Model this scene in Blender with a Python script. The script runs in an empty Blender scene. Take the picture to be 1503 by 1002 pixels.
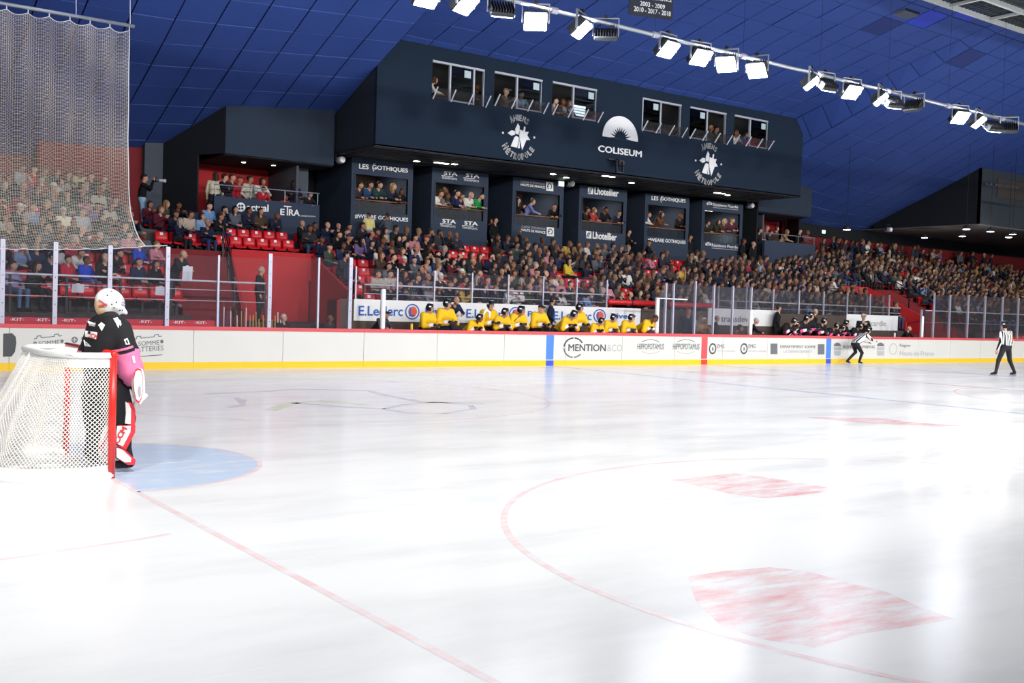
import bpy, math, random
import numpy as np
from mathutils import Vector, Matrix, Quaternion

random.seed(11)
RNG = np.random.default_rng(11)
S = bpy.context.scene
COL = S.collection

# ------------------------------------------------------------------ camera
CAM_F = 1551.8
CAM_P = np.array([-2.945, -11.723, 1.814])
YAW, PITCH, ROLL = .6267, -.0316, .0311


def cam_axes():
    fw = np.array([math.sin(YAW) * math.cos(PITCH), math.cos(YAW) * math.cos(PITCH), math.sin(PITCH)])
    r = np.array([math.cos(YAW), -math.sin(YAW), 0.])
    u = np.cross(r, fw)
    c, s = math.cos(ROLL), math.sin(ROLL)
    return c * r + s * u, -s * r + c * u, fw


AX = cam_axes()
cd = bpy.data.cameras.new('camera')
cam = bpy.data.objects.new('camera', cd)
COL.objects.link(cam)
m = Matrix.Identity(4)
for i in range(3):
    m[i][0], m[i][1], m[i][2], m[i][3] = AX[0][i], AX[1][i], -AX[2][i], CAM_P[i]
cam.matrix_world = m
cd.sensor_fit = 'HORIZONTAL'
cd.sensor_width = 36.
cd.lens = CAM_F * 36. / 1503.
cd.clip_end = 400
cd.clip_start = .1
S.camera = cam


def ray(u, v):
    return AX[2] + AX[0] * (u - 751.5) / CAM_F - AX[1] * (v - 501.) / CAM_F


def at(u, v, y):
    """survey point: where the sight line through photo pixel (u, v) meets the upright plane at distance y"""
    d = ray(u, v)
    return Vector(CAM_P + d * (y - CAM_P[1]) / d[1])


def atx(u, v, x):
    d = ray(u, v)
    return Vector(CAM_P + d * (x - CAM_P[0]) / d[0])


def atz(u, v, z=0.):
    d = ray(u, v)
    return Vector(CAM_P + d * (z - CAM_P[2]) / d[2])


# ------------------------------------------------------------------ world, exposure
w = bpy.data.worlds.new('world')
S.world = w
w.use_nodes = True
bg = w.node_tree.nodes['Background']
bg.inputs[0].default_value = (.62, .72, 1., 1)
bg.inputs[1].default_value = .07
S.view_settings.view_transform = 'Standard'
S.view_settings.look = 'None'
S.view_settings.exposure = 0.35
S.view_settings.gamma = 1.0
S.view_settings.use_curve_mapping = False
S.cycles.use_denoising = True
S.cycles.max_bounces = 7
S.cycles.diffuse_bounces = 3
S.cycles.glossy_bounces = 3
S.cycles.transparent_max_bounces = 24
S.cycles.transmission_bounces = 4
S.cycles.sample_clamp_indirect = 4.0
S.cycles.caustics_reflective = False
S.cycles.caustics_refractive = False


def area_light(name, loc, target, power, size, spread=140, color=(1, .985, .96)):
    l = bpy.data.lights.new(name, 'AREA')
    l.shape = 'SQUARE'
    l.size = size
    l.energy = power
    l.color = color
    l.spread = math.radians(spread)
    o = bpy.data.objects.new(name, l)
    COL.objects.link(o)
    o.location = loc
    o.rotation_euler = (Vector(target) - Vector(loc)).to_track_quat('-Z', 'Y').to_euler()
    return o


LAMP_Z, LAMP_Y = 9.3, 9.5
LAMP_W = 560
# the floodlight bank on the near side of the rink (its mirror image hangs in view on the far side)
for k in range(11):
    x = -7 + 6. * k
    area_light('floodlight_beam', (x, -LAMP_Y, LAMP_Z + .2), (x + 1.0, 3. if k % 3 else 8., 0), 560 if k > 2 else 440, .8, 125)

# ------------------------------------------------------------------ small helpers
def lin(c):
    """'#rrggbb' or 0-255 tuple -> linear rgb"""
    if isinstance(c, str):
        c = tuple(int(c[i:i + 2], 16) for i in (1, 3, 5))
    return tuple(((x / 255.) / 12.92 if x / 255. <= .04045 else ((x / 255. + .055) / 1.055) ** 2.4) for x in c)


MATS = {}


def mat(name, col=None, rough=.6, metal=0., var=.0, scale=6., emit=None, strength=0., spec=.5, alpha=None, coat=0.):
    if name in MATS:
        return MATS[name]
    mm = bpy.data.materials.new(name)
    mm.use_nodes = True
    nt = mm.node_tree
    b = nt.nodes['Principled BSDF']
    c = lin(col)
    b.inputs['Base Color'].default_value = (*c, 1)
    b.inputs['Roughness'].default_value = rough
    b.inputs['Metallic'].default_value = metal
    b.inputs['Specular IOR Level'].default_value = spec
    if coat:
        b.inputs['Coat Weight'].default_value = coat
    if emit is not None:
        b.inputs['Emission Color'].default_value = (*lin(emit), 1)
        b.inputs['Emission Strength'].default_value = strength
    if var:
        tc = nt.nodes.new('ShaderNodeTexCoord')
        n = nt.nodes.new('ShaderNodeTexNoise')
        n.inputs['Scale'].default_value = scale
        n.inputs['Detail'].default_value = 4.
        mx = nt.nodes.new('ShaderNodeMix')
        mx.data_type = 'RGBA'
        mx.inputs['A'].default_value = (*[x * (1 - var) for x in c], 1)
        mx.inputs['B'].default_value = (*[min(1, x * (1 + var)) for x in c], 1)
        nt.links.new(tc.outputs['Object'], n.inputs['Vector'])
        nt.links.new(n.outputs['Fac'], mx.inputs['Factor'])
        nt.links.new(mx.outputs['Result'], b.inputs['Base Color'])
    MATS[name] = mm
    return mm


def glass_mat(name, tint=(1, 1, 1), gloss=.06, rough=.02, haze=.0):
    if name in MATS:
        return MATS[name]
    mm = bpy.data.materials.new(name)
    mm.use_nodes = True
    nt = mm.node_tree
    nt.nodes.clear()
    out = nt.nodes.new('ShaderNodeOutputMaterial')
    tr = nt.nodes.new('ShaderNodeBsdfTransparent')
    tr.inputs[0].default_value = (*tint, 1)
    gl = nt.nodes.new('ShaderNodeBsdfGlossy')
    gl.inputs['Roughness'].default_value = rough
    df = nt.nodes.new('ShaderNodeBsdfDiffuse')
    df.inputs[0].default_value = (.8, .8, .85, 1)
    m1 = nt.nodes.new('ShaderNodeMixShader')
    m2 = nt.nodes.new('ShaderNodeMixShader')
    fr = nt.nodes.new('ShaderNodeFresnel')
    fr.inputs[0].default_value = 1.45
    ml = nt.nodes.new('ShaderNodeMath')
    ml.operation = 'MULTIPLY'
    ml.inputs[1].default_value = gloss * 10
    nt.links.new(fr.outputs[0], ml.inputs[0])
    nt.links.new(ml.outputs[0], m1.inputs[0])
    nt.links.new(tr.outputs[0], m1.inputs[1])
    nt.links.new(gl.outputs[0], m1.inputs[2])
    m2.inputs[0].default_value = haze
    nt.links.new(m1.outputs[0], m2.inputs[1])
    nt.links.new(df.outputs[0], m2.inputs[2])
    nt.links.new(m2.outputs[0], out.inputs[0])
    MATS[name] = mm
    return mm


def object_color_mat(name, rough=.85, var=.12, scale=9.):
    """cloth dyed with the colour set on the object"""
    mm = bpy.data.materials.new(name)
    mm.use_nodes = True
    nt = mm.node_tree
    b = nt.nodes['Principled BSDF']
    b.inputs['Roughness'].default_value = rough
    b.inputs['Specular IOR Level'].default_value = .25
    oi = nt.nodes.new('ShaderNodeObjectInfo')
    tc = nt.nodes.new('ShaderNodeTexCoord')
    n = nt.nodes.new('ShaderNodeTexNoise')
    n.inputs['Scale'].default_value = scale
    hsv = nt.nodes.new('ShaderNodeHueSaturation')
    mr = nt.nodes.new('ShaderNodeMapRange')
    mr.inputs['To Min'].default_value = 1 - var
    mr.inputs['To Max'].default_value = 1 + var
    nt.links.new(tc.outputs['Object'], n.inputs['Vector'])
    nt.links.new(n.outputs['Fac'], mr.inputs['Value'])
    nt.links.new(mr.outputs['Result'], hsv.inputs['Value'])
    nt.links.new(oi.outputs['Color'], hsv.inputs['Color'])
    nt.links.new(hsv.outputs['Color'], b.inputs['Base Color'])
    MATS[name] = mm
    return mm


def random_ramp_mat(name, cols, rough=.85):
    mm = bpy.data.materials.new(name)
    mm.use_nodes = True
    nt = mm.node_tree
    b = nt.nodes['Principled BSDF']
    b.inputs['Roughness'].default_value = rough
    b.inputs['Specular IOR Level'].default_value = .25
    oi = nt.nodes.new('ShaderNodeObjectInfo')
    r = nt.nodes.new('ShaderNodeValToRGB')
    r.color_ramp.interpolation = 'CONSTANT'
    e = r.color_ramp.elements
    e[0].color = (*lin(cols[0]), 1)
    e[0].position = 0
    e[1].color = (*lin(cols[1]), 1)
    e[1].position = 1. / len(cols)
    for k, c in enumerate(cols[2:]):
        q = e.new((k + 2) / len(cols))
        q.color = (*lin(c), 1)
    nt.links.new(oi.outputs['Random'], r.inputs['Fac'])
    nt.links.new(r.outputs['Color'], b.inputs['Base Color'])
    MATS[name] = mm
    return mm


class MB:
    def __init__(self):
        self.v, self.f, self.m = [], [], []

    def add(self, vs, fs, m=0):
        n = len(self.v)
        self.v += [tuple(p) for p in vs]
        self.f += [tuple(i + n for i in f) for f in fs]
        self.m += [m] * len(fs)
        return self

    def hexa(self, p, m=0):
        return self.add(p, [(0, 3, 2, 1), (4, 5, 6, 7), (0, 1, 5, 4), (1, 2, 6, 5), (2, 3, 7, 6), (3, 0, 4, 7)], m)

    def box(self, x0, x1, y0, y1, z0, z1, m=0):
        return self.hexa([(x0, y0, z0), (x1, y0, z0), (x1, y1, z0), (x0, y1, z0), (x0, y0, z1), (x1, y0, z1), (x1, y1, z1), (x0, y1, z1)], m)

    def bevbox(self, x0, x1, y0, y1, z0, z1, b, m=0):
        """box with chamfered edges"""
        xs, ys, zs = (x0, x1), (y0, y1), (z0, z1)
        cx, cy, cz = (x0 + x1) / 2, (y0 + y1) / 2, (z0 + z1) / 2
        pts = []
        for i in (0, 1):
            for j in (0, 1):
                for k in (0, 1):
                    x, y, z = xs[i], ys[j], zs[k]
                    sx, sy, sz = (1, -1)[i] * b, (1, -1)[j] * b, (1, -1)[k] * b
                    pts += [(x, y + sy, z + sz), (x + sx, y, z + sz), (x + sx, y + sy, z)]
        I = lambda i, j, k, a: ((i * 2 + j) * 2 + k) * 3 + a
        fs = []
        for i in (0, 1):
            fs.append([I(i, 0, 0, 0), I(i, 1, 0, 0), I(i, 1, 1, 0), I(i, 0, 1, 0)][::(-1 if i == 0 else 1)])
            fs.append([I(0, i, 0, 1), I(1, i, 0, 1), I(1, i, 1, 1), I(0, i, 1, 1)][::(1 if i == 0 else -1)])
            fs.append([I(0, 0, i, 2), I(0, 1, i, 2), I(1, 1, i, 2), I(1, 0, i, 2)][::(1 if i == 0 else -1)])
        for a in (0, 1):
            for c in (0, 1):
                fs.append([I(0, a, c, 1), I(1, a, c, 1), I(1, a, c, 2), I(0, a, c, 2)])
                fs.append([I(a, 0, c, 0), I(a, 1, c, 0), I(a, 1, c, 2), I(a, 0, c, 2)])
                fs.append([I(a, c, 0, 0), I(a, c, 1, 0), I(a, c, 1, 1), I(a, c, 0, 1)])
        for i in (0, 1):
            for j in (0, 1):
                for k in (0, 1):
                    fs.append([I(i, j, k, 0), I(i, j, k, 1), I(i, j, k, 2)])
        return self.add(pts, fs, m)

    def quad(self, a, b, c, d, m=0):
        return self.add([a, b, c, d], [(0, 1, 2, 3)], m)

    def tube(self, pts, r, n=8, m=0, cap=True):
        pts = [Vector(p) for p in pts]
        rs = r if isinstance(r, (list, tuple)) else [r] * len(pts)
        vs, fs = [], []
        t0 = (pts[1] - pts[0]).normalized()
        up = Vector((0, 0, 1)) if abs(t0.z) < .9 else Vector((1, 0, 0))
        a = t0.cross(up).normalized()
        for i, p in enumerate(pts):
            t = (pts[min(i + 1, len(pts) - 1)] - pts[max(i - 1, 0)]).normalized()
            a = (a - t * a.dot(t)).normalized()
            b = t.cross(a)
            for k in range(n):
                th = 2 * math.pi * k / n
                vs.append(p + (a * math.cos(th) + b * math.sin(th)) * rs[i])
        for i in range(len(pts) - 1):
            for k in range(n):
                k2 = (k + 1) % n
                fs.append((i * n + k, i * n + k2, (i + 1) * n + k2, (i + 1) * n + k))
        if cap:
            fs.append(tuple(range(n))[::-1])
            fs.append(tuple((len(pts) - 1) * n + k for k in range(n)))
        return self.add(vs, fs, m)

    def plate(self, poly, y0, y1, m=0):
        """outline in (x, z), front face at y0 (towards the rink), thickness to y1"""
        n = len(poly)
        ar = sum(poly[i][0] * poly[(i + 1) % n][1] - poly[(i + 1) % n][0] * poly[i][1] for i in range(n))
        if ar < 0:
            poly = poly[::-1]
        vs = [(x, y0, z) for x, z in poly] + [(x, y1, z) for x, z in poly]
        fs = [tuple(range(n)), tuple(range(n, 2 * n))[::-1]] + [(i, n + i, n + (i + 1) % n, (i + 1) % n) for i in range(n)]
        return self.add(vs, fs, m)

    def slab(self, poly, z0, z1, m=0):
        n = len(poly)
        ar = sum(poly[i][0] * poly[(i + 1) % n][1] - poly[(i + 1) % n][0] * poly[i][1] for i in range(n))
        if ar < 0:
            poly = poly[::-1]
        vs = [(x, y, z1) for x, y in poly] + [(x, y, z0) for x, y in poly]
        fs = [tuple(range(n)), tuple(range(n, 2 * n))[::-1]] + [(i, n + i, n + (i + 1) % n, (i + 1) % n) for i in range(n)]
        return self.add(vs, fs, m)

    def lathe(self, prof, c=(0, 0, 0), n=16, m=0, axis='z'):
        vs, fs = [], []
        for r, z in prof:
            for k in range(n):
                th = 2 * math.pi * k / n
                x, y = r * math.cos(th), r * math.sin(th)
                p = (x, y, z) if axis == 'z' else ((x, z, y) if axis == 'y' else (z, x, y))
                vs.append((p[0] + c[0], p[1] + c[1], p[2] + c[2]))
        for i in range(len(prof) - 1):
            for k in range(n):
                k2 = (k + 1) % n
                fs.append((i * n + k, i * n + k2, (i + 1) * n + k2, (i + 1) * n + k))
        fs.append(tuple(range(n))[::-1])
        fs.append(tuple((len(prof) - 1) * n + k for k in range(n)))
        return self.add(vs, fs, m)

    def xform(self, M):
        self.v = [tuple(M @ Vector(p)) for p in self.v]
        return self


WLOC = {}


def obj(name, mb, mats, parent=None, smooth=False, local=False, kind=None):
    me = bpy.data.meshes.new(name)
    off = WLOC.get(parent.name, Vector()) if parent is not None and not local else Vector()
    vs = [(x - off[0], y - off[1], z - off[2]) for x, y, z in mb.v] if off.length else mb.v
    me.from_pydata(vs, [], mb.f)
    mats = mats if isinstance(mats, (list, tuple)) else [mats]
    for q in mats:
        me.materials.append(q)
    if any(mb.m):
        me.polygons.foreach_set('material_index', mb.m)
    if smooth:
        me.polygons.foreach_set('use_smooth', [True] * len(me.polygons))
    me.update()
    o = bpy.data.objects.new(name, me)
    COL.objects.link(o)
    if parent is not None:
        o.parent = parent
        WLOC[o.name] = WLOC.get(parent.name, Vector())
    if kind:
        o['kind'] = kind
    return o


def tag(o, label=None, cat=None, group=None, kind=None):
    if label:
        o['label'] = label
    if cat:
        o['category'] = cat
    if group:
        o['group'] = group
    if kind:
        o['kind'] = kind
    return o


def thing(name, label, cat, loc=(0, 0, 0), group=None, kind=None):
    o = bpy.data.objects.new(name, None)
    o.empty_display_size = .2
    COL.objects.link(o)
    o.location = loc
    WLOC[o.name] = Vector(loc)
    return tag(o, label, cat, group, kind)


def copy_tree(o, parent=None):
    c = o.copy()
    COL.objects.link(c)
    if parent is not None:
        c.parent = parent
    for ch in [q for q in o.children]:
        copy_tree(ch, c)
    return c


def text_mb(s, bold=.0, extrude=.0, spacing=1.0, shear=0.):
    """letter outlines as a flat mesh in the xy plane, lower-left at the origin, scaled to unit height"""
    cu = bpy.data.curves.new('t', 'FONT')
    cu.body = s
    cu.resolution_u = 3
    cu.space_character = spacing
    cu.shear = shear
    o = bpy.data.objects.new('t', cu)
    COL.objects.link(o)
    bpy.context.view_layer.update()
    me = bpy.data.meshes.new_from_object(o.evaluated_get(bpy.context.evaluated_depsgraph_get()))
    b = MB()
    b.v = [tuple(v.co) for v in me.vertices]
    b.f = [tuple(p.vertices) for p in me.polygons]
    b.m = [0] * len(b.f)
    if bold > .001:                      # thicken the strokes with shifted copies, a hair apart in depth
        v0, f0, n0 = list(b.v), list(b.f), len(b.v)
        for k, (sx, sy) in enumerate(((1, 0), (-1, 0), (0, 1), (0, -1))):
            b.v += [(x + sx * bold, y + sy * bold * .8, (k + 1) * .01) for x, y, z in v0]
            b.f += [tuple(i + n0 * (k + 1) for i in f) for f in f0]
        b.m = [0] * len(b.f)
    bpy.data.objects.remove(o)
    bpy.data.curves.remove(cu)
    bpy.data.meshes.remove(me)
    xs = [v[0] for v in b.v]
    ys = [v[1] for v in b.v]
    x0, y0, w_, h_ = min(xs), min(ys), max(xs) - min(xs), max(ys) - min(ys)
    b.v = [((x - x0) / w_, (y - y0) / h_, z) for x, y, z in b.v]
    return b


TEXTS = {}


def letters(s, p0, p1, height, parent, material, name='lettering', bold=.02, thick=.02, up=(0, 0, 1), label=None):
    """flat letters whose baseline runs from p0 to p1, standing HEIGHT tall"""
    key = (s, bold)
    if key not in TEXTS:
        TEXTS[key] = text_mb(s, bold)
    t = TEXTS[key]
    p0, p1 = Vector(p0), Vector(p1)
    ex, ez = p1 - p0, Vector(up).normalized() * height
    nrm = ex.cross(ez).normalized() * thick
    b = MB()
    b.add([p0 + ex * x + ez * y + nrm * (1 + z) for x, y, z in t.v], t.f)
    o = obj(name, b, material, parent)
    if label:
        o['label'] = label
    return o
# ------------------------------------------------------------------ materials
BY = 15.05                                     # face of the far boards
M_ICEP = {}
M = dict(
    board=mat('board_white', '#dddcd6', .35, var=.04, scale=1.2),
    kick=mat('kick_yellow', '#f6c927', .4, var=.05, scale=3),
    cap=mat('cap_red', '#d8565c', .35, var=.04),
    redmark=mat('mark_red', '#d9545a', .4, var=.06, scale=5), bluemark=mat('mark_blue', '#4f86d8', .4, var=.06, scale=5),
    redmark2=mat('mark_red_low', '#d8402f', .4), bluemark2=mat('mark_blue_low', '#3a58d0', .4),
    print=mat('print_grey', '#6d7076', .5), print_l=mat('print_light', '#b4b6b8', .5), print_d=mat('print_dark', '#45484d', .5),
    alu=mat('aluminium', '#c2c2d4', .35, .4, var=.08), white=mat('white_paint', '#f1f1f0', .4, var=.03),
    whitemetal=mat('white_metal', '#e4e4ea', .35, .1), black=mat('black_metal', '#15171c', .5, var=.1),
    conc=mat('step_concrete', '#4a3f40', .9, var=.18, scale=2.), red=mat('red_wall', '#c01f24', .75, var=.08, scale=1.5),
    reddark=mat('red_wall_dark', '#7d1a20', .8, var=.1, scale=1.5), seat=mat('seat_red', '#d21820', .35, var=.08, scale=4, coat=.15),
    tagw=mat('tag_white', '#f0efef', .5, var=.05, scale=30), facade=mat('facade_slate', '#1d2a3a', .85, var=.06, scale=.6, spec=.15),
    facade_b=mat('facade_side', '#242c36', .85, var=.06, scale=.6), tower=mat('tower_slate', '#384356', .8, var=.06, scale=.8, spec=.2),
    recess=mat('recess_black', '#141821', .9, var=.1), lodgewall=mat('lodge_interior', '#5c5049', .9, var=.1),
    sign=mat('sign_white', '#f4f4f4', .5), blueceil=mat('ceiling_blue', '#304d98', .7, var=.10, scale=.7),
    gridbar=mat('ceiling_bar', '#1e2438', .35, .6), pipe=mat('pipe_grey', '#9aa0a8', .4, .4, var=.08),
    banner=mat('banner_white', '#e9e9ea', .6, var=.03), blueink=mat('ink_blue', '#2a62b6', .6), orange=mat('ink_orange', '#e2573a', .6),
    stripred=mat('strip_red', '#c81230', .5, var=.06), pad=mat('foam_pad_red', '#c91a22', .4, coat=.2), wood=mat('bench_wood', '#6e4c34', .6, var=.2, scale=5),
    rubber=mat('rubber_mat', '#26262a', .9, var=.1), glass_frame=mat('window_frame', '#b9bec6', .4, .2),
    soffit=mat('soffit_tile', '#20242a', .6, var=.15, scale=1.), soffit_bar=mat('soffit_bar', '#474b50', .4, .5),
    downlight=mat('downlight_glow', '#ffffff', emit='#fff2df', strength=14), lampface=mat('lamp_glow', '#ffffff', emit='#f4f6ff', strength=55),
    lamphouse=mat('lamp_housing', '#3a3d42', .5, .5, var=.1), paper=mat('paper', '#d7d9e2', .7, var=.03), exit=mat('exit_glow', '#e8fff0', emit='#d8ffe8', strength=1.6),
    net=mat('net_cord', '#e9e4d6', .8), greywall=mat('grey_wall', '#4e5561', .85, var=.05), rooflight=mat('truss_grey', '#c3c8c8', .45, .3, var=.1), grate=mat('grate_dark', '#4c5250', .6, .3, var=.2, scale=3),
    fascia2=mat('fascia_grey', '#303b4a', .85, var=.05, scale=.6, spec=.2), floorc=mat('corridor_floor', '#55504d', .9, var=.15, scale=2),
)
GL = glass_mat('rink_glass', (.96, .955, .975), .06, .03, .016)
GLW = glass_mat('window_glass', (.7, .78, .84), .10, .02, .0)
GLD = glass_mat('lodge_glass', (.35, .42, .50), .02, .25, .02)

# ------------------------------------------------------------------ ice
def ice_mat():
    mm = bpy.data.materials.new('ice')
    mm.use_nodes = True
    nt = mm.node_tree
    b = nt.nodes['Principled BSDF']
    tc = nt.nodes.new('ShaderNodeTexCoord')
    mp = nt.nodes.new('ShaderNodeMapping')
    mp.inputs['Rotation'].default_value = (0, 0, math.radians(35))
    mp.inputs['Scale'].default_value = (.22, .75, 1)
    n1 = nt.nodes.new('ShaderNodeTexNoise')
    n1.inputs['Scale'].default_value = 1.1
    n1.inputs['Detail'].default_value = 7
    n1.inputs['Roughness'].default_value = .62
    r1 = nt.nodes.new('ShaderNodeValToRGB')
    r1.color_ramp.elements[0].position = .30
    r1.color_ramp.elements[0].color = (.79, .81, .83, 1)
    r1.color_ramp.elements[1].position = .52
    r1.color_ramp.elements[1].color = (.90, .92, .93, 1)
    # fine skate scratches in three directions
    acc = None
    for k, (rot, sc) in enumerate(((20, 60), (-35, 48), (75, 55))):
        m2 = nt.nodes.new('ShaderNodeMapping')
        m2.inputs['Rotation'].default_value = (0, 0, math.radians(rot))
        m2.inputs['Scale'].default_value = (.35, 9, 1)
        n2 = nt.nodes.new('ShaderNodeTexNoise')
        n2.inputs['Scale'].default_value = 1.3
        n2.inputs['Detail'].default_value = 3
        n2.inputs['Distortion'].default_value = .35
        r2 = nt.nodes.new('ShaderNodeValToRGB')
        r2.color_ramp.elements[0].position = .68
        r2.color_ramp.elements[0].color = (0, 0, 0, 1)
        r2.color_ramp.elements[1].position = .78
        r2.color_ramp.elements[1].color = (.5, .5, .5, 1)
        nt.links.new(tc.outputs['Object'], m2.inputs['Vector'])
        nt.links.new(m2.outputs[0], n2.inputs['Vector'])
        nt.links.new(n2.outputs['Fac'], r2.inputs['Fac'])
        if acc is None:
            acc = r2.outputs[0]
        else:
            ad = nt.nodes.new('ShaderNodeMix')
            ad.data_type = 'RGBA'
            ad.blend_type = 'ADD'
            ad.inputs['Factor'].default_value = 1
            nt.links.new(acc, ad.inputs['A'])
            nt.links.new(r2.outputs[0], ad.inputs['B'])
            acc = ad.outputs['Result']
    mx = nt.nodes.new('ShaderNodeMix')
    mx.data_type = 'RGBA'
    mx.inputs['B'].default_value = (.95, .96, .97, 1)
    nt.links.new(tc.outputs['Object'], mp.inputs['Vector'])
    nt.links.new(mp.outputs[0], n1.inputs['Vector'])
    nt.links.new(n1.outputs['Fac'], r1.inputs['Fac'])
    nt.links.new(r1.outputs[0], mx.inputs['A'])
    nt.links.new(acc, mx.inputs['Factor'])
    nt.links.new(mx.outputs['Result'], b.inputs['Base Color'])
    rr = nt.nodes.new('ShaderNodeMapRange')
    rr.inputs['To Min'].default_value = .10
    rr.inputs['To Max'].default_value = .34
    nt.links.new(n1.outputs['Fac'], rr.inputs['Value'])
    nt.links.new(rr.outputs['Result'], b.inputs['Roughness'])
    bp = nt.nodes.new('ShaderNodeBump')
    bp.inputs['Strength'].default_value = .08
    bp.inputs['Distance'].default_value = .01
    nt.links.new(acc, bp.inputs['Height'])
    nt.links.new(bp.outputs[0], b.inputs['Normal'])
    b.inputs['IOR'].default_value = 1.31
    return mm


def paint_mat(name, col, a=.5):
    """faded paint seen through scraped, snowy ice: the colour breaks up into white"""
    mm = bpy.data.materials.new(name)
    mm.use_nodes = True
    nt = mm.node_tree
    b = nt.nodes['Principled BSDF']
    tc = nt.nodes.new('ShaderNodeTexCoord')
    mp = nt.nodes.new('ShaderNodeMapping')
    mp.inputs['Rotation'].default_value = (0, 0, math.radians(30))
    mp.inputs['Scale'].default_value = (.6, 2.2, 1)
    n = nt.nodes.new('ShaderNodeTexNoise')
    n.inputs['Scale'].default_value = 2.4
    n.inputs['Detail'].default_value = 8
    n.inputs['Roughness'].default_value = .7
    r = nt.nodes.new('ShaderNodeValToRGB')
    c = lin(col)
    r.color_ramp.elements[0].position = .30 + max(0, a - .9) * .5
    r.color_ramp.elements[0].color = (*c, 1)
    r.color_ramp.elements[1].position = max(r.color_ramp.elements[0].position + .24, .30 + .55 * (1.3 - a))
    r.color_ramp.elements[1].color = (.88, .90, .92, 1)
    nt.links.new(tc.outputs['Object'], mp.inputs[0])
    nt.links.new(mp.outputs[0], n.inputs['Vector'])
    nt.links.new(n.outputs['Fac'], r.inputs[0])
    nt.links.new(r.outputs[0], b.inputs['Base Color'])
    b.inputs['Roughness'].default_value = .22
    b.inputs['IOR'].default_value = 1.31
    return mm


RAD = 6.0


def rink_outline(off=0., n=14, x0=-4., x1=54., yh=BY):
    pts = []
    r = RAD
    for cx, cy, a0 in ((x1 - r, yh - r, 0), (x0 + r, yh - r, 90), (x0 + r, -yh + r, 180), (x1 - r, -yh + r, 270)):
        for k in range(n + 1):
            a = math.radians(a0 + 90 * k / n)
            pts.append((cx + (r + off) * math.cos(a), cy + (r + off) * math.sin(a)))
    return pts


b = MB()
b.slab(rink_outline(-.0), -.06, 0.)
ice = obj('floor', b, ice_mat(), kind='structure')
ice['label'] = 'scraped white ice sheet of the rink'
b = MB()
b.box(-30, 80, -26, 60, -.3, -.06)
obj('floor_slab', b, M['floorc'], kind='structure')

P_red, P_redp = paint_mat('paint_red', '#f3c9cc', .62), paint_mat('paint_patch_red', '#e9a0a5', .74)
P_blue, P_crease, P_mauve, P_green = paint_mat('paint_blue', '#a9bcdc', .45), paint_mat('paint_crease', '#c6dcf5', 1.3), paint_mat('paint_mauve', '#a9a6c8', .62), paint_mat('paint_green', '#bfe3a8', .6)
P_spot = paint_mat('paint_red_far', '#e3a3a6', .55)


def strip_path(pts, wd, z=.0008):
    b = MB()
    n = len(pts)
    L, R = [], []
    for i, p in enumerate(pts):
        a, c = Vector(pts[max(i - 1, 0)]), Vector(pts[min(i + 1, n - 1)])
        t = (c - a)
        t.z = 0
        t.normalize()
        s = Vector((-t.y, t.x, 0)) * wd / 2
        L.append(Vector((p[0], p[1], z)) + s)
        R.append(Vector((p[0], p[1], z)) - s)
    b.add(L + R, [(i, n + i, n + i + 1, i + 1) for i in range(n - 1)])
    return b


def lerp_path(a, c, n=30):
    return [Vector(a).lerp(Vector(c), k / n) for k in range(n + 1)]


def arc(cx, cy, r, a0, a1, n=60):
    return [Vector((cx + r * math.cos(math.radians(a0 + (a1 - a0) * k / n)), cy + r * math.sin(math.radians(a0 + (a1 - a0) * k / n)), 0)) for k in range(n + 1)]


obj('goal_line', strip_path(lerp_path((0, -14.9, 0), (0, 14.9, 0)), .06, .0010), P_red, ice)
obj('blue_line', strip_path(lerp_path((17.95, -14.9, 0), (17.95, 14.9, 0)), .30), P_blue, ice)
obj('blue_line', strip_path(lerp_path((32.05, -14.9, 0), (32.05, 14.9, 0)), .30), P_blue, ice)
obj('centre_line', strip_path(lerp_path((25, -14.9, 0), (25, 14.9, 0)), .30), P_spot, ice)
b = MB()
b.add([(0.03, 0, .0005)] + [tuple(p + Vector((0, 0, .0005))) for p in arc(0, 0, 1.8, -90, 90, 40)], [(0, k, k + 1) for k in range(1, 41)])
obj('crease_fill', b, P_crease, ice)
obj('crease_edge', strip_path(arc(0, 0, 1.8, -90, 90, 40), .05, .0010), P_red, ice)
for cx, cy in ((6, -7), (6, 7), (44, -7), (44, 7)):
    obj('faceoff_circle', strip_path(arc(cx, cy, 4.5, 0, 360, 90), .06, .0010), P_red, ice)
obj('centre_circle', strip_path(arc(25, 0, 4.5, 0, 360, 90), .06, .0010), P_spot, ice)
# hash line on the near ice, in front of the left frame edge
obj('restraint_line', strip_path([atz(u, v) for u, v in ((0, 821), (60, 812), (130, 802), (205, 791), (250, 783))], .05), P_red, ice)


def patch(px, mt, name, n=5):
    pts = [atz(u, v, .0006) for u, v in px]
    b = MB()
    b.add(pts, [tuple(range(len(pts)))])
    o = obj(name, b, mt, ice)
    return o


patch(((1010, 846), (1060, 838), (1130, 832), (1185, 838), (1250, 856), (1300, 868), (1350, 890), (1400, 908), (1330, 920), (1262, 930), (1195, 950), (1120, 938), (1060, 920), (1020, 880)), P_redp, 'ice_advert_patch')
patch(((985, 704), (1080, 694), (1150, 704), (1235, 718), (1180, 726), (1120, 731), (1070, 724)), P_redp, 'ice_advert_patch')
patch(((343, 583), (362, 586), (360, 596), (328, 599), (352, 593)), P_mauve, 'ice_emblem')
patch(((1180, 612), (1290, 613), (1345, 620), (1420, 625), (1370, 626), (1260, 620)), P_spot, 'ice_advert_patch')
patch(((985, 544), (1080, 545), (1150, 551), (1060, 552)), P_spot, 'ice_advert_patch')
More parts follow.
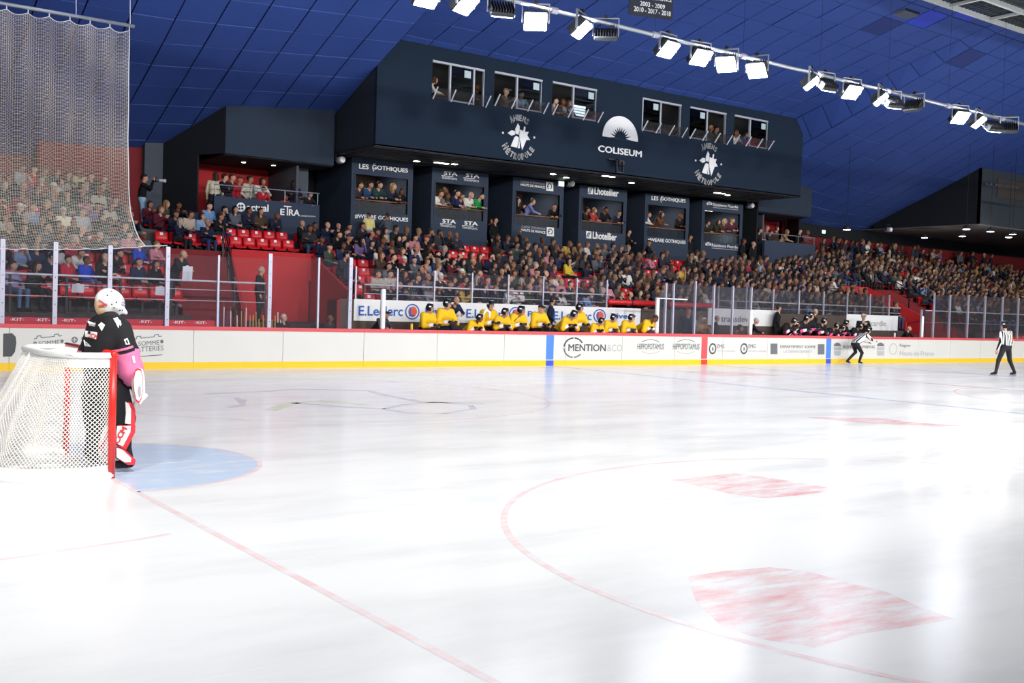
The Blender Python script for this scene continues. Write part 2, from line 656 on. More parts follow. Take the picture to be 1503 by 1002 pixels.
# faded emblem near the far face-off spot
for px, wd, mt in ((((300, 578), (390, 574), (430, 571), (540, 573), (565, 580), (620, 590), (710, 592)), .22, P_mauve),
                   (((565, 600), (590, 594), (640, 590), (690, 594), (695, 600), (650, 607), (600, 606), (567, 601)), .13, P_mauve),
                   (((395, 602), (412, 597), (430, 591), (470, 588), (540, 594)), .26, P_green),
                   (((430, 591), (505, 597), (565, 600)), .2, P_mauve)):
    obj('ice_emblem', strip_path([atz(u, v) for u, v in px], wd, .0007), mt, ice)

# ------------------------------------------------------------------ boards of the far side and its corners
boards = thing('rink_boards', 'white rink boards with red cap rail and yellow kick plate across the ice', 'boards', (25, BY, 0))
path = [(2 + RAD * math.cos(math.radians(a)) - 0, BY - RAD + RAD * math.sin(math.radians(a))) for a in range(180, 90, -12)]
joint = [2.0, 3.9]
xx = 3.9
while xx < 48:
    xx += 2.45
    joint.append(min(xx, 48.))
path += [(x, BY) for x in joint if x <= 48]
path += [(48 + RAD * math.sin(math.radians(a)), BY - RAD + RAD * math.cos(math.radians(a))) for a in range(12, 91, 12)]


def wall_seg(p, q, z0, z1, t0, t1, gap=.006):
    p, q = Vector((*p, 0)), Vector((*q, 0))
    d = (q - p).normalized()
    p, q = p + d * gap, q - d * gap
    nn = Vector((-d.y, d.x, 0))
    P = [p + nn * t0, q + nn * t0, q + nn * t1, p + nn * t1]
    return [(*v.xy, z0) for v in P] + [(*v.xy, z1) for v in P]


for p, q in zip(path[:-1], path[1:]):
    obj('board_panel', MB().hexa(wall_seg(p, q, .17, 1.0, 0, .1)), M['board'], boards)
    obj('kick_plate', MB().hexa(wall_seg(p, q, 0., .172, -.012, .1, .002)), M['kick'], boards)
    obj('cap_rail', MB().hexa(wall_seg(p, q, .995, 1.09, -.02, .14, .001)), M['cap'], boards)
bz = BY - .004
for x, c1, c2, wd in ((17.95, 'bluemark', 'bluemark2', .30), (25., 'redmark', 'redmark2', .30), (32.05, 'bluemark', 'bluemark2', .30)):
    obj('line_mark', MB().box(x - wd / 2, x + wd / 2, bz - .004, bz + .003, .20, .985), M[c1], boards)
    obj('line_mark', MB().box(x - wd / 2, x + wd / 2, bz - .022, bz - .006, .0, .172), M[c2], boards)


def bsign(s, u0, v0, u1, v1, hpx, mt='print', bold=.02):
    """print on the boards: baseline pixel ends and letter height in pixels"""
    p0, p1 = at(u0, v0, bz), at(u1, v1, bz)
    h = (at(u0, v0 - hpx, bz) - p0).length
    return letters(s, p0, p1, h, boards, M[mt], 'board_lettering', bold, .002)


def bpoly(px, mt, name='board_emblem', y=bz):
    pts = [at(u, v, y) for u, v in px]
    b = MB()
    b.plate([(p.x, p.z) for p in pts], y - .003, y + .003)
    return obj(name, b, M[mt], boards)


def bring(u, v, ru, rv, mt, t=.25, a0=0, a1=360, n=28, parent=None, y=None, name='board_emblem', th=.003):
    """flat ring; radii in pixels"""
    y = bz if y is None else y
    c = at(u, v, y)
    rx = (at(u + ru, v, y) - c).x
    rz = (at(u, v - rv, y) - c).z
    b = MB()
    vs, fs = [], []
    for k in range(n + 1):
        a = math.radians(a0 + (a1 - a0) * k / n)
        for q in (1, 1 - t):
            vs.append((c.x + rx * q * math.cos(a), y - th, c.z + rz * q * math.sin(a)))
    for k in range(n):
        fs.append((2 * k, 2 * k + 2, 2 * k + 3, 2 * k + 1))
    b.add(vs, fs)
    return obj(name, b, M[mt], parent or boards)


def disc(u, v, ru, rv, mt, parent=None, y=None, name='board_emblem', th=.004):
    return bring(u, v, ru, rv, mt, 1., parent=parent, y=y, name=name, th=th)


# adverts, left to right
bpoly(((-14, 490), (18, 489), (23, 494), (24, 503), (22, 516), (17, 523), (-16, 524)), 'print_d')
bsign('Pepper', -12, 507, 19, 505, 10, 'banner', .03)
bsign('Grill', -10, 519, 17, 517, 10, 'banner', .03)
for dx, dy in ((0, 0), (146.5, .5)):
    bsign('SOMME', 56.5 + dx, 507 + dy, 87 + dx, 505 + dy, 6.5, 'print', .0)
    bsign('BATTERIES', 49 + dx, 516.5 + dy, 93.5 + dx, 513.5 + dy, 7.5, 'print', .0)
    bring(51.5 + dx, 503.5 + dy, 2.4, 2.6, 'print', .55)
    disc(91 + dx, 500.5 + dy, 2.4, 2.6, 'print')
    pts = [(50, 497), (54, 496.5), (54.5, 493), (60, 492.5), (60.5, 495.5), (80, 493.5), (80.5, 490.5), (86, 490), (86.5, 493), (91, 492.5)]
    for (a, c), (e, f) in zip(pts[:-1], pts[1:]):
        A, B_ = at(a + dx, c + dy, bz - .003), at(e + dx, f + dy, bz - .003)
        obj('board_emblem', MB().tube([A, B_], .008, 4), M['print'], boards)
    A, B_ = at(53 + dx, 523 + dy, bz - .003), at(92 + dx, 520 + dy, bz - .003)
    obj('board_emblem', MB().tube([A, B_], .008, 4), M['print'], boards)
disc(109.5, 498.5, 4.6, 4.6, 'print')
bpoly(((106.5, 497.9), (112.5, 497.7), (112.5, 499.1), (106.5, 499.3)), 'board', y=bz - .005)
bpoly(((108.8, 495.6), (110.2, 495.6), (110.2, 501.4), (108.8, 501.4)), 'board', y=bz - .005)
bsign('SOMME', 119, 503.5, 158, 501, 9.5, 'print', .015)
# MENTION & CO
bring(842, 510, 15, 15.2, 'print_d', .13, 30, 86)
bring(842, 510, 15, 15.2, 'print_d', .13, 94, 176)
bring(842, 510, 15, 15.2, 'print', .13, 184, 266)
bring(842, 510, 15, 15.2, 'print', .13, 274, 318)
bsign('MENTION', 834, 515.2, 889, 515.5, 10.5, 'print_d', .018)
bsign('&CO', 891, 515.5, 913, 515.6, 10.2, 'print_l', -.004)
for u in (955, 1007):
    bsign('HIPPOPOTAMUS', u - 19.5, 512.6, u + 19.5, 512.8, 8.6, 'print', .012)
    bring(u, 504, 14, 6, 'print', .12, 20, 160)
    bring(u, 513.5, 14, 5.4, 'print_l', .12, 200, 340)
for u in (1046, 1092):
    bring(u, 511.5, 5.3, 8.2, 'print_d', .28)
    bpoly(((u - 1.2, 514), (u - .3, 509), (u + .6, 509), (u + 1.5, 514)), 'print')
    bsign('EMG', u + 6.5, 510.6, u + 17, 510.7, 5.5, 'print', .01)
    bsign('services energies', u + 6.5, 516.6, u + 33, 516.8, 3.0, 'print_l', .0)
bpoly(((1131, 504), (1141, 504), (1141, 519.5), (1131, 519.5)), 'print')
bsign('DEPARTEMENT SOMME', 1145, 510.6, 1197, 510.9, 4.2, 'print', .012)
bsign('LE DEPARTEMENT', 1150, 517.6, 1192, 517.9, 4., 'print_l', .006)
bpoly(((1200.5, 505), (1210, 505), (1210, 520), (1200.5, 520)), 'print')
for u in (1229, 1292.5):
    bpoly([(u + 5.2 * math.cos(math.radians(a)), 508 - 5.5 * math.sin(math.radians(a))) for a in range(0, 181, 20)], 'print')
    bpoly(((u - 5.2, 509.3), (u + 5.2, 509.3), (u + 5.2, 514), (u - 5.2, 514)), 'print_l')
    bpoly(((u - 5, 515), (u + 5, 515), (u + 4.3, 521.6), (u - 4.3, 521.6)), 'print_l')
bsign('RIVERY AMIENS', 1237, 510.8, 1284, 511.1, 4.2, 'print', .01)
bring(1311, 512, 5.5, 8.5, 'print_l', .12)
bsign('Région', 1320.5, 510, 1336, 510.1, 5.6, 'print', .004)
bsign('Hauts-de-France', 1320.5, 521.5, 1371, 521.8, 6.6, 'print_l', .006)

# ------------------------------------------------------------------ glass on the boards
glass = thing('glass_shield', 'clear glass panes between pale metal posts on top of the far boards', 'glass', (25, BY + .06, 1.09))
GY = BY + .06
posts = [(-1.1, 1, 3.05), (.45, 1, 3.05), (1.84, 1, 3.05), (2.99, 1, 3.05), (4.25, 1, 3.04), (5.66, 1, 3.09), (6.98, 0, 2.95), (8.4, 1, 3.07), (9.82, 0, 3.04), (10.8, 1, 3.09)]
posts2 = [(22.62, 0, 2.3), (23.05, 0, 2.86), (23.42, 0, 2.86), (24.5, 0, 2.98), (25.45, 0, 2.86), (26.45, 0, 2.88), (27.45, 0, 2.86)]
posts3 = [(38.4, 0, 2.3), (39.31, 0, 3.05), (40.54, 0, 3.0), (42.0, 0, 3.05), (43.4, 0, 3.05), (44.9, 0, 3.05), (46.3, 0, 3.05), (47.9, 0, 3.05)]
for ps in (posts, posts2, posts3):
    for x, thick, zt in ps:
        wd = .052 if thick else .026
        o = obj('stanchion', MB().box(x - wd, x + wd, GY - .04, GY + .03, 1.09, zt), M['alu'], glass)
        if thick:
            bb = MB()
            for k in range(6):
                bb.lathe([(.012, -.012), (.009, 0)], (x, GY - .042, 1.25 + .32 * k), 6, 0, 'y')
            obj('bolt', bb, M['black'], o)
    for (a, ta, za), (c, tc_, zc) in zip(ps[:-1], ps[1:]):
        obj('pane', MB().box(a + .02, c - .02, GY - .007, GY + .007, 1.09, min(za, zc) - .03), GL, glass)
for a0, a1 in zip(range(180, 96, -12), range(168, 84, -12)):
    p = (2 + RAD * math.cos(math.radians(a0)), GY - RAD + RAD * math.sin(math.radians(a0)))
    q = (2 + RAD * math.cos(math.radians(a1)), GY - RAD + RAD * math.sin(math.radians(a1)))
    if p[0] < -1.2:
        obj('pane', MB().hexa(wall_seg(p, q, 1.09, 3.0, -.007, .007, .02)), GL, glass)
# red advertising strip low behind the glass
for x0, x1 in ((1.9, 2.93), (3.05, 4.19), (4.31, 5.59), (5.72, 6.95), (46.2, 49)):
    o = thing('advert_strip', 'red advertising strip at the foot of the glass, ' + {1.9: 'in the pane beside the frame edge', 3.05: 'in the pane left of the goalkeeper', 4.31: 'behind the white goalie mask', 5.72: 'running up to the stick rack', 46.2: 'behind the striped referee'}[x0], 'advert', (x0, BY + .10, 1.09), 'red advertising strips along the glass')
    obj('strip', MB().box(x0, x1, BY + .10, BY + .115, 1.09, 1.245), M['stripred'], o)
    k = x0 + .28
    while k < x1 - .15:
        letters('-KIT-', (k - .16, BY + .098, 1.155), (k + .16, BY + .098, 1.155), .065, o, M['tagw'], 'lettering', .02, .004)
        k += .56
# padded white end posts at the benches
for x, zt, lb in ((11.86, 2.25, 'beside the man leaning at the end of the yellow bench'), (22.66, 2.30, 'at the right end of the yellow bench'), (27.46, 2.02, 'where the black and pink bench begins'), (38.45, 2.02, 'beyond the bald man past the black bench')):
    o = thing('bench_end_post', 'white padded glass end post ' + lb, 'post', (x, BY + .06, 1.09))
    obj('pad', MB().lathe([(.05, 1.09), (.075, 1.12), (.075, zt - .04), (.06, zt - .01), (.03, zt)], (x, BY + .05, 0), 12), M['white'], o, True)
    bb = MB()
    for k in range(4):
        bb.lathe([(.008, -.004), (.006, 0)], (x, BY - .028, 1.3 + .25 * k), 6, 0, 'y')
    obj('bolt', bb, M['print_d'], o)
o = thing('penalty_box_bar', 'white crossbar over the penalty box door between the glass posts', 'bar', (23, BY + .06, 2.3))
obj('bar', MB().box(22.6, 24.1, GY - .03, GY + .03, 2.29, 2.33), M['whitemetal'], o)

# ------------------------------------------------------------------ bench strip behind the boards
WY = 16.76
b = MB()
b.box(11.2, 38.6, BY + .15, WY, -.06, .15)
b.box(12.6, 38.4, 16.44, WY, .15, .45)
obj('bench_floor', b, M['rubber'], kind='structure')
b = MB()
b.box(-9, 11.2, BY + .15, 16.75, -.06, .0)
obj('corridor_floor', b, M['floorc'], kind='structure')
b = MB()
b.box(12.42, 38.6, WY, WY + .05, -.05, 1.93)
b.box(11.3, 12.42, WY, WY + .05, -.05, 1.93)
obj('wall_bench', b, mat('bench_wall_brown', '#4d4039', .8, var=.15, scale=2), kind='structure')


def wsign(par, s, u0, v0, u1, v1, hpx, y, mt, bold=.02, name='lettering'):
    p0, p1 = at(u0, v0, y), at(u1, v1, y)
    h = (at(u0, v0 - hpx, y) - p0).length
    return letters(s, p0, p1, h, par, mt, name, bold, .012)


bn = thing('bench_banner', 'long white advertising banner with E.Leclerc lettering behind the yellow team bench', 'banner', (11.8, WY - .02, 1.3))
obj('sheet', MB().box(11.78, 23.4, WY - .025, WY - .005, 1.29, 1.94), M['banner'], bn)
yy = WY - .027
for u in (526, 684, 812):
    k = {526: 1., 684: .92, 812: .86}[u]
    dv = {526: 0., 684: 3.5, 812: 6.}[u]
    wsign(bn, 'E.Leclerc', u, 463 + dv, u + 65 * k, 463.8 + dv, 14.5 * k, yy, M['blueink'], .02)
    cu, cv = u + 79 * k, 457.3 + dv
    bring(cu, cv, 10.6 * k, 11.6 * k, 'blueink', .17, parent=bn, y=yy, name='ring_logo', th=.012)
    disc(cu + .6 * k, cv, 6.3 * k, 7.6 * k, 'orange', parent=bn, y=yy, name='ring_logo', th=.012)
    wsign(bn, 'L', cu - 4.5 * k, cv + 6.5 * k, cu + 3. * k, cv + 6.6 * k, 13 * k, yy - .012, M['blueink'], .03)
    wsign(bn, 'Rivery', u + 98 * k, 463.5 + dv, u + 141 * k, 464.2 + dv, 12 * k, yy, M['blueink'], .03)
b2 = thing('transport_banner', 'white banner with grey transdev lettering behind the penalty box', 'banner', (27, WY - .02, 1.4))
obj('sheet', MB().box(26.9, 31.05, WY - .025, WY - .005, 1.40, 2.05), M['banner'], b2)
wsign(b2, 'transdev', 1058, 472, 1098, 472.6, 9, yy, M['print'], .01)
b3 = thing('plain_banner', 'white banner with faint grey lettering behind the black bench, below the second tunnel', 'banner', (35.5, WY - .02, 1.3))
obj('sheet', MB().box(35.4, 39.1, WY - .025, WY - .005, 1.33, 2.0), M['banner'], b3)
wsign(b3, 'Picardie', 1272, 478, 1300, 478.4, 8, yy, M['print_l'], .02)
for x0, x1, z, lb in ((21.9, 24.15, 2.14, 'ending at the white post by the yellow bench'), (24.9, 27.4, 2.13, 'behind the tall penalty box glass')):
    o = thing('foam_rail_pad', 'glossy red foam padded rail ' + lb, 'pad', (x0, WY, z))
    obj('pad', MB().lathe([(.06, x0), (.10, x0 + .03), (.10, x1 - .03), (.06, x1)], (0, WY + .1, z), 14, 0, 'x'), M['pad'], o, True)
    obj('strap', MB().lathe([(.105, (x0 + x1) / 2 - .03), (.105, (x0 + x1) / 2 + .03)], (0, WY + .1, z), 14, 0, 'x'), M['black'], o)
# glass and rail on top of the bench wall
rg = thing('bench_glass', 'low glass screen on slim posts above the banner, in front of the middle stand', 'glass', (17, WY, 1.94))
px = [11.85, 13.28, 14.62, 16.05, 17.49, 18.95, 20.42, 21.8]
for x in px:
    obj('glass_post', MB().box(x - .022, x + .022, WY + .02, WY + .07, 1.93, 2.92), M['alu'], rg)
for a, c in zip(px[:-1], px[1:]):
    obj('pane', MB().box(a + .02, c - .02, WY + .04, WY + .05, 1.94, 2.88), GL, rg)
rg2 = thing('bench_glass', 'low glass screen on slim posts behind the black and pink bench', 'glass', (33, WY, 1.94))
px = [27.5, 29.1, 30.7, 32.3, 33.9, 35.5, 37.1, 38.5]
for x in px:
    obj('glass_post', MB().box(x - .022, x + .022, WY + .02, WY + .07, 1.93, 2.92), M['alu'], rg2)
for a, c in zip(px[:-1], px[1:]):
    obj('pane', MB().box(a + .02, c - .02, WY + .04, WY + .05, 1.94, 2.88), GL, rg2)


def guard_rail(name, x0, x1, y, z0, zt, label, step=1.55, mids=(), posts_m='black', r=.028):
    o = thing(name, label, 'railing', (x0, y, z0))
    obj('handrail', MB().tube([(x0, y, zt), (x1, y, zt)], r, 8), M['whitemetal'], o, True)
    for mz in mids:
        obj('wire', MB().tube([(x0, y, mz), (x1, y, mz)], .009, 5), M['whitemetal'], o)
    n = max(1, round((x1 - x0) / step))
    for k in range(n + 1):
        x = x0 + (x1 - x0) * k / n
        obj('rail_post', MB().box(x - .03, x + .03, y + .012, y + .06, z0, zt + .01), M[posts_m], o)
    return o


guard_rail('guard_rail', -3., 8.95, 16.72, 1.30, 2.29, 'long white topped guard rail on black posts before the lowest rows of the left stand', 1.33, (1.75, 2.05))
guard_rail('guard_rail', 12.2, 22.1, WY + .14, 1.93, 2.39, 'white guard rail on black posts above the banner of the yellow bench', 1.65, (2.12,))
guard_rail('guard_rail', 27.6, 39.5, WY + .14, 1.93, 2.36, 'white guard rail behind the black and pink bench', 1.7, (2.12,))
guard_rail('guard_rail', 41.2, 56., 16.72, 1.30, 2.29, 'white guard rail before the crowded far right stand', 1.6, (1.75,))
for x0, x1, lb in ((12.8, 22.3, 'wooden players bench hidden behind the yellow team'), (28.2, 37.8, 'wooden players bench behind the black and pink team')):
    o = thing('players_bench', lb, 'bench', (x0, 16.2, .15))
    obj('bench_seat', MB().bevbox(x0, x1, 16.02, 16.42, .55, .60, .01), M['wood'], o)
    for k in range(5):
        x = x0 + .3 + (x1 - x0 - .6) * k / 4
        obj('leg', MB().box(x - .04, x + .04, 16.1, 16.35, .15, .55), M['black'], o)
# ------------------------------------------------------------------ terraces
Z0, RISE, TREAD, ROW0 = 1.33, .30, .78, 17.6


def row_y(i):
    return ROW0 + TREAD * i


def row_z(i):
    return Z0 + RISE * i


def terrace(x0, x1, r0, r1, front, ybase=None):
    b = MB()
    for i in range(r0, r1 + 1):
        ya = front if i == r0 else row_y(i) - .43
        yb = row_y(i) + .35
        b.box(x0, x1, ya, yb, 0 if i == r0 else row_z(i - 1) - .2, row_z(i))
    return obj('grandstand_steps', b, M['conc'], kind='structure')


terrace(-9, 6.9, 0, 10, 16.75)
terrace(12.4, 40.0, 0, 7, WY + .06)
terrace(45.5, 70, 0, 11, 16.75)
terrace(7.6, 12.4, 5, 8, 21.15)
terrace(40.0, 45.5, 5, 10, 21.15)
b = MB()
b.box(-12, 9.1, row_y(10) + .35, 28.2, 3.9, 4.33)
b.box(6.9, 9.2, row_y(7) - .4, 26.9, 3.5, 3.98)
b.box(9.1, 43.2, row_y(8) - .43, 27.5, 3.5, 3.73)
b.box(43.2, 70, row_y(10) + .35, 30, 3.9, 4.63)
obj('concourse_floor', b, M['floorc'], kind='structure')
# tunnels
for k, s in enumerate((1, -1)):
    X = (lambda x: x) if s == 1 else (lambda x: 52.4 - x)
    pa, pb = sorted((X(9.6), X(12.45)))
    b = MB()
    b.box(pa, pb, 21.02, 21.15, 2.52, 3.42)
    obj('wall_tunnel_parapet', b, M['red'], kind='structure')
    b = MB()
    b.box(min(X(9.6), X(12.3)), max(X(9.6), X(12.3)), 21.04, 21.14, 0, 2.6)
    obj('wall_tunnel_end', b, M['red'], kind='structure')
    b = MB()
    for q in range(6):
        b.box(min(X(8.75 + .08 * q), X(12.35)), max(X(8.75 + .08 * q), X(12.35)), 16.95 + .3 * q, 21.04, .19 * q - .02, .19 * (q + 1))
    obj('floor_tunnel', b, M['conc'], kind='structure')
    for x, zf in ((9.5, 1.45), (12.36, 1.7)):
        b = MB()
        prof = [(16.9, 0), (16.9, zf), (17.5, zf + .15), (21.1, 3.42), (21.1, 0)]
        xo = lambda y: (x - .26 * (21.1 - y)) if x < 10 else x
        vs = [(X(xo(y)), y, z) for y, z in prof] + [(X(xo(y) + .09), y, z) for y, z in prof]
        n = len(prof)
        b.add(vs, [tuple(range(n)), tuple(range(n, 2 * n))[::-1]] + [(i, n + i, n + (i + 1) % n, (i + 1) % n) for i in range(n)])
        obj('wall_tunnel_side', b, M['red'], kind='structure')
    # stair beside the tunnel
    b = MB()
    for i in range(0, 11):
        y = 17.2 + .38 * i
        xr = 8.4 + .26 * (y - 16.9)
        b.box(min(X(6.9), X(xr)), max(X(6.9), X(xr)), y, y + .40 if i < 10 else 22.0, 0, 1.33 + .2 * i)
    obj('stair_steps', b, M['reddark'], kind='structure')
    o = thing('stair_handrail', 'black sloping handrail of the stair beside the ' + ('tunnel with the stick rack' if s == 1 else 'far red tunnel'), 'railing', (X(9.4), 17.6, 1.5))
    for q, dz in enumerate((.95, .7, .45)):
        obj('handrail' if q == 0 else 'rail_bar', MB().tube([(X(8.35), 17.5, 1.5 + dz), (X(9.25), 20.9, 3.3 + dz)], .025 if q == 0 else .016, 6), M['black'], o)
    for y, z in ((17.5, 1.4), (19.2, 2.3), (20.9, 3.2)):
        xq = 8.35 + .265 * (y - 17.5)
        obj('rail_post', MB().box(X(xq) - .025, X(xq) + .025, y - .025, y + .025, z - .1, z + 1.06), M['black'], o)
b = MB()
b.box(11.2, 11.32, WY - .05, WY + .6, 0, 1.9)
obj('wall_tunnel_return', b, M['reddark'], kind='structure')

# ------------------------------------------------------------------ ceiling
CY = [(-30, 11.0), (-16, 13.2), (0, 15.0), (11, 13.75), (15, 12.75), (21.1, 11.15), (30, 7.55), (40, 3.6)]
MIR = 26.2


def ceil_z(x, y):
    c = float(np.interp(y, [p[0] for p in CY], [p[1] for p in CY]))
    if x > MIR:
        x = 2 * MIR - x
    k = min(max((y - 11.) / 10.1, 0), 1)
    t = min(max((15.5 - x) / .8, 0), 1)
    d = 1.08 * t * k + .094 * min(max(0, 14.7 - x), 8.) * k
    return c - d


xs = [15.5 + (36.9 - 15.5) * k / 17 for k in range(18)]
xs = [14.7 - 1.25 * k for k in range(22, -1, -1)] + xs + [37.7 + 1.25 * k for k in range(0, 24)]
ys = [4. + 1.12 * k for k in range(0, 24)]
b = MB()
vs = [(x, y, ceil_z(x, y) + .035) for x in xs for y in ys + [33.]]
n = len(ys) + 1
b.add(vs, [(i * n + j, (i + 1) * n + j, (i + 1) * n + j + 1, i * n + j + 1) for i in range(len(xs) - 1) for j in range(n - 1)])
ceiling = obj('ceiling', b, M['gridbar'], kind='structure')
b = MB()
for yb, ya in ((4., -16), (-16, -30)):
    for xa, xb in zip(xs[:-1], xs[1:]):
        b.quad((xa, ya, ceil_z(xa, ya)), (xb, ya, ceil_z(xb, ya)), (xb, yb, ceil_z(xb, yb)), (xa, yb, ceil_z(xa, yb)))
obj('ceiling_near', b, M['grate'], kind='structure')


def project(p):
    d = np.array(p) - CAM_P
    z = d @ AX[2]
    return 751.5 + CAM_F * (d @ AX[0]) / z, 501 - CAM_F * (d @ AX[1]) / z, z


cells = []
for xa, xb in zip(xs[:-1], xs[1:]):
    for ya, yb in zip(ys[:-1], ys[1:]):
        g = .022
        q = [(x, y, ceil_z(x, y)) for x, y in ((xa + g, ya + g), (xb - g, ya + g), (xb - g, yb - g), (xa + g, yb - g))]
        pr = [project(p) for p in q]
        vis = all(0 <= u <= 1503 and 0 <= v <= 400 and z > 0 for u, v, z in pr)
        ar = 0
        if vis:
            ar = abs(sum(pr[i][0] * pr[(i + 1) % 4][1] - pr[(i + 1) % 4][0] * pr[i][1] for i in range(4)) / 2)
            if 15 < (xa + xb) / 2 < 37.5 and ya > 21.1:
                ar = 0
        cells.append((ar, q))
cells.sort(key=lambda c: -c[0])


def tile_mb(b, q, dz=0.):
    lo = [(x, y, z - .0 + dz) for x, y, z in q]
    hi = [(x, y, z + .04 + dz) for x, y, z in q]
    b.add(lo + hi, [(0, 1, 2, 3), (0, 4, 5, 1), (1, 5, 6, 2), (2, 6, 7, 3), (3, 7, 4, 0)])


M_tile2 = mat('ceiling_blue_bright', '#2745c8', .5, var=.08, scale=.7)
M_tile3 = mat('ceiling_blue_dull', '#243878', .7, var=.1, scale=.7)
rest = MB()
for k, (ar, q) in enumerate(cells):
    if k < 290 and ar > 60:
        b = MB()
        tile_mb(b, q, random.choice((0, 0, 0, .008, -.01)))
        r = random.random()
        ty = q[0][1]
        mt = M['blueceil'] if ty > 13 or r < .72 else (M_tile2 if r < .88 else M_tile3)
        obj('ceiling_tile', b, mt, ceiling)
    else:
        tile_mb(rest, q)
obj('ceiling_tiles', rest, M['blueceil'], ceiling, kind='stuff')

# ------------------------------------------------------------------ outer walls
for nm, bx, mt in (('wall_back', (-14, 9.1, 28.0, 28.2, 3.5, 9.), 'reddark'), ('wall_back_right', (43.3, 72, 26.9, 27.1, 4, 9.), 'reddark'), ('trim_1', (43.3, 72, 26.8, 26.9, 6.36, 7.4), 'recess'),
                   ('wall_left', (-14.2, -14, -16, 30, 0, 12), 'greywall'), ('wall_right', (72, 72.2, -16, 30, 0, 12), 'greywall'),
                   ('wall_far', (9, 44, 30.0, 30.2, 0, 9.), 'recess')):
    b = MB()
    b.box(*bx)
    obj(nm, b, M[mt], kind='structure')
b = MB()
p0, p1 = at(213, 210, 26.6), at(243, 300, 26.6)
b.box(p0.x, p1.x, 26.6, 28., 3.7, 8.)
obj('wall_pilaster', b, M['greywall'], kind='structure')
b = MB()
b.box(5.0, p0.x, 26.9, 28., 3.7, 8.)
obj('wall_red', b, M['reddark'], kind='structure')


def wall_top(b, x0, y0, x1, y1, z0, th=.1, n=6, z1=None, m=0):
    """vertical wall from (x0, y0) to (x1, y1) rising from z0 up to the ceiling"""
    d = Vector((x1 - x0, y1 - y0, 0)).normalized()
    nn = Vector((-d.y, d.x, 0)) * th
    for k in range(n):
        a = Vector((x0, y0, 0)).lerp(Vector((x1, y1, 0)), k / n)
        c = Vector((x0, y0, 0)).lerp(Vector((x1, y1, 0)), (k + 1) / n)
        za = z1 if z1 else ceil_z(a.x, a.y) + .05
        zc = z1 if z1 else ceil_z(c.x, c.y) + .05
        b.hexa([(a.x, a.y, z0), (c.x, c.y, z0), (c.x + nn.x, c.y + nn.y, z0), (a.x + nn.x, a.y + nn.y, z0),
                (a.x, a.y, za), (c.x, c.y, zc), (c.x + nn.x, c.y + nn.y, zc), (a.x + nn.x, a.y + nn.y, za)], m)
    return b


# side lodges left and right of the row of towers
lodge = {}
for s, nm in ((1, 'left'), (-1, 'right')):
    X = (lambda x: x) if s == 1 else (lambda x: 52.3 - x)
    lb = thing('side_lodge', 'dark grey open balcony box ' + ('with actual and ETRA lettering above the red seats' if s == 1 else 'past the last tower, below a pale fascia'), 'balcony', (X(12.4), 24, 4))
    lodge[nm] = lb
    b = MB()
    wall_top(b, X(10.42), 24., X(14.55), 24., 6.86 if s == 1 else 7.02, .12 * s, 8, None if s == 1 else 8.6)
    obj('fascia', b, M['fascia2'], lb)
    b = MB()
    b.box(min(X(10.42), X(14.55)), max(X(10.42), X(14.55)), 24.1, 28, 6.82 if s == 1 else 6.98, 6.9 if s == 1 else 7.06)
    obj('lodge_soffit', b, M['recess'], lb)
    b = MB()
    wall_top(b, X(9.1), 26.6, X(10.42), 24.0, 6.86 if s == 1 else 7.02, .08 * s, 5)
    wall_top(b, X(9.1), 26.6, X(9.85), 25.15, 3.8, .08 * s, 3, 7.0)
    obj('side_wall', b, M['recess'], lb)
    if s == -1:
        b = MB()
        wall_top(b, 37.8, 24.0, 37.8, 27, 3.8, .08, 4, 8.6)
        obj('side_wall', b, M['recess'], lb)
    b = MB()
    b.box(min(X(10.05), X(14.0)), max(X(10.05), X(14.0)), 23.95, 24.1, 3.75, 5.36 if s == 1 else 5.6)
    obj('parapet', b, M['tower'], lb)
    b = MB()
    b.box(min(X(7.75), X(10.05)), max(X(7.75), X(10.05)), 23.97, 24.1, 3.9, 4.74)
    obj('low_parapet', b, M['tower'], lb)
    b = MB()
    b.box(min(X(9.1), X(14.5)), max(X(9.1), X(14.5)), 24.1, 28, 4.3, 4.4)
    obj('lodge_floor', b, M['floorc'], lb)
    b = MB()
    b.box(min(X(9.1), X(13.6)), max(X(9.1), X(13.6)), 27.2, 27.3, 4.3, 7.)
    obj('back_wall', b, M['red'], lb)
    b = MB()
    b.box(min(X(13.35), X(13.45)), max(X(13.35), X(13.45)), 24.6, 27.3, 4.3, 7.)
    b.box(min(X(13.45), X(14.2)), max(X(13.45), X(14.2)), 25.4, 25.5, 4.3, 7.)
    obj('partition', b, M['greywall'], lb)
    b = MB()
    zt = 5.75 if s == 1 else 5.95
    b.tube([(X(10.05), 23.98, zt), (X(14.0), 23.98, zt + .03)], .022, 6)
    for k in range(4):
        x = X(10.1 + 1.28 * k)
        b.tube([(x, 24.0, 5.3), (x, 24.0, zt)], .015, 5)
    obj('railing', b, M['pipe'], lb)
lb = lodge['left']
yy = 23.94
bring(353.5, 303.9, 6.6, 6.8, 'sign', 1., parent=lb, y=yy, name='round_logo', th=.01)
for a in (45, 135, 225, 315):
    disc(353.5 + 3. * math.cos(math.radians(a)), 303.9 + 3. * math.sin(math.radians(a)), 1.7, 1.7, 'tower', lb, yy - .012, 'round_logo')
wsign(lb, 'actual', 361.8, 309.4, 394, 310.9, 11.2, yy, M['sign'], .03)
wsign(lb, 'E', 411, 315.4, 417.5, 315.9, 9.5, yy, M['sign'], .03)
wsign(lb, 'T', 416, 315.8, 427, 316.6, 14.2, yy - .01, M['sign'], .0)
wsign(lb, 'RA', 423.5, 316.4, 439.8, 317.2, 9.6, yy, M['sign'], .03)
wsign(lb, 'constructions', 441, 317.5, 463, 318.6, 2.4, yy, M['sign'], .0)
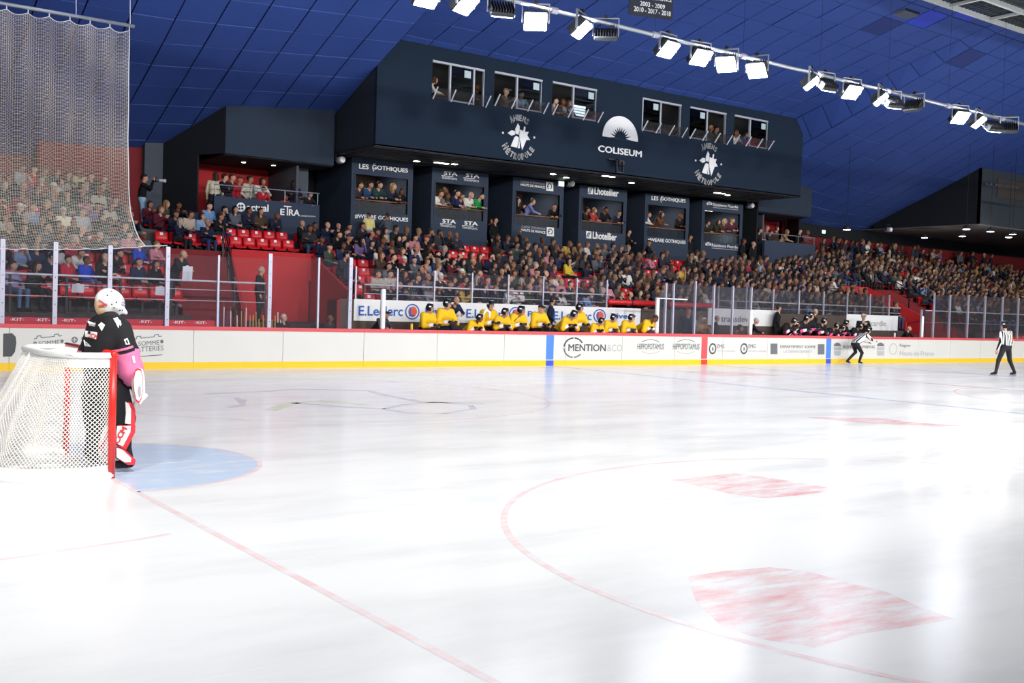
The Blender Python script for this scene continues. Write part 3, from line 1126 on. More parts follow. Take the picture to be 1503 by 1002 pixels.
for u, v in ((357.6, 237.5), (401.5, 242)):
    p = atz(u, v, 6.8)
    o = thing('downlight', 'small round downlight under the balcony box fascia, ' + ('nearer the dark side wall' if u < 380 else 'nearer the towers'), 'light', p)
    obj('rim', MB().lathe([(.10, -.02), (.11, 0), (.11, .03)], p, 12), M['alu'], o)
    obj('lamp_disc', MB().lathe([(.07, -.028), (.07, -.01)], p, 12), M['downlight'], o)

# ------------------------------------------------------------------ six lodge towers
TY = 24.3
towers = []
tinfo = [(515, 605, 'with LES GOTHIQUES lettering, nearest the open balcony box'), (633, 716, 'with two pairs of STA TRANSPORTS signs'),
         (752, 827, 'with CAISSE D\'EPARGNE signs and white square logo'), (850, 920, 'with bold Lhotellier signs'),
         (947, 1012, 'with LES GOTHIQUES lettering, between the Lhotellier and the last tower'), (1031, 1091, 'with a cloud shaped logo, last of the six')]
ZW0, ZW1, ZT = 5.32, 6.72, 7.29
for k, (u0, u1, lb_) in enumerate(tinfo):
    x0, x1 = at(u0, 300, TY).x, at(u1, 300, TY).x
    z1 = 6.69 + .022 * k
    t = thing('lodge_tower', 'slate grey lodge tower ' + lb_, 'tower', ((x0 + x1) / 2, TY, 3.73))
    towers.append((t, x0, x1))
    j0, j1 = x0 + .17, x1 - .22
    b = MB()
    b.box(x0, x1, TY, TY + .12, 3.7, ZW0)
    b.box(x0, x1, TY, TY + .12, z1, ZT)
    b.box(x0, j0, TY, TY + .12, ZW0, z1)
    b.box(j1, x1, TY, TY + .12, ZW0, z1)
    b.box(x0, x0 + .08, TY + .12, 27.4, 3.7, ZT)
    b.box(x1 - .08, x1, TY + .12, 27.4, 3.7, ZT)
    obj('wall_panel', b, M['tower'], t)
    b = MB()
    b.box(x0 + .08, x1 - .08, 27.2, 27.3, 4.6, ZT)
    b.box(x0 + .08, x1 - .08, TY + .12, 27.2, 7.0, 7.1)
    obj('lodge_room', b, M['lodgewall'], t)
    obj('lodge_floor', MB().box(x0 + .08, x1 - .08, TY + .12, 27.2, 4.6, 4.7), M['floorc'], t)
    obj('added_room_lamp', MB().box(x0 + .8, x1 - .8, 25.2, 25.6, 6.96, 6.995), M['downlight'], t)  # added glowing panel and area light, brightening the otherwise black lodge interior
    l = bpy.data.lights.new('added_room_glow', 'AREA')
    l.size, l.energy, l.color = .5, 9, (1, .86, .74)
    lo = bpy.data.objects.new('added_room_glow', l)
    COL.objects.link(lo)
    lo.parent = t
    lo.location = Vector(((x0 + x1) / 2, 25.4, 6.94)) - WLOC[t.name]
    obj('glass_parapet', MB().box(j0, j1, TY + .05, TY + .062, ZW0, 5.70), GLD, t)
    obj('handrail', MB().tube([(j0, TY + .03, 5.74), (j1, TY + .03, 5.76)], .028, 8), mat('rail_wood', '#8a5c46', .5, var=.1), t, True)
    fr = obj('opening_frame', MB().box(j0 - .05, j0, TY - .02, TY + .1, ZW0, z1).box(j1, j1 + .05, TY - .02, TY + .1, ZW0, z1).box(j0 - .05, j1 + .05, TY - .02, TY + .1, z1, z1 + .05), M['tower'], t)
ts = TY - .005
T = [t[0] for t in towers]
W_ = M['sign']
wsign(T[0], 'LES', 526.6, 247.4, 541, 248.8, 7.6, ts, W_, .03)
wsign(T[0], 'GOTHIQUES', 546, 249.4, 598.4, 254.6, 7.6, ts, W_, .03)
bring(550, 246, 3.6, 6.2, 'sign', .22, 70, 250, parent=T[0], y=ts - .006, name='blade_logo', th=.01)
wsign(T[0], '#WEARE', 520.4, 320.4, 552, 322.8, 6.8, ts, W_, .03)
wsign(T[0], 'GOTHIQUES', 554.5, 323, 598.8, 326.4, 6.8, ts, W_, .03)
for k, (dx, dy) in enumerate(((0, 0), (32.2, 3.2), (-2.2, 70), (30, 73))):
    wsign(T[1], 'STA', 651, 256.4, 671.2, 258.4, 5.6, ts, W_, .045) if k == 0 else wsign(T[1], 'STA', 651 + dx, 256.4 + dy, 671.2 + dx, 258.4 + dy, 5.6, ts, W_, .045)
    P_ = [at(u + dx, v + dy, ts) for u, v in ((648, 257.2), (665, 258.8), (665, 259.7), (648, 258.1))]
    obj('sign_stroke', MB().plate([(p.x, p.z) for p in P_], ts - .012, ts - .004), W_, T[1])
    wsign(T[1], 'TRANSPORTS', 648 + dx, 262.2 + dy, 670.4 + dx, 264.4 + dy, 3., ts, W_, .01)
for dx, dy in ((0, 0), (1, 66.3)):
    wsign(T[2], "CAISSE D'EPARGNE", 764.2 + dx, 267.6 + dy, 799.3 + dx, 271.4 + dy, 3.4, ts, M['print_l'], .0)
    wsign(T[2], 'HAUTS DE FRANCE', 763.8 + dx, 272.4 + dy, 799.3 + dx, 276.8 + dy, 3.7, ts, W_, .03)
    P_ = [at(u + dx, v + dy, ts) for u, v in ((801.3, 266.8), (811.8, 267.8), (811.8, 280.6), (801.3, 279.6))]
    sq = obj('square_logo', MB().plate([(p.x, p.z) for p in P_], ts - .014, ts - .004), W_, T[2])
    bring(806.6 + dx, 273.6 + dy, 3.6, 4.6, 'tower', .3, -60, 200, parent=sq, y=ts - .017, name='logo_curl', th=.002)
    bring(805.2 + dx, 275. + dy, 1.9, 2.6, 'tower', .5, 60, 300, parent=sq, y=ts - .017, name='logo_curl', th=.002)
for q0, q1, (a, c, e, f) in (((862.8, 274.6), (870.3, 285.2), (872, 285.2, 907.6, 289.2)), ((860, 338.8), (867.8, 350.2), (869.4, 350.4, 905, 353.6))):
    P_ = [at(u, v, ts) for u, v in (q0, (q1[0], q0[1] + .9), q1, (q0[0], q1[1] - .9))]
    sq = obj('square_logo', MB().plate([(p.x, p.z) for p in P_], ts - .014, ts - .004), W_, T[3])
    mu, mv = (q0[0] + q1[0]) / 2, (q0[1] + q1[1]) / 2
    for du in (-1.2, 1.):
        A, B_ = at(mu + du - 1.6, mv + 3.6, ts - .016), at(mu + du + 1.2, mv - 3.4, ts - .016)
        obj('logo_stroke', MB().tube([A, B_], .025, 4), M['tower'], sq)
    wsign(T[3], 'Lhotellier', a, c, e, f, 11.0, ts, W_, .04)
wsign(T[4], 'LES', 956, 293.5, 966, 294.4, 6.2, ts, W_, .03)
wsign(T[4], 'GOTHIQUES', 969.5, 294.8, 1006, 298.4, 6.2, ts, W_, .03)
bring(972, 292.6, 2.8, 5.2, 'sign', .22, 70, 250, parent=T[4], y=ts - .006, name='blade_logo', th=.01)
wsign(T[4], '#WEARE', 950.6, 354.6, 974.5, 356.2, 5.8, ts, W_, .03)
wsign(T[4], 'GOTHIQUES', 976, 356.4, 1006, 359, 5.8, ts, W_, .03)
for (lu, lv), (a, c, e, f) in (((1041, 298.6), (1046.5, 302.2, 1083, 305.8)), ((1039.3, 358), (1044.5, 361.6, 1083, 364.9))):
    for du, dv, r in ((-2.2, .4, 2.), (0, -.5, 2.4), (2.4, .3, 2.)):
        disc(lu + du, lv + dv, r, r, 'sign', T[5], ts, 'cloud_logo', .008)
    wsign(T[5], 'Résidence Picardie', a, c, e, f, 4.4, ts, W_, .015)
    P_ = [at(u, v, ts) for u, v in ((a, c + 1.8), (e, f + 1.8), (e, f + 2.6), (a, c + 2.6))]
    obj('sign_stroke', MB().plate([(p.x, p.z) for p in P_], ts - .012, ts - .004), M['print_l'], T[5])

# ------------------------------------------------------------------ press gallery: the overhanging box with six windows
FY = 21.1
XL, XR = 14.70, 37.40
ZBL, ZBR = 7.32, 7.49
zb = lambda x: ZBL + (ZBR - ZBL) * (x - XL) / (XR - XL)
pg = thing('press_gallery', 'big dark slate press gallery box with six windows and COLISEUM lettering', 'gallery', (26, FY, 7.3))
wins = [((635, 89), (711, 101), (635, 143.5), (711, 157)), ((726, 104.5), (796, 117), (726, 153), (796, 167)), ((811, 119.5), (876, 130.8), (811, 167.5), (876, 179)),
        ((943, 143.8), (1000, 153), (943, 191), (1000, 201)), ((1013, 156.8), (1066, 165.5), (1013, 202), (1066, 212)), ((1078, 168.5), (1127, 177), (1078, 211), (1127, 219))]
W3 = []
for tl, tr, bl, br in wins:
    a, c, d, e = at(*tl, FY), at(*tr, FY), at(*bl, FY), at(*br, FY)
    W3.append((a.x, c.x, (d.z + e.z) / 2, (a.z + c.z) / 2))
b = MB()
edge = XL


def fpanel(b, xa, xb, za0, za1, zb0, zb1, th=.15):
    b.hexa([(xa, FY, za0), (xb, FY, zb0), (xb, FY + th, zb0), (xa, FY + th, za0), (xa, FY, za1), (xb, FY, zb1), (xb, FY + th, zb1), (xa, FY + th, za1)])


for x0, x1, z0, z1 in W3 + [(XR, None, 0, 0)]:
    n = max(1, int((x0 - edge) / .6))
    for k in range(n):
        xa, xb = edge + (x0 - edge) * k / n, edge + (x0 - edge) * (k + 1) / n
        fpanel(b, xa, xb, zb(xa), ceil_z(xa, FY) + .06, zb(xb), ceil_z(xb, FY) + .06)
    if x1 is None:
        break
    fpanel(b, x0, x1, zb(x0), z0, zb(x1), z0)
    fpanel(b, x0, x1, z1, ceil_z(x0, FY) + .06, z1, ceil_z(x1, FY) + .06)
    edge = x1
obj('front_wall', b, M['facade'], pg)
b = MB()
wall_top(b, XL + .01, FY + .152, XL + .01, 27.5, 7.32, -.12, 8)
obj('end_wall', b, M['facade_b'], pg)
b = MB()
wall_top(b, XR - .01, FY + .152, XR - .01, 27.5, 7.49, .12, 8)
obj('end_wall', b, M['facade_b'], pg)
b = MB()
b.hexa([(XL, FY, ZBL - .02), (XR, FY, ZBR - .02), (XR, 27.5, ZBR - .02), (XL, 27.5, ZBL - .02), (XL, FY, ZBL + .05), (XR, FY, ZBR + .05), (XR, 27.5, ZBR + .05), (XL, 27.5, ZBL + .05)])
sof = obj('soffit', b, M['soffit'], pg)
b = MB()
for k in range(6):
    y = FY + .15 + .6 * k
    b.hexa([(XL, y, ZBL - .035), (XR, y, ZBR - .035), (XR, y + .03, ZBR - .035), (XL, y + .03, ZBL - .035), (XL, y, ZBL - .015), (XR, y, ZBR - .015), (XR, y + .03, ZBR - .015), (XL, y + .03, ZBL - .015)])
x = XL + .4
while x < XR:
    b.box(x, x + .03, FY + .02, TY + .6, zb(x) - .036, zb(x) - .014)
    x += 1.2
obj('soffit_bar', b, M['soffit_bar'], sof)
obj('gallery_room', MB().box(XL + .2, XR - .2, 23.6, 23.7, 7.4, 10.0).hexa([(XL + .9, FY + .16, 10.92), (XR - .9, FY + .16, 10.92), (XR - .9, 23.6, 9.95), (XL + .9, 23.6, 9.95), (XL + .9, FY + .16, 10.96), (XR - .9, FY + .16, 10.96), (XR - .9, 23.6, 9.99), (XL + .9, 23.6, 9.99)]), mat('gallery_room_dark', '#33302f', .9, var=.1), pg)
obj('gallery_floor', MB().box(XL + .2, XR - .2, FY + .15, 23.6, 8.3, 8.4), M['floorc'], pg)
for k, (x0, x1, z0, z1) in enumerate(W3):
    wz = 1. if k < 3 else .9
    f = .055
    b = MB()
    b.box(x0, x1, FY - .03, FY + .08, z1 - f - .02, z1)
    if k >= 3 or k == 1 or k == 2:
        b.box(x1 - f, x1, FY - .02, FY + .08, z0, z1)
    if k == 3:
        b.box(x0, x0 + f, FY - .02, FY + .08, z0, z1)
    b.box(x1 - .03, x1, FY - .02, FY + .08, z0, z1)
    wf = obj('window', b, M['glass_frame'], pg)
    mids = (x0 + (x1 - x0) * .34, x0 + (x1 - x0) * .80) if k == 0 else (x0 + (x1 - x0) * .47,)
    for mx in mids:
        obj('mullion', MB().box(mx - .035, mx + .035, FY - .02, FY + .07, z0, z1), M['glass_frame'], wf)
    pa, pb = (mids[0], mids[1]) if k == 0 else ((mids[0], x1) if k not in (3, 4) else (x0, mids[0]))
    obj('sash_rail', MB().box(pa, pb, FY - .01, FY + .05, z0, z0 + .05), M['glass_frame'], wf)
    obj('pane', MB().box(pa + .03, pb - .03, FY + .01, FY + .02, z0 + .05, z1 - .08), GLW, wf)
    obj('sticker', MB().box(pb - .42, pb - .14, FY - .002, FY + .008, z1 - .42, z1 - .16), mat('sticker_pale', '#b9cfd3', .5), wf)
    obj('guard_glass', MB().hexa([(x0, FY - .02, z0), (x1, FY - .02, z0), (x1, FY - .01, z0), (x0, FY - .01, z0), (x0, FY - .30, z0 + .34), (x1, FY - .30, z0 + .34), (x1, FY - .29, z0 + .34), (x0, FY - .29, z0 + .34)]), GLD if k < 0 else GL, wf)
    nb = 4
    for q in range(nb):
        x = x0 + .06 + (x1 - x0 + .05) * q / (nb - 1)
        obj('guard_bracket', MB().tube([(x, FY - .0, z0 - .02), (x, FY - .32, z0 + .36)], .026, 6), M['whitemetal'], wf)
# lettering and emblems on the front
fy = FY - .004
wsign(pg, 'COLISEUM', 877.5, 222.4, 941.6, 231.0, 9.8, fy, W_, .035)
A, B_, C_ = at(883.9, 199.9, fy), at(935.8, 207.9, fy), at(908, 170, fy)
cx, cz = (A.x + B_.x) / 2, (A.z + B_.z) / 2
rx, rz = (B_.x - A.x) / 2, C_.z - cz
n = 28
obj('sun_emblem', MB().plate([(cx + rx * math.cos(math.pi * k / n), cz + rz * math.sin(math.pi * k / n) * 1.0) for k in range(n + 1)], fy - .02, fy), W_, pg)
star = [(cx - rx * .62, cz - .002)]
for k in range(0, 23):
    a = math.pi * (1 - k / 22.)
    if k % 2 == 0:
        q = .62 if k in (2, 20) else (.66 if k == 11 else .52)
        q = .60 if k in (0, 22) else q
    else:
        q = .30
    star.append((cx + rx * q * math.cos(a), cz + rz * q * math.sin(a)))
star.append((cx + rx * .62, cz - .002))
obj('sun_emblem', MB().plate(star, fy - .03, fy - .021), M['facade'], pg)


def arc_letters(s, cx, cz, r, a_mid, span, h, top=True):
    """letters set round a circle on the front wall"""
    b = MB()
    wd = [.35 if ch in 'I' else (1.15 if ch in 'MÉ' else .95) for ch in s]
    tot = sum(wd)
    acc = 0
    for ch, w_ in zip(s, wd):
        f = (acc + w_ / 2) / tot
        acc += w_
        a = math.radians(a_mid + (span / 2 - span * f) * (1 if top else -1))
        key = (ch, .055)
        if key not in TEXTS:
            TEXTS[key] = text_mb(ch, .055)
        t = TEXTS[key]
        p = Vector((cx + r * math.cos(a), 0, cz + r * math.sin(a)))
        tx = Vector((math.sin(a), 0, -math.cos(a))) * (1 if top else -1)
        tz = Vector((math.cos(a), 0, math.sin(a))) * (1 if top else -1)
        lw = math.radians(span) * r * w_ / tot * .80
        hh = h * (1.22 if ch in 'É' else 1)
        if (ch in 'AM') and acc <= 1.2:
            hh *= 1.25
        b.add([p + tx * (x - .5) * lw + tz * (z - .5) * hh + Vector((0, fy - .02, 0)) for x, z, _ in t.v], t.f)
    return b


for k, (u, v) in enumerate(((761.1, 201.5), (1039.6, 241.0))):
    c = at(u, v, fy)
    R = .74 if k == 0 else .80
    obj('round_lettering', arc_letters('AMIENS', c.x, c.z, R, 90, 74, .24), W_, pg)
    obj('round_lettering', arc_letters('MÉTROPOLE', c.x, c.z, R, 270, 130, .24, False), W_, pg)
    for sx in (-1, 1):
        obj('emblem_dot', MB().plate([(c.x + sx * R + .045 * math.cos(a * .7854), c.z + .08 + .045 * math.sin(a * .7854)) for a in range(8)], fy - .02, fy), W_, pg)
    q = R / .74
    for poly in (((-.06, .52), (-.17, .30), (-.16, .12), (-.02, .10), (.03, .25), (.02, .42)), ((-.52, .10), (-.36, .22), (-.20, .22), (-.18, .08), (-.34, .02)),
                 ((-.36, -.38), (-.20, -.02), (-.12, .04), (.0, .0), (-.06, -.40)), ((-.02, -.42), (.02, -.02), (.07, -.40)),
                 ((.05, .30), (.20, .26), (.24, .44), (.30, .43), (.28, .25), (.46, .26), (.40, .12), (.54, -.04), (.36, -.06), (.18, -.46), (.06, -.10), (.02, .10))):
        obj('leaf_emblem', MB().plate([(c.x + x * q, c.z + z * q) for x, z in poly], fy - .02, fy), W_, pg)
# soffit lights
for k, (u, v) in enumerate(((611.6, 234), (648, 237), (667, 238.6), (812, 254.6), (831, 260), (893, 258.5), (927, 268.6), (1056, 285), (1068, 288))):
    p = atz(u, v, 7.36)
    p.z = zb(p.x) - .03
    o = thing('soffit_light', 'small flat light in the gallery soffit, %s counted from the balcony box' % ['first', 'second', 'third', 'fourth', 'fifth', 'sixth', 'seventh', 'eighth', 'ninth'][k], 'light', p)
    wdx = .30 if k in (1, 5, 7) else .10
    obj('light_frame', MB().box(p.x - wdx - .03, p.x + wdx + .03, p.y - .11, p.y + .11, p.z - .02, p.z + .005), M['soffit_bar'], o)
    obj('diffuser', MB().box(p.x - wdx, p.x + wdx, p.y - .08, p.y + .08, p.z - .03, p.z - .018), M['downlight'], o)
# dark wall deep between the towers
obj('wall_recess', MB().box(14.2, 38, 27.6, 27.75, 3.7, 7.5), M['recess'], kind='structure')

# right end block under the roof
rb = thing('end_block', 'dark grey block with bright pendant lamps beneath it over the far right stand', 'gallery', (57, 19.5, 7.1))
b = MB()
wall_top(b, 50, 19.5, 66, 19.5, 7.05, .12, 8)
obj('front_wall', b, mat('block_grey', '#343c44', .85, var=.06), rb)
b = MB()
wall_top(b, 50, 26., 50, 19.5, 7.05, .12, 8)
obj('side_wall', b, M['recess'], rb)
obj('underside', MB().box(50, 66, 19.5, 28, 7.0, 7.06), mat('underside_grey', '#6a6a6c', .8, var=.05), rb)
p = at(1470, 272, 19.45)
obj('wall_window', MB().box(51.6, 55.0, 19.44, 19.49, 8.6, 9.6), mat('block_window_dark', '#4a423f', .5), rb)
wsign(rb, 'LA RÉGION', 1447, 272, 1494, 277, 5, 19.42, M['print'], .02)
for k, (u, v) in enumerate(((1357, 346.5), (1418.5, 333.5), (1412.5, 344), (1453.7, 337), (1480.6, 345.5), (1486.6, 341), (1243, 334))):
    p = atz(u, v, 6.55 if k < 6 else 6.2)
    o = thing('pendant_lamp', 'bright pendant lamp %s' % ('over the far stand beside the pale balcony fascia' if k == 6 else 'under the dark end block, ' + ('nearest the back corner', 'upper one near the block corner', 'lower one near the block corner', 'in the middle of the front edge', 'lower one at the picture edge', 'upper one at the picture edge')[k]), 'lamp', p)
    obj('shade', MB().lathe([(.20, -.10), (.21, -.08), (.12, .06), (.05, .12), (.02, .14)], p, 14), M['lamphouse'], o, True)
    obj('bulb', MB().lathe([(.03, -.12), (.17, -.105), (.17, -.09)], p, 12), M['downlight'], o, True)
    l = bpy.data.lights.new('pendant_glow', 'POINT')
    l.energy, l.color, l.shadow_soft_size = 30, (1, .93, .84), .1
    lo = bpy.data.objects.new('pendant_glow', l)
    COL.objects.link(lo)
    lo.parent = o
    lo.location = (0, 0, -.2)
    zc = 7.0 if p.x > 50 and 19.5 < p.y < 28 else ceil_z(p.x, p.y)
    obj('cord', MB().tube([p + Vector((0, 0, .12)), Vector((p.x, p.y, zc + .02))], .012, 5), M['black'], o)
for k, (u, v, y, lb_) in enumerate(((1209, 340, 26.8, 'beside the pale balcony fascia'), (1299.5, 349, 27.5, 'over the middle of the far stand'), (1327, 352.5, 27.5, 'next to the dark end block'), (824, 269.5, 24.2, 'beside the CAISSE D\'EPARGNE tower'))):
    p = at(u, v, y)
    o = thing('exit_sign', 'small pale lit exit sign ' + lb_, 'sign', p)
    obj('case', MB().bevbox(p.x - .17, p.x + .17, y, y + .08, p.z - .12, p.z + .12, .015), M['white'], o)
    obj('sign_face', MB().box(p.x - .14, p.x + .14, y - .008, y, p.z - .09, p.z + .09), M['exit'], o)
    obj('hanger', MB().box(p.x - .01, p.x + .01, y + .03, y + .05, p.z + .11, p.z + (.5 if k < 3 else .9)), M['black'], o)
# ------------------------------------------------------------------ floodlight bank on its pipe
LY, PZ = 9.5, 9.3
ptruss = thing('lighting_pipe', 'long pale lighting pipe hung under the blue ceiling carrying the floodlights', 'truss', (25, LY, PZ))
obj('pipe', MB().tube([(-6, LY, PZ), (50, LY, PZ)], .055, 10), M['pipe'], ptruss, True)
x = -4.
k = 0
while x < 50:
    obj('collar', MB().lathe([(.085, x - .1), (.085, x + .1)], (0, LY, PZ), 10, 0, 'x'), M['alu'], ptruss)
    obj('hanger_rod', MB().tube([(x, LY, PZ), (x, LY, ceil_z(x, LY))], .005, 5), M['black'], ptruss)
    x += 3.48
    k += 1
lamps = [(627, -4, 'A', 0), (683, 6, 'A', 20), (735, 16, 'E', 0), (786, 31, 'A', -35), (853, 42, 'A', 30), (889, 49, 'O', 20), (980, 72, 'A', 5), (1028, 84, 'A', -10),
         (1066, 94, 'S', -60), (1111, 103, 'S', -68), (1190, 119, 'A', 30), (1212, 126, 'E', 10), (1250, 135, 'A', -15), (1292, 142, 'A', 25), (1309, 152, 'E', 0), (1342, 155, 'O', -20),
         (1409, 170, 'A', -20), (1436, 177, 'A', 15), (1456, 187, 'E', 0), (1480, 187, 'O', 10)]


def floodlight(p, yaw, tilt, lit, label):
    """a square LED flood head; yaw 0 shines towards the near side of the rink"""
    t = thing('floodlight', label, 'floodlight', p)
    t.rotation_euler = (0, 0, math.radians(yaw))
    R = Matrix.Rotation(math.radians(-tilt), 4, 'X')      # shine direction -Y, tilted down
    h = MB().bevbox(-.31, .31, -.05, .07, -.27, .27, .03)
    for q in range(9):
        xx_ = -.28 + .07 * q
        h.box(xx_ - .008, xx_ + .008, .06, .17, -.24, .24)
    Dn = Matrix.Rotation(math.radians(tilt), 4, 'X')
    obj('housing', h.xform(Dn), M['lamphouse'], t, local=True)
    obj('lens', MB().bevbox(-.275, .275, -.062, -.045, -.235, .235, .01).xform(Dn), M['lampface'] if lit else M['alu'], t, local=True)
    br = MB()
    for sx in (-1, 1):
        br.box(sx * .335 - .012, sx * .335 + .012, -.03, .03, -.05, .42)
    br.box(-.345, .345, -.03, .03, .40, .43)
    obj('bracket', br, M['pipe'], t, local=True)
    obj('clamp', MB().box(-.05, .05, -.05, .05, .42, .50), M['black'], t, local=True)
    if lit:
        l = bpy.data.lights.new('floodlight_beam', 'AREA')
        l.size = .5
        l.energy = lit
        l.spread = math.radians(130)
        l.color = (1, .99, .97)
        lo = bpy.data.objects.new('floodlight_beam', l)
        COL.objects.link(lo)
        lo.parent = t
        lo.matrix_local = Dn @ Matrix.Translation((0, -.08, 0)) @ Matrix.Rotation(math.radians(90), 4, 'X')
    return t


kname = dict(A='shining towards the near ice', E='edge-on, shining at the far boards', S='turned sideways', O='switched off')
ordn = ['first', 'second', 'third', 'fourth', 'fifth', 'sixth', 'seventh', 'eighth', 'ninth', 'tenth', 'eleventh', 'twelfth', 'thirteenth', 'fourteenth', 'fifteenth', 'sixteenth', 'seventeenth', 'eighteenth', 'nineteenth', 'twentieth']
for k, (u, v, kd, yw) in enumerate(lamps):
    p = at(u, v, LY)
    p.z = min(p.z, PZ - .30)
    lb_ = 'square floodlight %s, %s along the pipe from the goal end' % (kname[kd], ordn[k])
    if kd == 'A':
        floodlight(p, yw, 50, LAMP_W, lb_)
    elif kd == 'S':
        floodlight(p, yw, 48, LAMP_W * .6, lb_)
    elif kd == 'E':
        floodlight(p, 180 + yw - 20, 50, LAMP_W * .2, lb_)
    else:
        floodlight(p, 120 + yw, 50, 0, lb_)

# one more lamp close under the ceiling, just above the picture edge, washing the blue tiles
p = at(312, -26, 13.0)
p.z = ceil_z(p.x, 13.0) - 1.25
t = thing('ceiling_lamp', 'bright lamp hung close under the blue ceiling above the hanging net', 'lamp', p)
obj('bowl', MB().lathe([(.05, -.16), (.22, -.10), (.26, .0), (.24, .02)], p, 16), M['lamphouse'], t, True)
obj('bulb', MB().lathe([(.21, .0), (.20, .03), (.12, .07), (.04, .09)], p, 16), M['downlight'], t, True)
obj('hanger_rod', MB().tube([p + Vector((.23, 0, 0)), Vector((p.x + .23, p.y, ceil_z(p.x + .23, p.y)))], .012, 5), M['black'], t)
l = bpy.data.lights.new('ceiling_lamp_glow', 'POINT')
l.energy = 420
l.shadow_soft_size = .12
lo = bpy.data.objects.new('ceiling_lamp_glow', l)
COL.objects.link(lo)
lo.parent = t
lo.location = (0, 0, .22)

# black honours banner hung from the roof, cut by the top of the picture
p0, p1 = at(923, 21, 12.), at(987, 30, 12.)
hb = thing('honours_banner', 'black hanging banner with white year numbers high above the floodlights', 'banner', (p0.x, 12, p0.z))
obj('cloth', MB().hexa([(p0.x, 12.0, p0.z), (p1.x, 12.0, p1.z), (p1.x, 12.02, p1.z), (p0.x, 12.02, p0.z), (p0.x, 12.0, p0.z + 1.7), (p1.x, 12.0, p0.z + 1.7), (p1.x, 12.02, p0.z + 1.7), (p0.x, 12.02, p0.z + 1.7)]), mat('banner_black', '#2a2f3c', .8, var=.05), hb)
wsign(hb, '2003 - 2009', 939, 8.2, 975.5, 14.0, 7, 11.99, W_, .02)
wsign(hb, '2010 - 2017 - 2018', 930, 16.2, 984, 24.2, 7.4, 11.99, W_, .02)
wsign(hb, 'CHAMPION DE FRANCE', 929, -3.6, 985, 3.5, 6.5, 11.99, W_, .02)
obj('rod', MB().tube([(p0.x - .1, 12.01, p0.z + 1.72), (p1.x + .1, 12.01, p0.z + 1.72)], .025, 6), M['pipe'], hb)
for x in (p0.x, p1.x):
    obj('wire', MB().tube([(x, 12.01, p0.z + 1.7), (x, 12.01, ceil_z(x, 12))], .008, 5), M['pipe'], hb)

# pale steel gantry with grating at the roof crown (upper right)
gz = 12.95
g0, g1 = atz(1335, -5, gz), atz(1503, 47, gz)
gy = (g0.y + g1.y) / 2
ga = thing('roof_gantry', 'pale steel gantry with dark grating under the roof crown, cut by the picture corner', 'gantry', (g1.x, gy, gz))
for q, yv in enumerate((gy, gy - 1.3, gy - 2.6)):
    obj('beam', MB().box(16, 60, yv - .06, yv + .06, gz, gz + .16), M['rooflight'], ga)
x = 16.
while x < 60:
    obj('cross_beam', MB().box(x - .05, x + .05, gy - 2.6, gy, gz + .02, gz + .12), M['rooflight'], ga)
    x += 2.6
gr = MB()
x = 16.
while x < 60:
    gr.box(x, x + .03, gy - 4.2, gy, gz + .14, gz + .2)
    x += .24
for k in range(12):
    gr.box(16, 60, gy - .35 * k - .03, gy - .35 * k, gz + .15, gz + .19)
obj('grating', gr, M['grate'], ga, kind='stuff')
for x in (20, 29, 38, 47, 56):
    obj('hanger_rod', MB().tube([(x, gy, gz + .1), (x, gy, ceil_z(x, gy) + .02)], .02, 5), M['rooflight'], ga)
# loudspeaker cluster near the ceiling
p = at(1330, 12, 12.5)
sp = thing('ceiling_speaker', 'dim grey loudspeaker hung from the blue ceiling beside the gantry', 'speaker', p)
obj('cabinet', MB().bevbox(p.x - .55, p.x + .45, 12.2, 12.8, p.z - .3, p.z + .35, .06), mat('speaker_grey', '#5b6270', .7), sp)
obj('grille', MB().box(p.x - .48, p.x + .38, 12.17, 12.2, p.z - .24, p.z + .28), mat('speaker_grille', '#394050', .8), sp)
obj('bracket', MB().tube([(p.x, 12.5, p.z + .3), (p.x, 12.5, ceil_z(p.x, 12.5))], .03, 6), M['black'], sp)

# ------------------------------------------------------------------ protective nets hanging above the corners
NY = 15.1


def net_right_edge(s):
    """x of the free edge, s = 0 at the pipe, 1 at the lowest corner"""
    return float(np.interp(s, [0, .5, .72, .84, .92, .97, 1.], [4.60, 4.62, 4.66, 4.72, 4.83, 4.95, 5.10]))


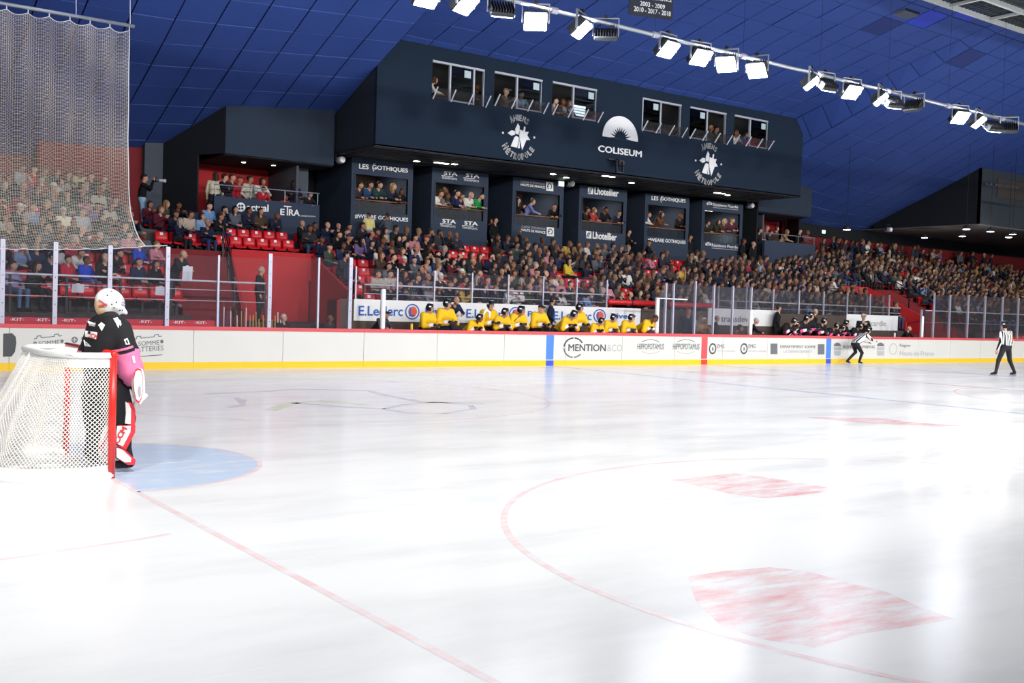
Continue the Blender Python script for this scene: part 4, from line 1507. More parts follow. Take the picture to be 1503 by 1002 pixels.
def build_net(name, label, flip, ztop, zbot, xl, nx, nz, cell):
    X = (lambda x: x) if not flip else flip
    t = thing(name, label, 'net', (X(2.), NY, ztop))
    b = MB()
    r = .0040

    def pt(a, s):
        x1 = net_right_edge(s)
        x = xl + (x1 - xl) * a
        sag = .085 * abs(math.sin(math.pi * ((x - 4.6) / .46))) * max(0, 1 - s * .75)
        wav = .035 * math.sin(math.pi * 2 * (x - 4.6) / .46) * (1 - .5 * s)
        z = ztop - .10 - sag - (ztop - .1 - zbot(a)) * s
        return Vector((X(x), NY + wav + .012 * math.sin(x * 9 + s * 20), z))
    na = nx
    for j in range(nz + 1):
        s = j / nz
        b.tube([pt(i / na, s) for i in range(na + 1)], r, 3, cap=False)
    nv = nx
    for i in range(nv + 1):
        b.tube([pt(i / nv, j / (nz // 3)) for j in range(nz // 3 + 1)], r * .8, 3, cap=False)
    obj('mesh_cords', b, M['net'], t, kind='stuff')
    e = MB()
    e.tube([pt(1, j / 60) for j in range(61)], .014, 6)
    e.tube([pt(i / nx, 1) for i in range(nx + 1)], .014, 6)
    e.tube([pt(i / nx, 0) for i in range(nx + 1)], .010, 6)
    obj('border_rope', e, M['whitemetal'], t, True)
    obj('pipe', MB().tube([(X(xl - .3), NY, ztop), (X(4.72), NY, ztop + .02)], .045, 8), M['pipe'], t, True)
    k = 4.6
    lo = MB()
    while k > xl:
        lo.tube([(X(k), NY, ztop - .12), (X(k), NY, ztop + .04)], .014, 5)
        k -= .46
    obj('tie', lo, M['whitemetal'], t)
    for xx_ in (3.36, 4.62):
        obj('hanger_rope', MB().tube([(X(xx_), NY, ztop), (X(xx_ - .08), NY, ceil_z(X(xx_), NY))], .010, 5), M['whitemetal'], t)
    c = pt(1, 1)
    obj('tie_rope', MB().tube([c, Vector((X(5.64), NY - .0, 3.12))], .012, 5), M['whitemetal'], t)
    return t


build_net('safety_net', 'tall pale safety net hanging from a pipe above the left corner glass', None, 8.42, lambda a: 2.80 + .28 * a ** 3, -1.2, 118, 150, .04)
build_net('safety_net', 'pale safety net at the far right corner beyond the striped referee', lambda x: 52.2 - x, 8.42, lambda a: 2.80 + .28 * a ** 3, 0.5, 60, 90, .06)

# ------------------------------------------------------------------ seats
SEATMESH = {}


def seat_proto():
    t = thing('stadium_seat', '', 'seat')
    b = MB()                                      # pan: dished shell
    n = 7
    prof = [(-.44, .405), (-.43, .435), (-.38, .445), (-.25, .425), (-.12, .425), (-.04, .45), (0., .50)]
    vs = []
    for j in range(n):
        x = -.205 + .41 * j / (n - 1)
        e = .025 * (abs(j - 3) / 3) ** 2
        for y, z in prof:
            vs.append((x, y, z + e))
    m_ = len(prof)
    fs = [(j * m_ + i, (j + 1) * m_ + i, (j + 1) * m_ + i + 1, j * m_ + i + 1) for j in range(n - 1) for i in range(m_ - 1)]
    b.add(vs, fs)
    b.add([(x, y, z - .03) for x, y, z in vs], [f[::-1] for f in fs])
    obj('seat_pan', b, M['seat'], t, True, True)
    b = MB()
    prof = [(0., .47), (.02, .60), (.05, .74), (.075, .80), (.095, .79), (.075, .60), (.03, .46)]
    vs = []
    for j in range(n):
        q = (j - 3) / 3
        x = .21 * q
        for y, z in prof:
            vs.append((x, y - .03 * q * q, z - (.025 * abs(q) ** 3 if z > .7 else 0)))
    m_ = len(prof)
    fs = [(j * m_ + i, (j + 1) * m_ + i, (j + 1) * m_ + (i + 1) % m_, j * m_ + (i + 1) % m_) for j in range(n - 1) for i in range(m_)]
    fs += [tuple(range(m_))[::-1], tuple((n - 1) * m_ + i for i in range(m_))]
    b.add(vs, fs)
    obj('backrest', b, M['seat'], t, True, True)
    obj('number_tag', MB().hexa([(-.05, .012, .66), (.05, .012, .66), (.05, .02, .66), (-.05, .02, .66), (-.05, .030, .75), (.05, .030, .75), (.05, .038, .75), (-.05, .038, .75)]), M['tagw'], t, local=True)
    obj('foot', MB().box(-.03, .03, -.2, -.14, 0, .41).box(-.09, .09, -.22, -.1, 0, .02), M['black'], t, local=True)
    return t


SEAT = seat_proto()
SEAT_USED = [False]
SEAT_N = [0]


def ordinal(n):
    ones = ['', 'first', 'second', 'third', 'fourth', 'fifth', 'sixth', 'seventh', 'eighth', 'ninth', 'tenth', 'eleventh', 'twelfth', 'thirteenth', 'fourteenth', 'fifteenth', 'sixteenth', 'seventeenth', 'eighteenth', 'nineteenth']
    tens = ['', '', 'twenty', 'thirty', 'forty', 'fifty', 'sixty', 'seventy']
    if n < 20:
        return ones[n]
    if n % 10 == 0:
        return {20: 'twentieth', 30: 'thirtieth', 40: 'fortieth', 50: 'fiftieth', 60: 'sixtieth', 70: 'seventieth'}[n]
    return tens[n // 10] + '-' + ones[n % 10]


def place_seat(x, y, z, label, group):
    if SEAT_USED[0]:
        o = copy_tree(SEAT)
    else:
        o = SEAT
        SEAT_USED[0] = True
    o.location = (x, y, z)
    o['label'] = label
    o['group'] = group
    SEAT_N[0] += 1
    return o


# ------------------------------------------------------------------ things along the corridor
def stick(par_pts, shaft, blade, label, group=None, blade_up=True):
    """hockey stick: bottom point, top point"""
    a, c = Vector(par_pts[0]), Vector(par_pts[1])
    o = thing('hockey_stick', label, 'stick', a, group)
    obj('shaft', MB().tube([a, c], .016, 6), shaft, o)
    d = (c - a).normalized()
    bl = MB()
    e = c + d * .02
    s = Vector((.08, .22, 0)) + d * .10
    bl.hexa([e - d * .05 + Vector((0, -.01, 0)), e + s - d * .06 + Vector((0, -.01, 0)), e + s - d * .06 + Vector((0, .01, 0)), e - d * .05 + Vector((0, .01, 0)),
             e + d * .05 + Vector((0, -.01, 0)), e + s + d * .0 + Vector((0, -.01, 0)), e + s + d * .0 + Vector((0, .01, 0)), e + d * .05 + Vector((0, .01, 0))]) if blade_up else None
    if blade_up:
        obj('blade', bl, blade, o)
    obj('grip', MB().tube([a, a + d * .22], .019, 6), M['black'], o)
    return o


rack = thing('stick_rack', 'black rack holding upright hockey sticks beside the tunnel', 'rack', (8.3, 15.9, 0))
obj('rack_bar', MB().box(7.25, 9.15, 15.86, 15.90, .92, .97), M['black'], rack)
obj('rack_bar', MB().box(7.25, 9.15, 15.86, 15.90, .42, .47), M['black'], rack)
for x in (7.25, 9.15):
    obj('post', MB().box(x - .03, x + .03, 15.85, 15.95, 0, 1.05), M['black'], rack)
ycol = mat('stick_yellow', '#e0b53a', .5, var=.1)
bcol = mat('stick_blue', '#3350a8', .5, var=.1)
tcol = mat('stick_tan', '#c7a878', .6, var=.1)
wcol = mat('stick_white', '#e9e6de', .5, var=.05)
scols = [(bcol, 'blue'), (wcol, 'white'), (bcol, 'blue'), (wcol, 'white'), (M['black'], 'black'), (wcol, 'white'), (tcol, 'tan'), (wcol, 'white'), (tcol, 'tan'), (ycol, 'yellow'), (tcol, 'tan'), (ycol, 'yellow'), (ycol, 'yellow'), (ycol, 'yellow'), (tcol, 'tan'), (ycol, 'yellow'), (wcol, 'white'), (wcol, 'white')]
for k, (mt, cn) in enumerate(scols):
    x = 7.30 + k * .105
    zt = 1.50 + .12 * math.sin(k * 2.1) - (.10 if k > 8 else 0)
    stick(((x + .02, 15.82, .02), (x + .03 * math.sin(k), 15.84, zt)), mt, wcol if k < 8 else mt, '%s hockey stick standing in the rack, %s from the goal end' % (cn, ordinal(k + 1)), 'sticks in the rack', k < 9)
# paper sheets taped to the guard rail
for k, (u0, v0, u1, v1, lb_) in enumerate(((105, 417, 123, 429, 'below the boy in the bright blue hoodie'), (227.5, 421, 244, 433, 'below the woman beside the navy suit'), (267, 391, 282, 412, 'in front of the bald man'))):
    a, c = at(u0, v1, 16.69), at(u1, v0, 16.69)
    o = thing('paper_sheet', 'white paper sheet taped to the guard rail ' + lb_, 'paper', (a.x, 16.69, a.z))
    obj('sheet', MB().hexa([(a.x, 16.68, a.z), (c.x, 16.68, a.z), (c.x, 16.684, a.z), (a.x, 16.684, a.z), (a.x + .01, 16.66, c.z), (c.x + .01, 16.66, c.z), (c.x + .01, 16.664, c.z), (a.x + .01, 16.664, c.z)]), M['paper'], o)
    obj('tape', MB().box(a.x + .1, c.x - .1, 16.672, 16.68, c.z - .03, c.z + .02), M['whitemetal'], o)
# broadcast robot camera under the COLISEUM lettering and small projectors
p = at(909, 240, FY - .35)
rc = thing('robot_camera', 'small black remote camera bracketed under the COLISEUM lettering', 'camera', p)
obj('arm', MB().box(p.x - .04, p.x + .04, FY - .35, FY, p.z + .12, p.z + .2), M['black'], rc)
obj('body', MB().bevbox(p.x - .14, p.x + .14, FY - .52, FY - .22, p.z - .1, p.z + .14, .03), M['black'], rc)
obj('lens', MB().lathe([(.06, -.1), (.075, -.02), (.075, 0)], (p.x, FY - .52, p.z), 12, 0, 'y'), M['lamphouse'], rc)
obj('yoke', MB().box(p.x - .19, p.x - .15, FY - .42, FY - .32, p.z - .35, p.z + .1).box(p.x + .15, p.x + .19, FY - .42, FY - .32, p.z - .35, p.z + .1).box(p.x - .19, p.x + .19, FY - .42, FY - .32, p.z - .38, p.z - .33), M['lamphouse'], rc)
obj('wing', MB().box(p.x - .42, p.x + .36, FY - .2, FY - .17, p.z + .12, p.z + .19), M['black'], rc)
for u, v, y, lb_ in ((499, 235, 24.2, 'at the outer corner of the gallery soffit'), (836, 270, 24.2, 'beside the CAISSE D\'EPARGNE tower'), (1100, 302, 24.2, 'beside the last tower'), (1303, 337, 24.3, 'above the middle of the far stand')):
    p = at(u, v, y)
    o = thing('stage_projector', 'small silver stage spotlight ' + lb_, 'spotlight', p)
    obj('can', MB().lathe([(.07, -.22), (.13, -.18), (.14, .1), (.08, .18)], (p.x, y, p.z), 12, 0, 'y'), M['alu'], o, True)
    obj('lens', MB().lathe([(.11, -.235), (.12, -.19)], (p.x, y, p.z), 12, 0, 'y'), M['white'], o)
    obj('yoke', MB().box(p.x - .2, p.x - .16, y - .04, y + .04, p.z - .05, p.z + .3).box(p.x + .16, p.x + .2, y - .04, y + .04, p.z - .05, p.z + .3).box(p.x - .2, p.x + .2, y - .04, y + .04, p.z + .27, p.z + .31), M['black'], o)
# water bottle on the boards, orange warning jackets are left to the people
for u, v, lb_, cm in ((604, 484.5, 'yellow drinks bottle standing on the boards by the bench end', ycol), (1313, 494.5, 'white drinks bottle standing on the boards past the black bench', wcol)):
    p = at(u, v, BY + .05)
    o = thing('drinks_bottle', lb_, 'bottle', (p.x, BY + .05, 1.09))
    obj('flask', MB().lathe([(.034, 1.09), (.038, 1.10), (.038, 1.24), (.022, 1.275)], (p.x, BY + .05, 0), 12), cm, o, True)
    obj('cap', MB().lathe([(.024, 1.275), (.024, 1.29), (.010, 1.30), (.008, 1.325)], (p.x, BY + .05, 0), 10), M['black'], o, True)
# ------------------------------------------------------------------ smooth bodies: blended limbs turned into one skin
def cap(a, c, ra, rb=None, m=0):
    return ('c', np.array(a, float), np.array(c, float), ra, ra if rb is None else rb, m)


def ell(c, r, m=0, R=None):
    return ('e', np.array(c, float), np.array(r, float), np.eye(3) if R is None else R, 0, m)


def rbx(c, h, r, m=0, R=None):
    return ('b', np.array(c, float), np.array(h, float), np.eye(3) if R is None else R, r, m)


def prim_d(p, X):
    if p[0] == 'c':
        ab = p[2] - p[1]
        t = np.clip(((X - p[1]) @ ab) / max(ab @ ab, 1e-9), 0, 1)
        return np.linalg.norm(X - p[1] - t[..., None] * ab, axis=-1) - (p[3] + (p[4] - p[3]) * t)
    L = (X - p[1]) @ p[3]
    if p[0] == 'e':
        k0 = np.linalg.norm(L / p[2], axis=-1)
        k1 = np.linalg.norm(L / p[2] ** 2, axis=-1)
        return k0 * (k0 - 1) / np.maximum(k1, 1e-6)
    q = np.abs(L) - p[2] + p[4]
    return np.linalg.norm(np.maximum(q, 0), axis=-1) + np.minimum(q.max(-1), 0) - p[4]


def prim_box(p):
    if p[0] == 'c':
        r = max(p[3], p[4])
        return np.minimum(p[1], p[2]) - r, np.maximum(p[1], p[2]) + r
    r = np.abs(p[3]) @ p[2]
    return p[1] - r, p[1] + r


def blend(prims, X, k):
    f = np.full(X.shape[:-1], 9.)
    near = np.full(X.shape[:-1], 9.)
    mi = np.zeros(X.shape[:-1], int)
    for p in prims:
        d = prim_d(p, X)
        c = d < near
        near[c] = d[c]
        mi[c] = p[5]
        h = np.maximum(k - np.abs(f - d), 0) / k
        f = np.minimum(f, d) - h * h * k / 4
    return f, mi


def skin(prims, res, k=.03, cut=None, x0=None):
    """surface nets over the blended distance field -> (verts, quads, material of each quad)"""
    lo = np.min([prim_box(p)[0] for p in prims], 0) - res * 2.2
    hi = np.max([prim_box(p)[1] for p in prims], 0) + res * 2.2
    n = np.ceil((hi - lo) / res).astype(int) + 1
    ax = [lo[i] + res * np.arange(n[i]) for i in range(3)]
    f = np.full(tuple(n), 9.)
    near = np.full(tuple(n), 9.)
    mi = np.zeros(tuple(n), np.int16)
    for p in prims:
        a, c = prim_box(p)
        i0 = np.maximum(((a - k - res - lo) / res).astype(int), 0)
        i1 = np.minimum(((c + k + res - lo) / res).astype(int) + 2, n)
        sl = tuple(slice(i0[i], i1[i]) for i in range(3))
        X = np.stack(np.meshgrid(*[ax[i][sl[i]] for i in range(3)], indexing='ij'), -1)
        d = prim_d(p, X)
        fs, ns, ms = f[sl], near[sl], mi[sl]
        q = d < ns
        ns[q] = d[q]
        ms[q] = p[5]
        h = np.maximum(k - np.abs(fs - d), 0) / k
        f[sl] = np.minimum(fs, d) - h * h * k / 4
    if cut is not None:
        X = np.stack(np.meshgrid(*ax, indexing='ij'), -1)
        f = np.maximum(f, cut(X))
    s = f < 0
    nx, ny, nz = n
    cs = np.zeros((nx - 1, ny - 1, nz - 1), int)
    P = np.zeros((nx - 1, ny - 1, nz - 1, 3))
    C = np.zeros((nx - 1, ny - 1, nz - 1))
    for dx in (0, 1):
        for dy in (0, 1):
            for dz in (0, 1):
                cs += s[dx:nx - 1 + dx, dy:ny - 1 + dy, dz:nz - 1 + dz]
    act = (cs > 0) & (cs < 8)
    I = np.argwhere(act)
    vid = -np.ones(act.shape, int)
    vid[act] = np.arange(len(I))
    acc = np.zeros((len(I), 3))
    cnt = np.zeros(len(I))
    for axis in range(3):
        o1, o2 = [a for a in range(3) if a != axis]
        for u in (0, 1):
            for v in (0, 1):
                off = np.zeros(3, int)
                off[o1], off[o2] = u, v
                A = I + off
                B_ = A.copy()
                B_[:, axis] += 1
                fa, fb = f[tuple(A.T)], f[tuple(B_.T)]
                c = (fa < 0) != (fb < 0)
                t = np.where(c, fa / np.where(np.abs(fa - fb) < 1e-9, 1, fa - fb), 0)
                pos = A.astype(float)
                pos[:, axis] += t
                acc[c] += pos[c]
                cnt[c] += 1
    V = lo + res * acc / cnt[:, None]
    Q, QM = [], []
    for axis in range(3):
        o1, o2 = [(1, 2), (2, 0), (0, 1)][axis]
        a = [slice(None)] * 3
        c = [slice(None)] * 3
        a[axis], c[axis] = slice(0, -1), slice(1, None)
        E = np.argwhere(s[tuple(a)] != s[tuple(c)])
        E = E[(E[:, o1] > 0) & (E[:, o2] > 0)]
        E = E[(E[:, o1] < n[o1] - 1) & (E[:, o2] < n[o2] - 1)]
        ins = s[tuple(E.T)]
        def cell(d1, d2):
            q = E.copy()
            q[:, o1] -= d1
            q[:, o2] -= d2
            return vid[tuple(q.T)]
        q = np.stack([cell(1, 1), cell(0, 1), cell(0, 0), cell(1, 0)], 1)
        q[~ins] = q[~ins][:, ::-1]
        E2 = E.copy()
        E2[~ins, axis] += 1
        Q.append(q)
        QM.append(mi[tuple(E2.T)])
    return V, np.concatenate(Q), np.concatenate(QM)


def mesh_of(name, V, Q, QM, mats):
    me = bpy.data.meshes.new(name)
    me.vertices.add(len(V))
    me.vertices.foreach_set('co', V.astype(np.float32).ravel())
    me.loops.add(Q.size)
    me.loops.foreach_set('vertex_index', Q.astype(np.int32).ravel())
    me.polygons.add(len(Q))
    me.polygons.foreach_set('loop_start', np.arange(0, Q.size, 4, dtype=np.int32))
    for q in mats:
        me.materials.append(q)
    me.polygons.foreach_set('material_index', QM.astype(np.int32))
    me.polygons.foreach_set('use_smooth', np.ones(len(Q), bool))
    me.update(calc_edges=True)
    return me


def rotz(a):
    c, s = math.cos(a), math.sin(a)
    return np.array([[c, -s, 0], [s, c, 0], [0, 0, 1.]])


def rotx(a):
    c, s = math.cos(a), math.sin(a)
    return np.array([[1, 0, 0], [0, c, -s], [0, s, c]])


def roty(a):
    c, s = math.cos(a), math.sin(a)
    return np.array([[c, 0, s], [0, 1, 0], [-s, 0, c]])


# head-local: face looks along -y, centre of the skull at the origin
def head_prims(H, R, m=0):
    T = lambda p: np.array(H) + R @ np.array(p)
    return [ell(T((0, .012, .02)), (.076, .096, .098), m, R), ell(T((0, -.022, -.045)), (.058, .068, .072), m, R), ell(T((0, -.05, -.088)), (.030, .030, .026), m, R),
            cap(T((0, -.082, .012)), T((0, -.108, -.026)), .010, .017, m), ell(T((.078, .015, -.01)), (.012, .022, .034), m, R), ell(T((-.078, .015, -.01)), (.012, .022, .034), m, R),
            cap(T((-.045, -.074, .026)), T((.045, -.074, .026)), .014, .014, m)]


def hand_prims(w, d, side, m=0, up=None):
    """palm, four unequal curled fingers and a thumb leaving the side; d is the forearm direction"""
    w, d = np.array(w, float), np.array(d, float)
    d = d / np.linalg.norm(d)
    u = np.array((0, 0, 1.)) if abs(d[2]) < .8 else np.array((0, -1., 0))
    s = np.cross(d, u)
    s = s / np.linalg.norm(s)
    nn = np.cross(s, d)
    out = [cap(w, w + d * .07, .027, .034, m), cap(w + d * .045 - s * .018, w + d * .075 + s * .018, .024, .024, m)]
    for i, ln in enumerate((.066, .078, .073, .055)):
        o = w + d * .085 + s * (.030 - .020 * i)
        k = o + d * ln * .55 - nn * .006
        out += [cap(o, k, .0105, .0095, m), cap(k, k + d * ln * .4 - nn * .022, .0095, .008, m)]
    o = w + d * .03 - s * .03 * side
    k = o + d * .035 - s * .026 * side
    out += [cap(o, k, .014, .012, m), cap(k, k + d * .03 - nn * .006, .012, .010, m)]
    return out


def figure(J, yaw=0., pitch=0., roll=0., bulk=0., fing=False, head=True, short=False, mtop=1, mfore=None):
    """all limbs of one clothed figure; materials: 0 skin, 1 top, 2 trousers, 3 shoes, 4 sleeve accent"""
    b = bulk
    mf = mtop if mfore is None else mfore
    g = {k: np.array(v, float) for k, v in J.items()}
    pr = []
    pe, ch = g['pelvis'], g['chest']
    ax_ = (g['sr'] - g['sl'])
    ax_ = ax_ / np.linalg.norm(ax_)
    for s in (-1, 1):
        pr.append(cap(pe + ax_ * s * .055 + np.array((0, 0, .06)), ch + ax_ * s * (.075 + b * .3), .115 + b * .6, .118 + b, mtop))
    pr.append(cap(g['sl'] * .9 + ch * .1, g['sr'] * .9 + ch * .1, .062 + b, None, mtop))
    pr.append(cap(pe - ax_ * .07, pe + ax_ * .07, .118 + b * .6, None, 2))
    pr.append(cap(ch * .3 + g['neck'] * .7, g['neck'] * .5 + g['head'] * .5, .056, .05, 0))
    for s, q in ((-1, 'l'), (1, 'r')):
        S_, E_, W_2 = g['s' + q], g['e' + q], g['w' + q]
        pr += [cap(S_, E_, .062 + b * .9, .050 + b * .7, mtop), cap(E_, W_2, .048 + b * .7, .036 + b * .45, mf)]
        if fing:
            pr += hand_prims(W_2, W_2 - E_, s, 0)
        else:
            d = (W_2 - E_) / np.linalg.norm(W_2 - E_)
            pr += [cap(W_2, W_2 + d * .07, .03, .036, 0), cap(W_2 + d * .08, W_2 + d * .15, .028, .016, 0), cap(W_2 + d * .03, W_2 + d * .08 + np.array((-s * .035, 0, .02)), .016, .012, 0)]
        H_, K_, A_, T_ = g['h' + q], g['k' + q], g['a' + q], g['t' + q]
        pr += [cap(H_, K_, .088 + b * .5, .062 + b * .3, 2), cap(K_, A_, .060 + b * .3, .043 + b * .2, 2), cap(A_ - np.array((0, 0, .02)), T_, .044, .034, 3)]
    R = rotz(yaw) @ rotx(pitch) @ roty(roll)
    if head:
        pr += head_prims(g['head'], R)
    return pr, (g['head'], R)


def sit(arms='lap', lean=0., tw=0.):
    J = dict(pelvis=(0, .02, .55), chest=(tw * .05, .0 - lean * .26, .87 - lean * .06), neck=(tw * .06, -.02 - lean * .36, 1.03 - lean * .10), head=(tw * .08, -.055 - lean * .46, 1.175 - lean * .14))
    for s, q in ((-1, 'l'), (1, 'r')):
        sh = np.array((s * .175 + tw * .05, .005 - lean * .30, .975 - lean * .08))
        el, wr = {'lap': ((s * .25, -.09 - lean * .2, .70), (s * .09, -.30 - lean * .1, .63)), 'fold': ((s * .24, -.10 - lean * .2, .73), (-s * .09, -.25 - lean * .2, .76 + .03 * s)),
                  'clap': ((s * .26, -.16 - lean * .2, .74), (s * .04, -.36 - lean * .2, .90)), 'knees': ((s * .17, -.36, .63), (s * .05, -.50, .66)),
                  'chin': ((s * .24, -.12 - lean * .2, .70), ((.05, -.20 - lean * .3, .99) if s > 0 else (-.09, -.29, .64))), 'up': ((s * .30, -.08, 1.05), (s * .27, -.16, 1.30)),
                  'phone': ((s * .22, -.16, .74), (s * .04, -.34, .86))}[arms]
        J.update({'s' + q: sh, 'e' + q: el, 'w' + q: wr, 'h' + q: (s * .095, -.01, .54), 'k' + q: (s * .125, -.43, .53), 'a' + q: (s * .12, -.42, .10), 't' + q: (s * .135, -.56, .045)})
    return J


def stand(arms='down', lean=0., feet=.10, bend=0.):
    J = dict(pelvis=(0, .02 + lean * .1, .95 - bend), chest=(0, -.01 - lean * .25, 1.27 - lean * .05 - bend), neck=(0, -.02 - lean * .36, 1.44 - lean * .09 - bend), head=(0, -.05 - lean * .46, 1.595 - lean * .13 - bend))
    for s, q in ((-1, 'l'), (1, 'r')):
        sh = np.array((s * .185, -.0 - lean * .30, 1.385 - lean * .07 - bend))
        el, wr = {'down': ((s * .245, .02 - lean * .2, 1.10), (s * .25, -.08 - lean * .2, .86)), 'rail': ((s * .27, -.20 - lean * .2, 1.12), (s * .13, -.42 - lean * .1, 1.07)),
                  'clap': ((s * .27, -.15 - lean * .2, 1.14), (s * .04, -.34 - lean * .2, 1.30)), 'fold': ((s * .26, -.10 - lean * .2, 1.12), (-s * .10, -.24 - lean * .2, 1.16 + .03 * s)),
                  'photo': ((s * .24, -.22, 1.28), (s * .06, -.30, 1.52)), 'up': ((s * .32, -.05, 1.50), (s * .26, -.10, 1.78)), 'pocket': ((s * .28, .04, 1.11), (s * .19, -.10, .96)),
                  'clip': ((s * .25, -.10 - lean * .2, 1.08), (s * .08, -.32 - lean * .15, 1.10))}[arms]
        el, wr = np.array(el) - (0, 0, bend), np.array(wr) - (0, 0, bend if arms != 'rail' else 0)
        J.update({'s' + q: sh, 'e' + q: el, 'w' + q: wr, 'h' + q: (s * .095, .02 + lean * .1, .93 - bend), 'k' + q: (s * (.1 + feet) / 2 + s * .03, -.02 - bend * .5, .50 - bend * .3), 'a' + q: (s * feet, .03, .09), 't' + q: (s * (feet + .015), -.11, .045)})
    return J


M_skin = random_ramp_mat('skin', ['#b98a72', '#c79a82', '#a8755c', '#cfa48c', '#7a4c38', '#be8f78', '#c2947c'], .6)
M_top = object_color_mat('cloth_top')
M_bot = random_ramp_mat('cloth_trousers', ['#1d2230', '#23252b', '#2f4468', '#17181c', '#3c5577', '#2a2a30', '#4a4640', '#1c2538'])
M_shoe = random_ramp_mat('shoe', ['#17171a', '#e4e2df', '#2b2320', '#17171a', '#c9c7c4'])
M_hair = object_color_mat('hair', .55, .2, 30)
M_acc = mat('sleeve_accent', '#e8e6e2', .8)
BODY = [M_skin, M_top, M_bot, M_shoe, M_acc]
M_eye = mat('eye_dark', '#241c1a', .3)
M_lip = mat('lip', '#a8645a', .5)

PROTO = {}
poses = {'sit_lap': (sit('lap'), .35), 'sit_fold': (sit('fold', .1), .6), 'sit_clap': (sit('clap', .1), .45), 'sit_knees': (sit('knees', .8), .5), 'sit_chin': (sit('chin', .3), .8), 'sit_side': (sit('lap', .05, 1), 1.0),
         'sit_front': (sit('lap', .0, -1), -.1), 'sit_phone': (sit('phone', .25), .25), 'stand': (stand('down'), .6), 'stand_clap': (stand('clap'), .5), 'stand_rail': (stand('rail', .45), .55), 'stand_fold': (stand('fold'), .7),
         'stand_up': (stand('up'), .4), 'stand_rail2': (stand('rail', .7), .2), 'stand_pocket': (stand('pocket'), .9), 'stand_photo': (stand('photo'), .0)}
for nm, (J, yw) in poses.items():
    pr, hd = figure(J, yw, .12 if 'phone' in nm else .03)
    V, Q, QM = skin(pr, .020, .03)
    PROTO[nm] = dict(mesh=mesh_of('body_' + nm, V, Q, QM, BODY), head=hd)
    V, Q, QM = skin(pr, .044, .04)
    PROTO[nm]['low'] = (V, Q, QM)

# hair and headgear in head-local space
def hair_cut(front, low):
    def f(X):
        # removes the face: in front of a slanted plane and below the hairline
        y, z = X[..., 1], X[..., 2]
        return np.minimum(-(y - front), (low - z)) * 1.0 + 0 * z
    return f


HAIRS = {}


def hair_mesh(nm, prims, cutf, res=.011, k=.02):
    V, Q, QM = skin(prims, res, k, cutf)
    HAIRS[nm] = mesh_of('hair_' + nm, V, Q, QM, [M_hair])


skull = ell((0, .016, .026), (.084, .103, .104))
keep_short = lambda X: np.minimum(np.maximum(-(X[..., 1] + .03) * .9 + 0., -(X[..., 2] - .045)), 9) if False else np.minimum(np.maximum(-.035 - X[..., 1], .05 - X[..., 2]), 9)


def short_cut(hl=.05, back=-.055, fy=-.02):
    def f(X):
        y, z = X[..., 1], X[..., 2]
        a = hl - z                       # positive below the hairline
        b_ = fy - y                      # positive in front of the ears
        c = back - z                     # positive below the nape
        return np.maximum(np.minimum(a, b_), c)
    return f


hair_mesh('short', [skull], short_cut())
hair_mesh('crop', [ell((0, .016, .024), (.080, .099, .100))], short_cut(.062, -.03, .0))
hair_mesh('balding', [ell((0, .018, .0), (.081, .098, .07))], lambda X: np.maximum(np.maximum(-.02 - X[..., 1], -.05 - X[..., 2]), X[..., 2] - .035))
hair_mesh('long', [skull, cap((.065, .03, .0), (.075, .0, -.20), .035, .03), cap((-.065, .03, .0), (-.075, .0, -.20), .035, .03), cap((0, .07, .0), (0, .06, -.24), .06, .045)], lambda X: np.minimum(.05 - X[..., 2], -.03 - X[..., 1]))
hair_mesh('bob', [skull, cap((.06, .03, .0), (.07, .01, -.09), .036, .03), cap((-.06, .03, .0), (-.07, .01, -.09), .036, .03), cap((0, .07, .0), (0, .07, -.09), .055, .045)], lambda X: np.minimum(.055 - X[..., 2], -.03 - X[..., 1]))
hair_mesh('cap', [ell((0, .014, .03), (.086, .104, .102)), cap((0, -.10, .062), (0, -.155, .050), .045, .04), cap((-.03, -.10, .062), (.03, -.15, .052), .03)], lambda X: np.maximum(.045 - X[..., 2], -9))
hair_mesh('beanie', [ell((0, .014, .034), (.090, .108, .116))], lambda X: .035 - X[..., 2])
fb = MB()
for sx in (-1, 1):
    fb.bevbox(sx * .032 - .013, sx * .032 + .013, -.099, -.082, .004, .014, .003, 0)
    fb.bevbox(sx * .032 - .02, sx * .032 + .02, -.101, -.086, .030, .037, .003, 0)
fb.bevbox(-.022, .022, -.098, -.084, -.062, -.054, .003, 1)
FACE = bpy.data.meshes.new('face_features')
FACE.from_pydata(fb.v, [], fb.f)
FACE.materials.append(M_eye)
FACE.materials.append(M_lip)
FACE.polygons.foreach_set('material_index', fb.m)

NPEOPLE = [0]


def head_matrix(hd):
    Hc, R = hd
    m_ = Matrix.Identity(4)
    for i in range(3):
        for j in range(3):
            m_[i][j] = R[i][j]
        m_[i][3] = Hc[i]
    return m_


def put_child(name, me, parent, mloc, color=None):
    c = bpy.data.objects.new(name, me)
    COL.objects.link(c)
    c.parent = parent
    c.matrix_local = mloc
    if color:
        c.color = color
    return c


def person(pose, loc, rot, color, label, hair='short', hcol='#2a1f1a', scale=1., group=None, face=False, bottom=None, proto=None):
    p = proto or PROTO[pose]
    o = bpy.data.objects.new('person', p['mesh'])
    COL.objects.link(o)
    o.location = loc
    o.rotation_euler = (0, 0, rot)
    o.scale = (scale,) * 3
    o.color = (*lin(color), 1)
    o['label'] = label
    o['category'] = 'person'
    if group:
        o['group'] = group
    hm = head_matrix(p['head'])
    if hair in HAIRS:
        put_child('hair' if hair not in ('cap', 'beanie') else hair, HAIRS[hair], o, hm, (*lin(hcol), 1))
    if face:
        put_child('face', FACE, o, hm)
    if bottom:
        o.material_slots[2].link = 'OBJECT'
        o.material_slots[2].material = bottom
    NPEOPLE[0] += 1
    return o


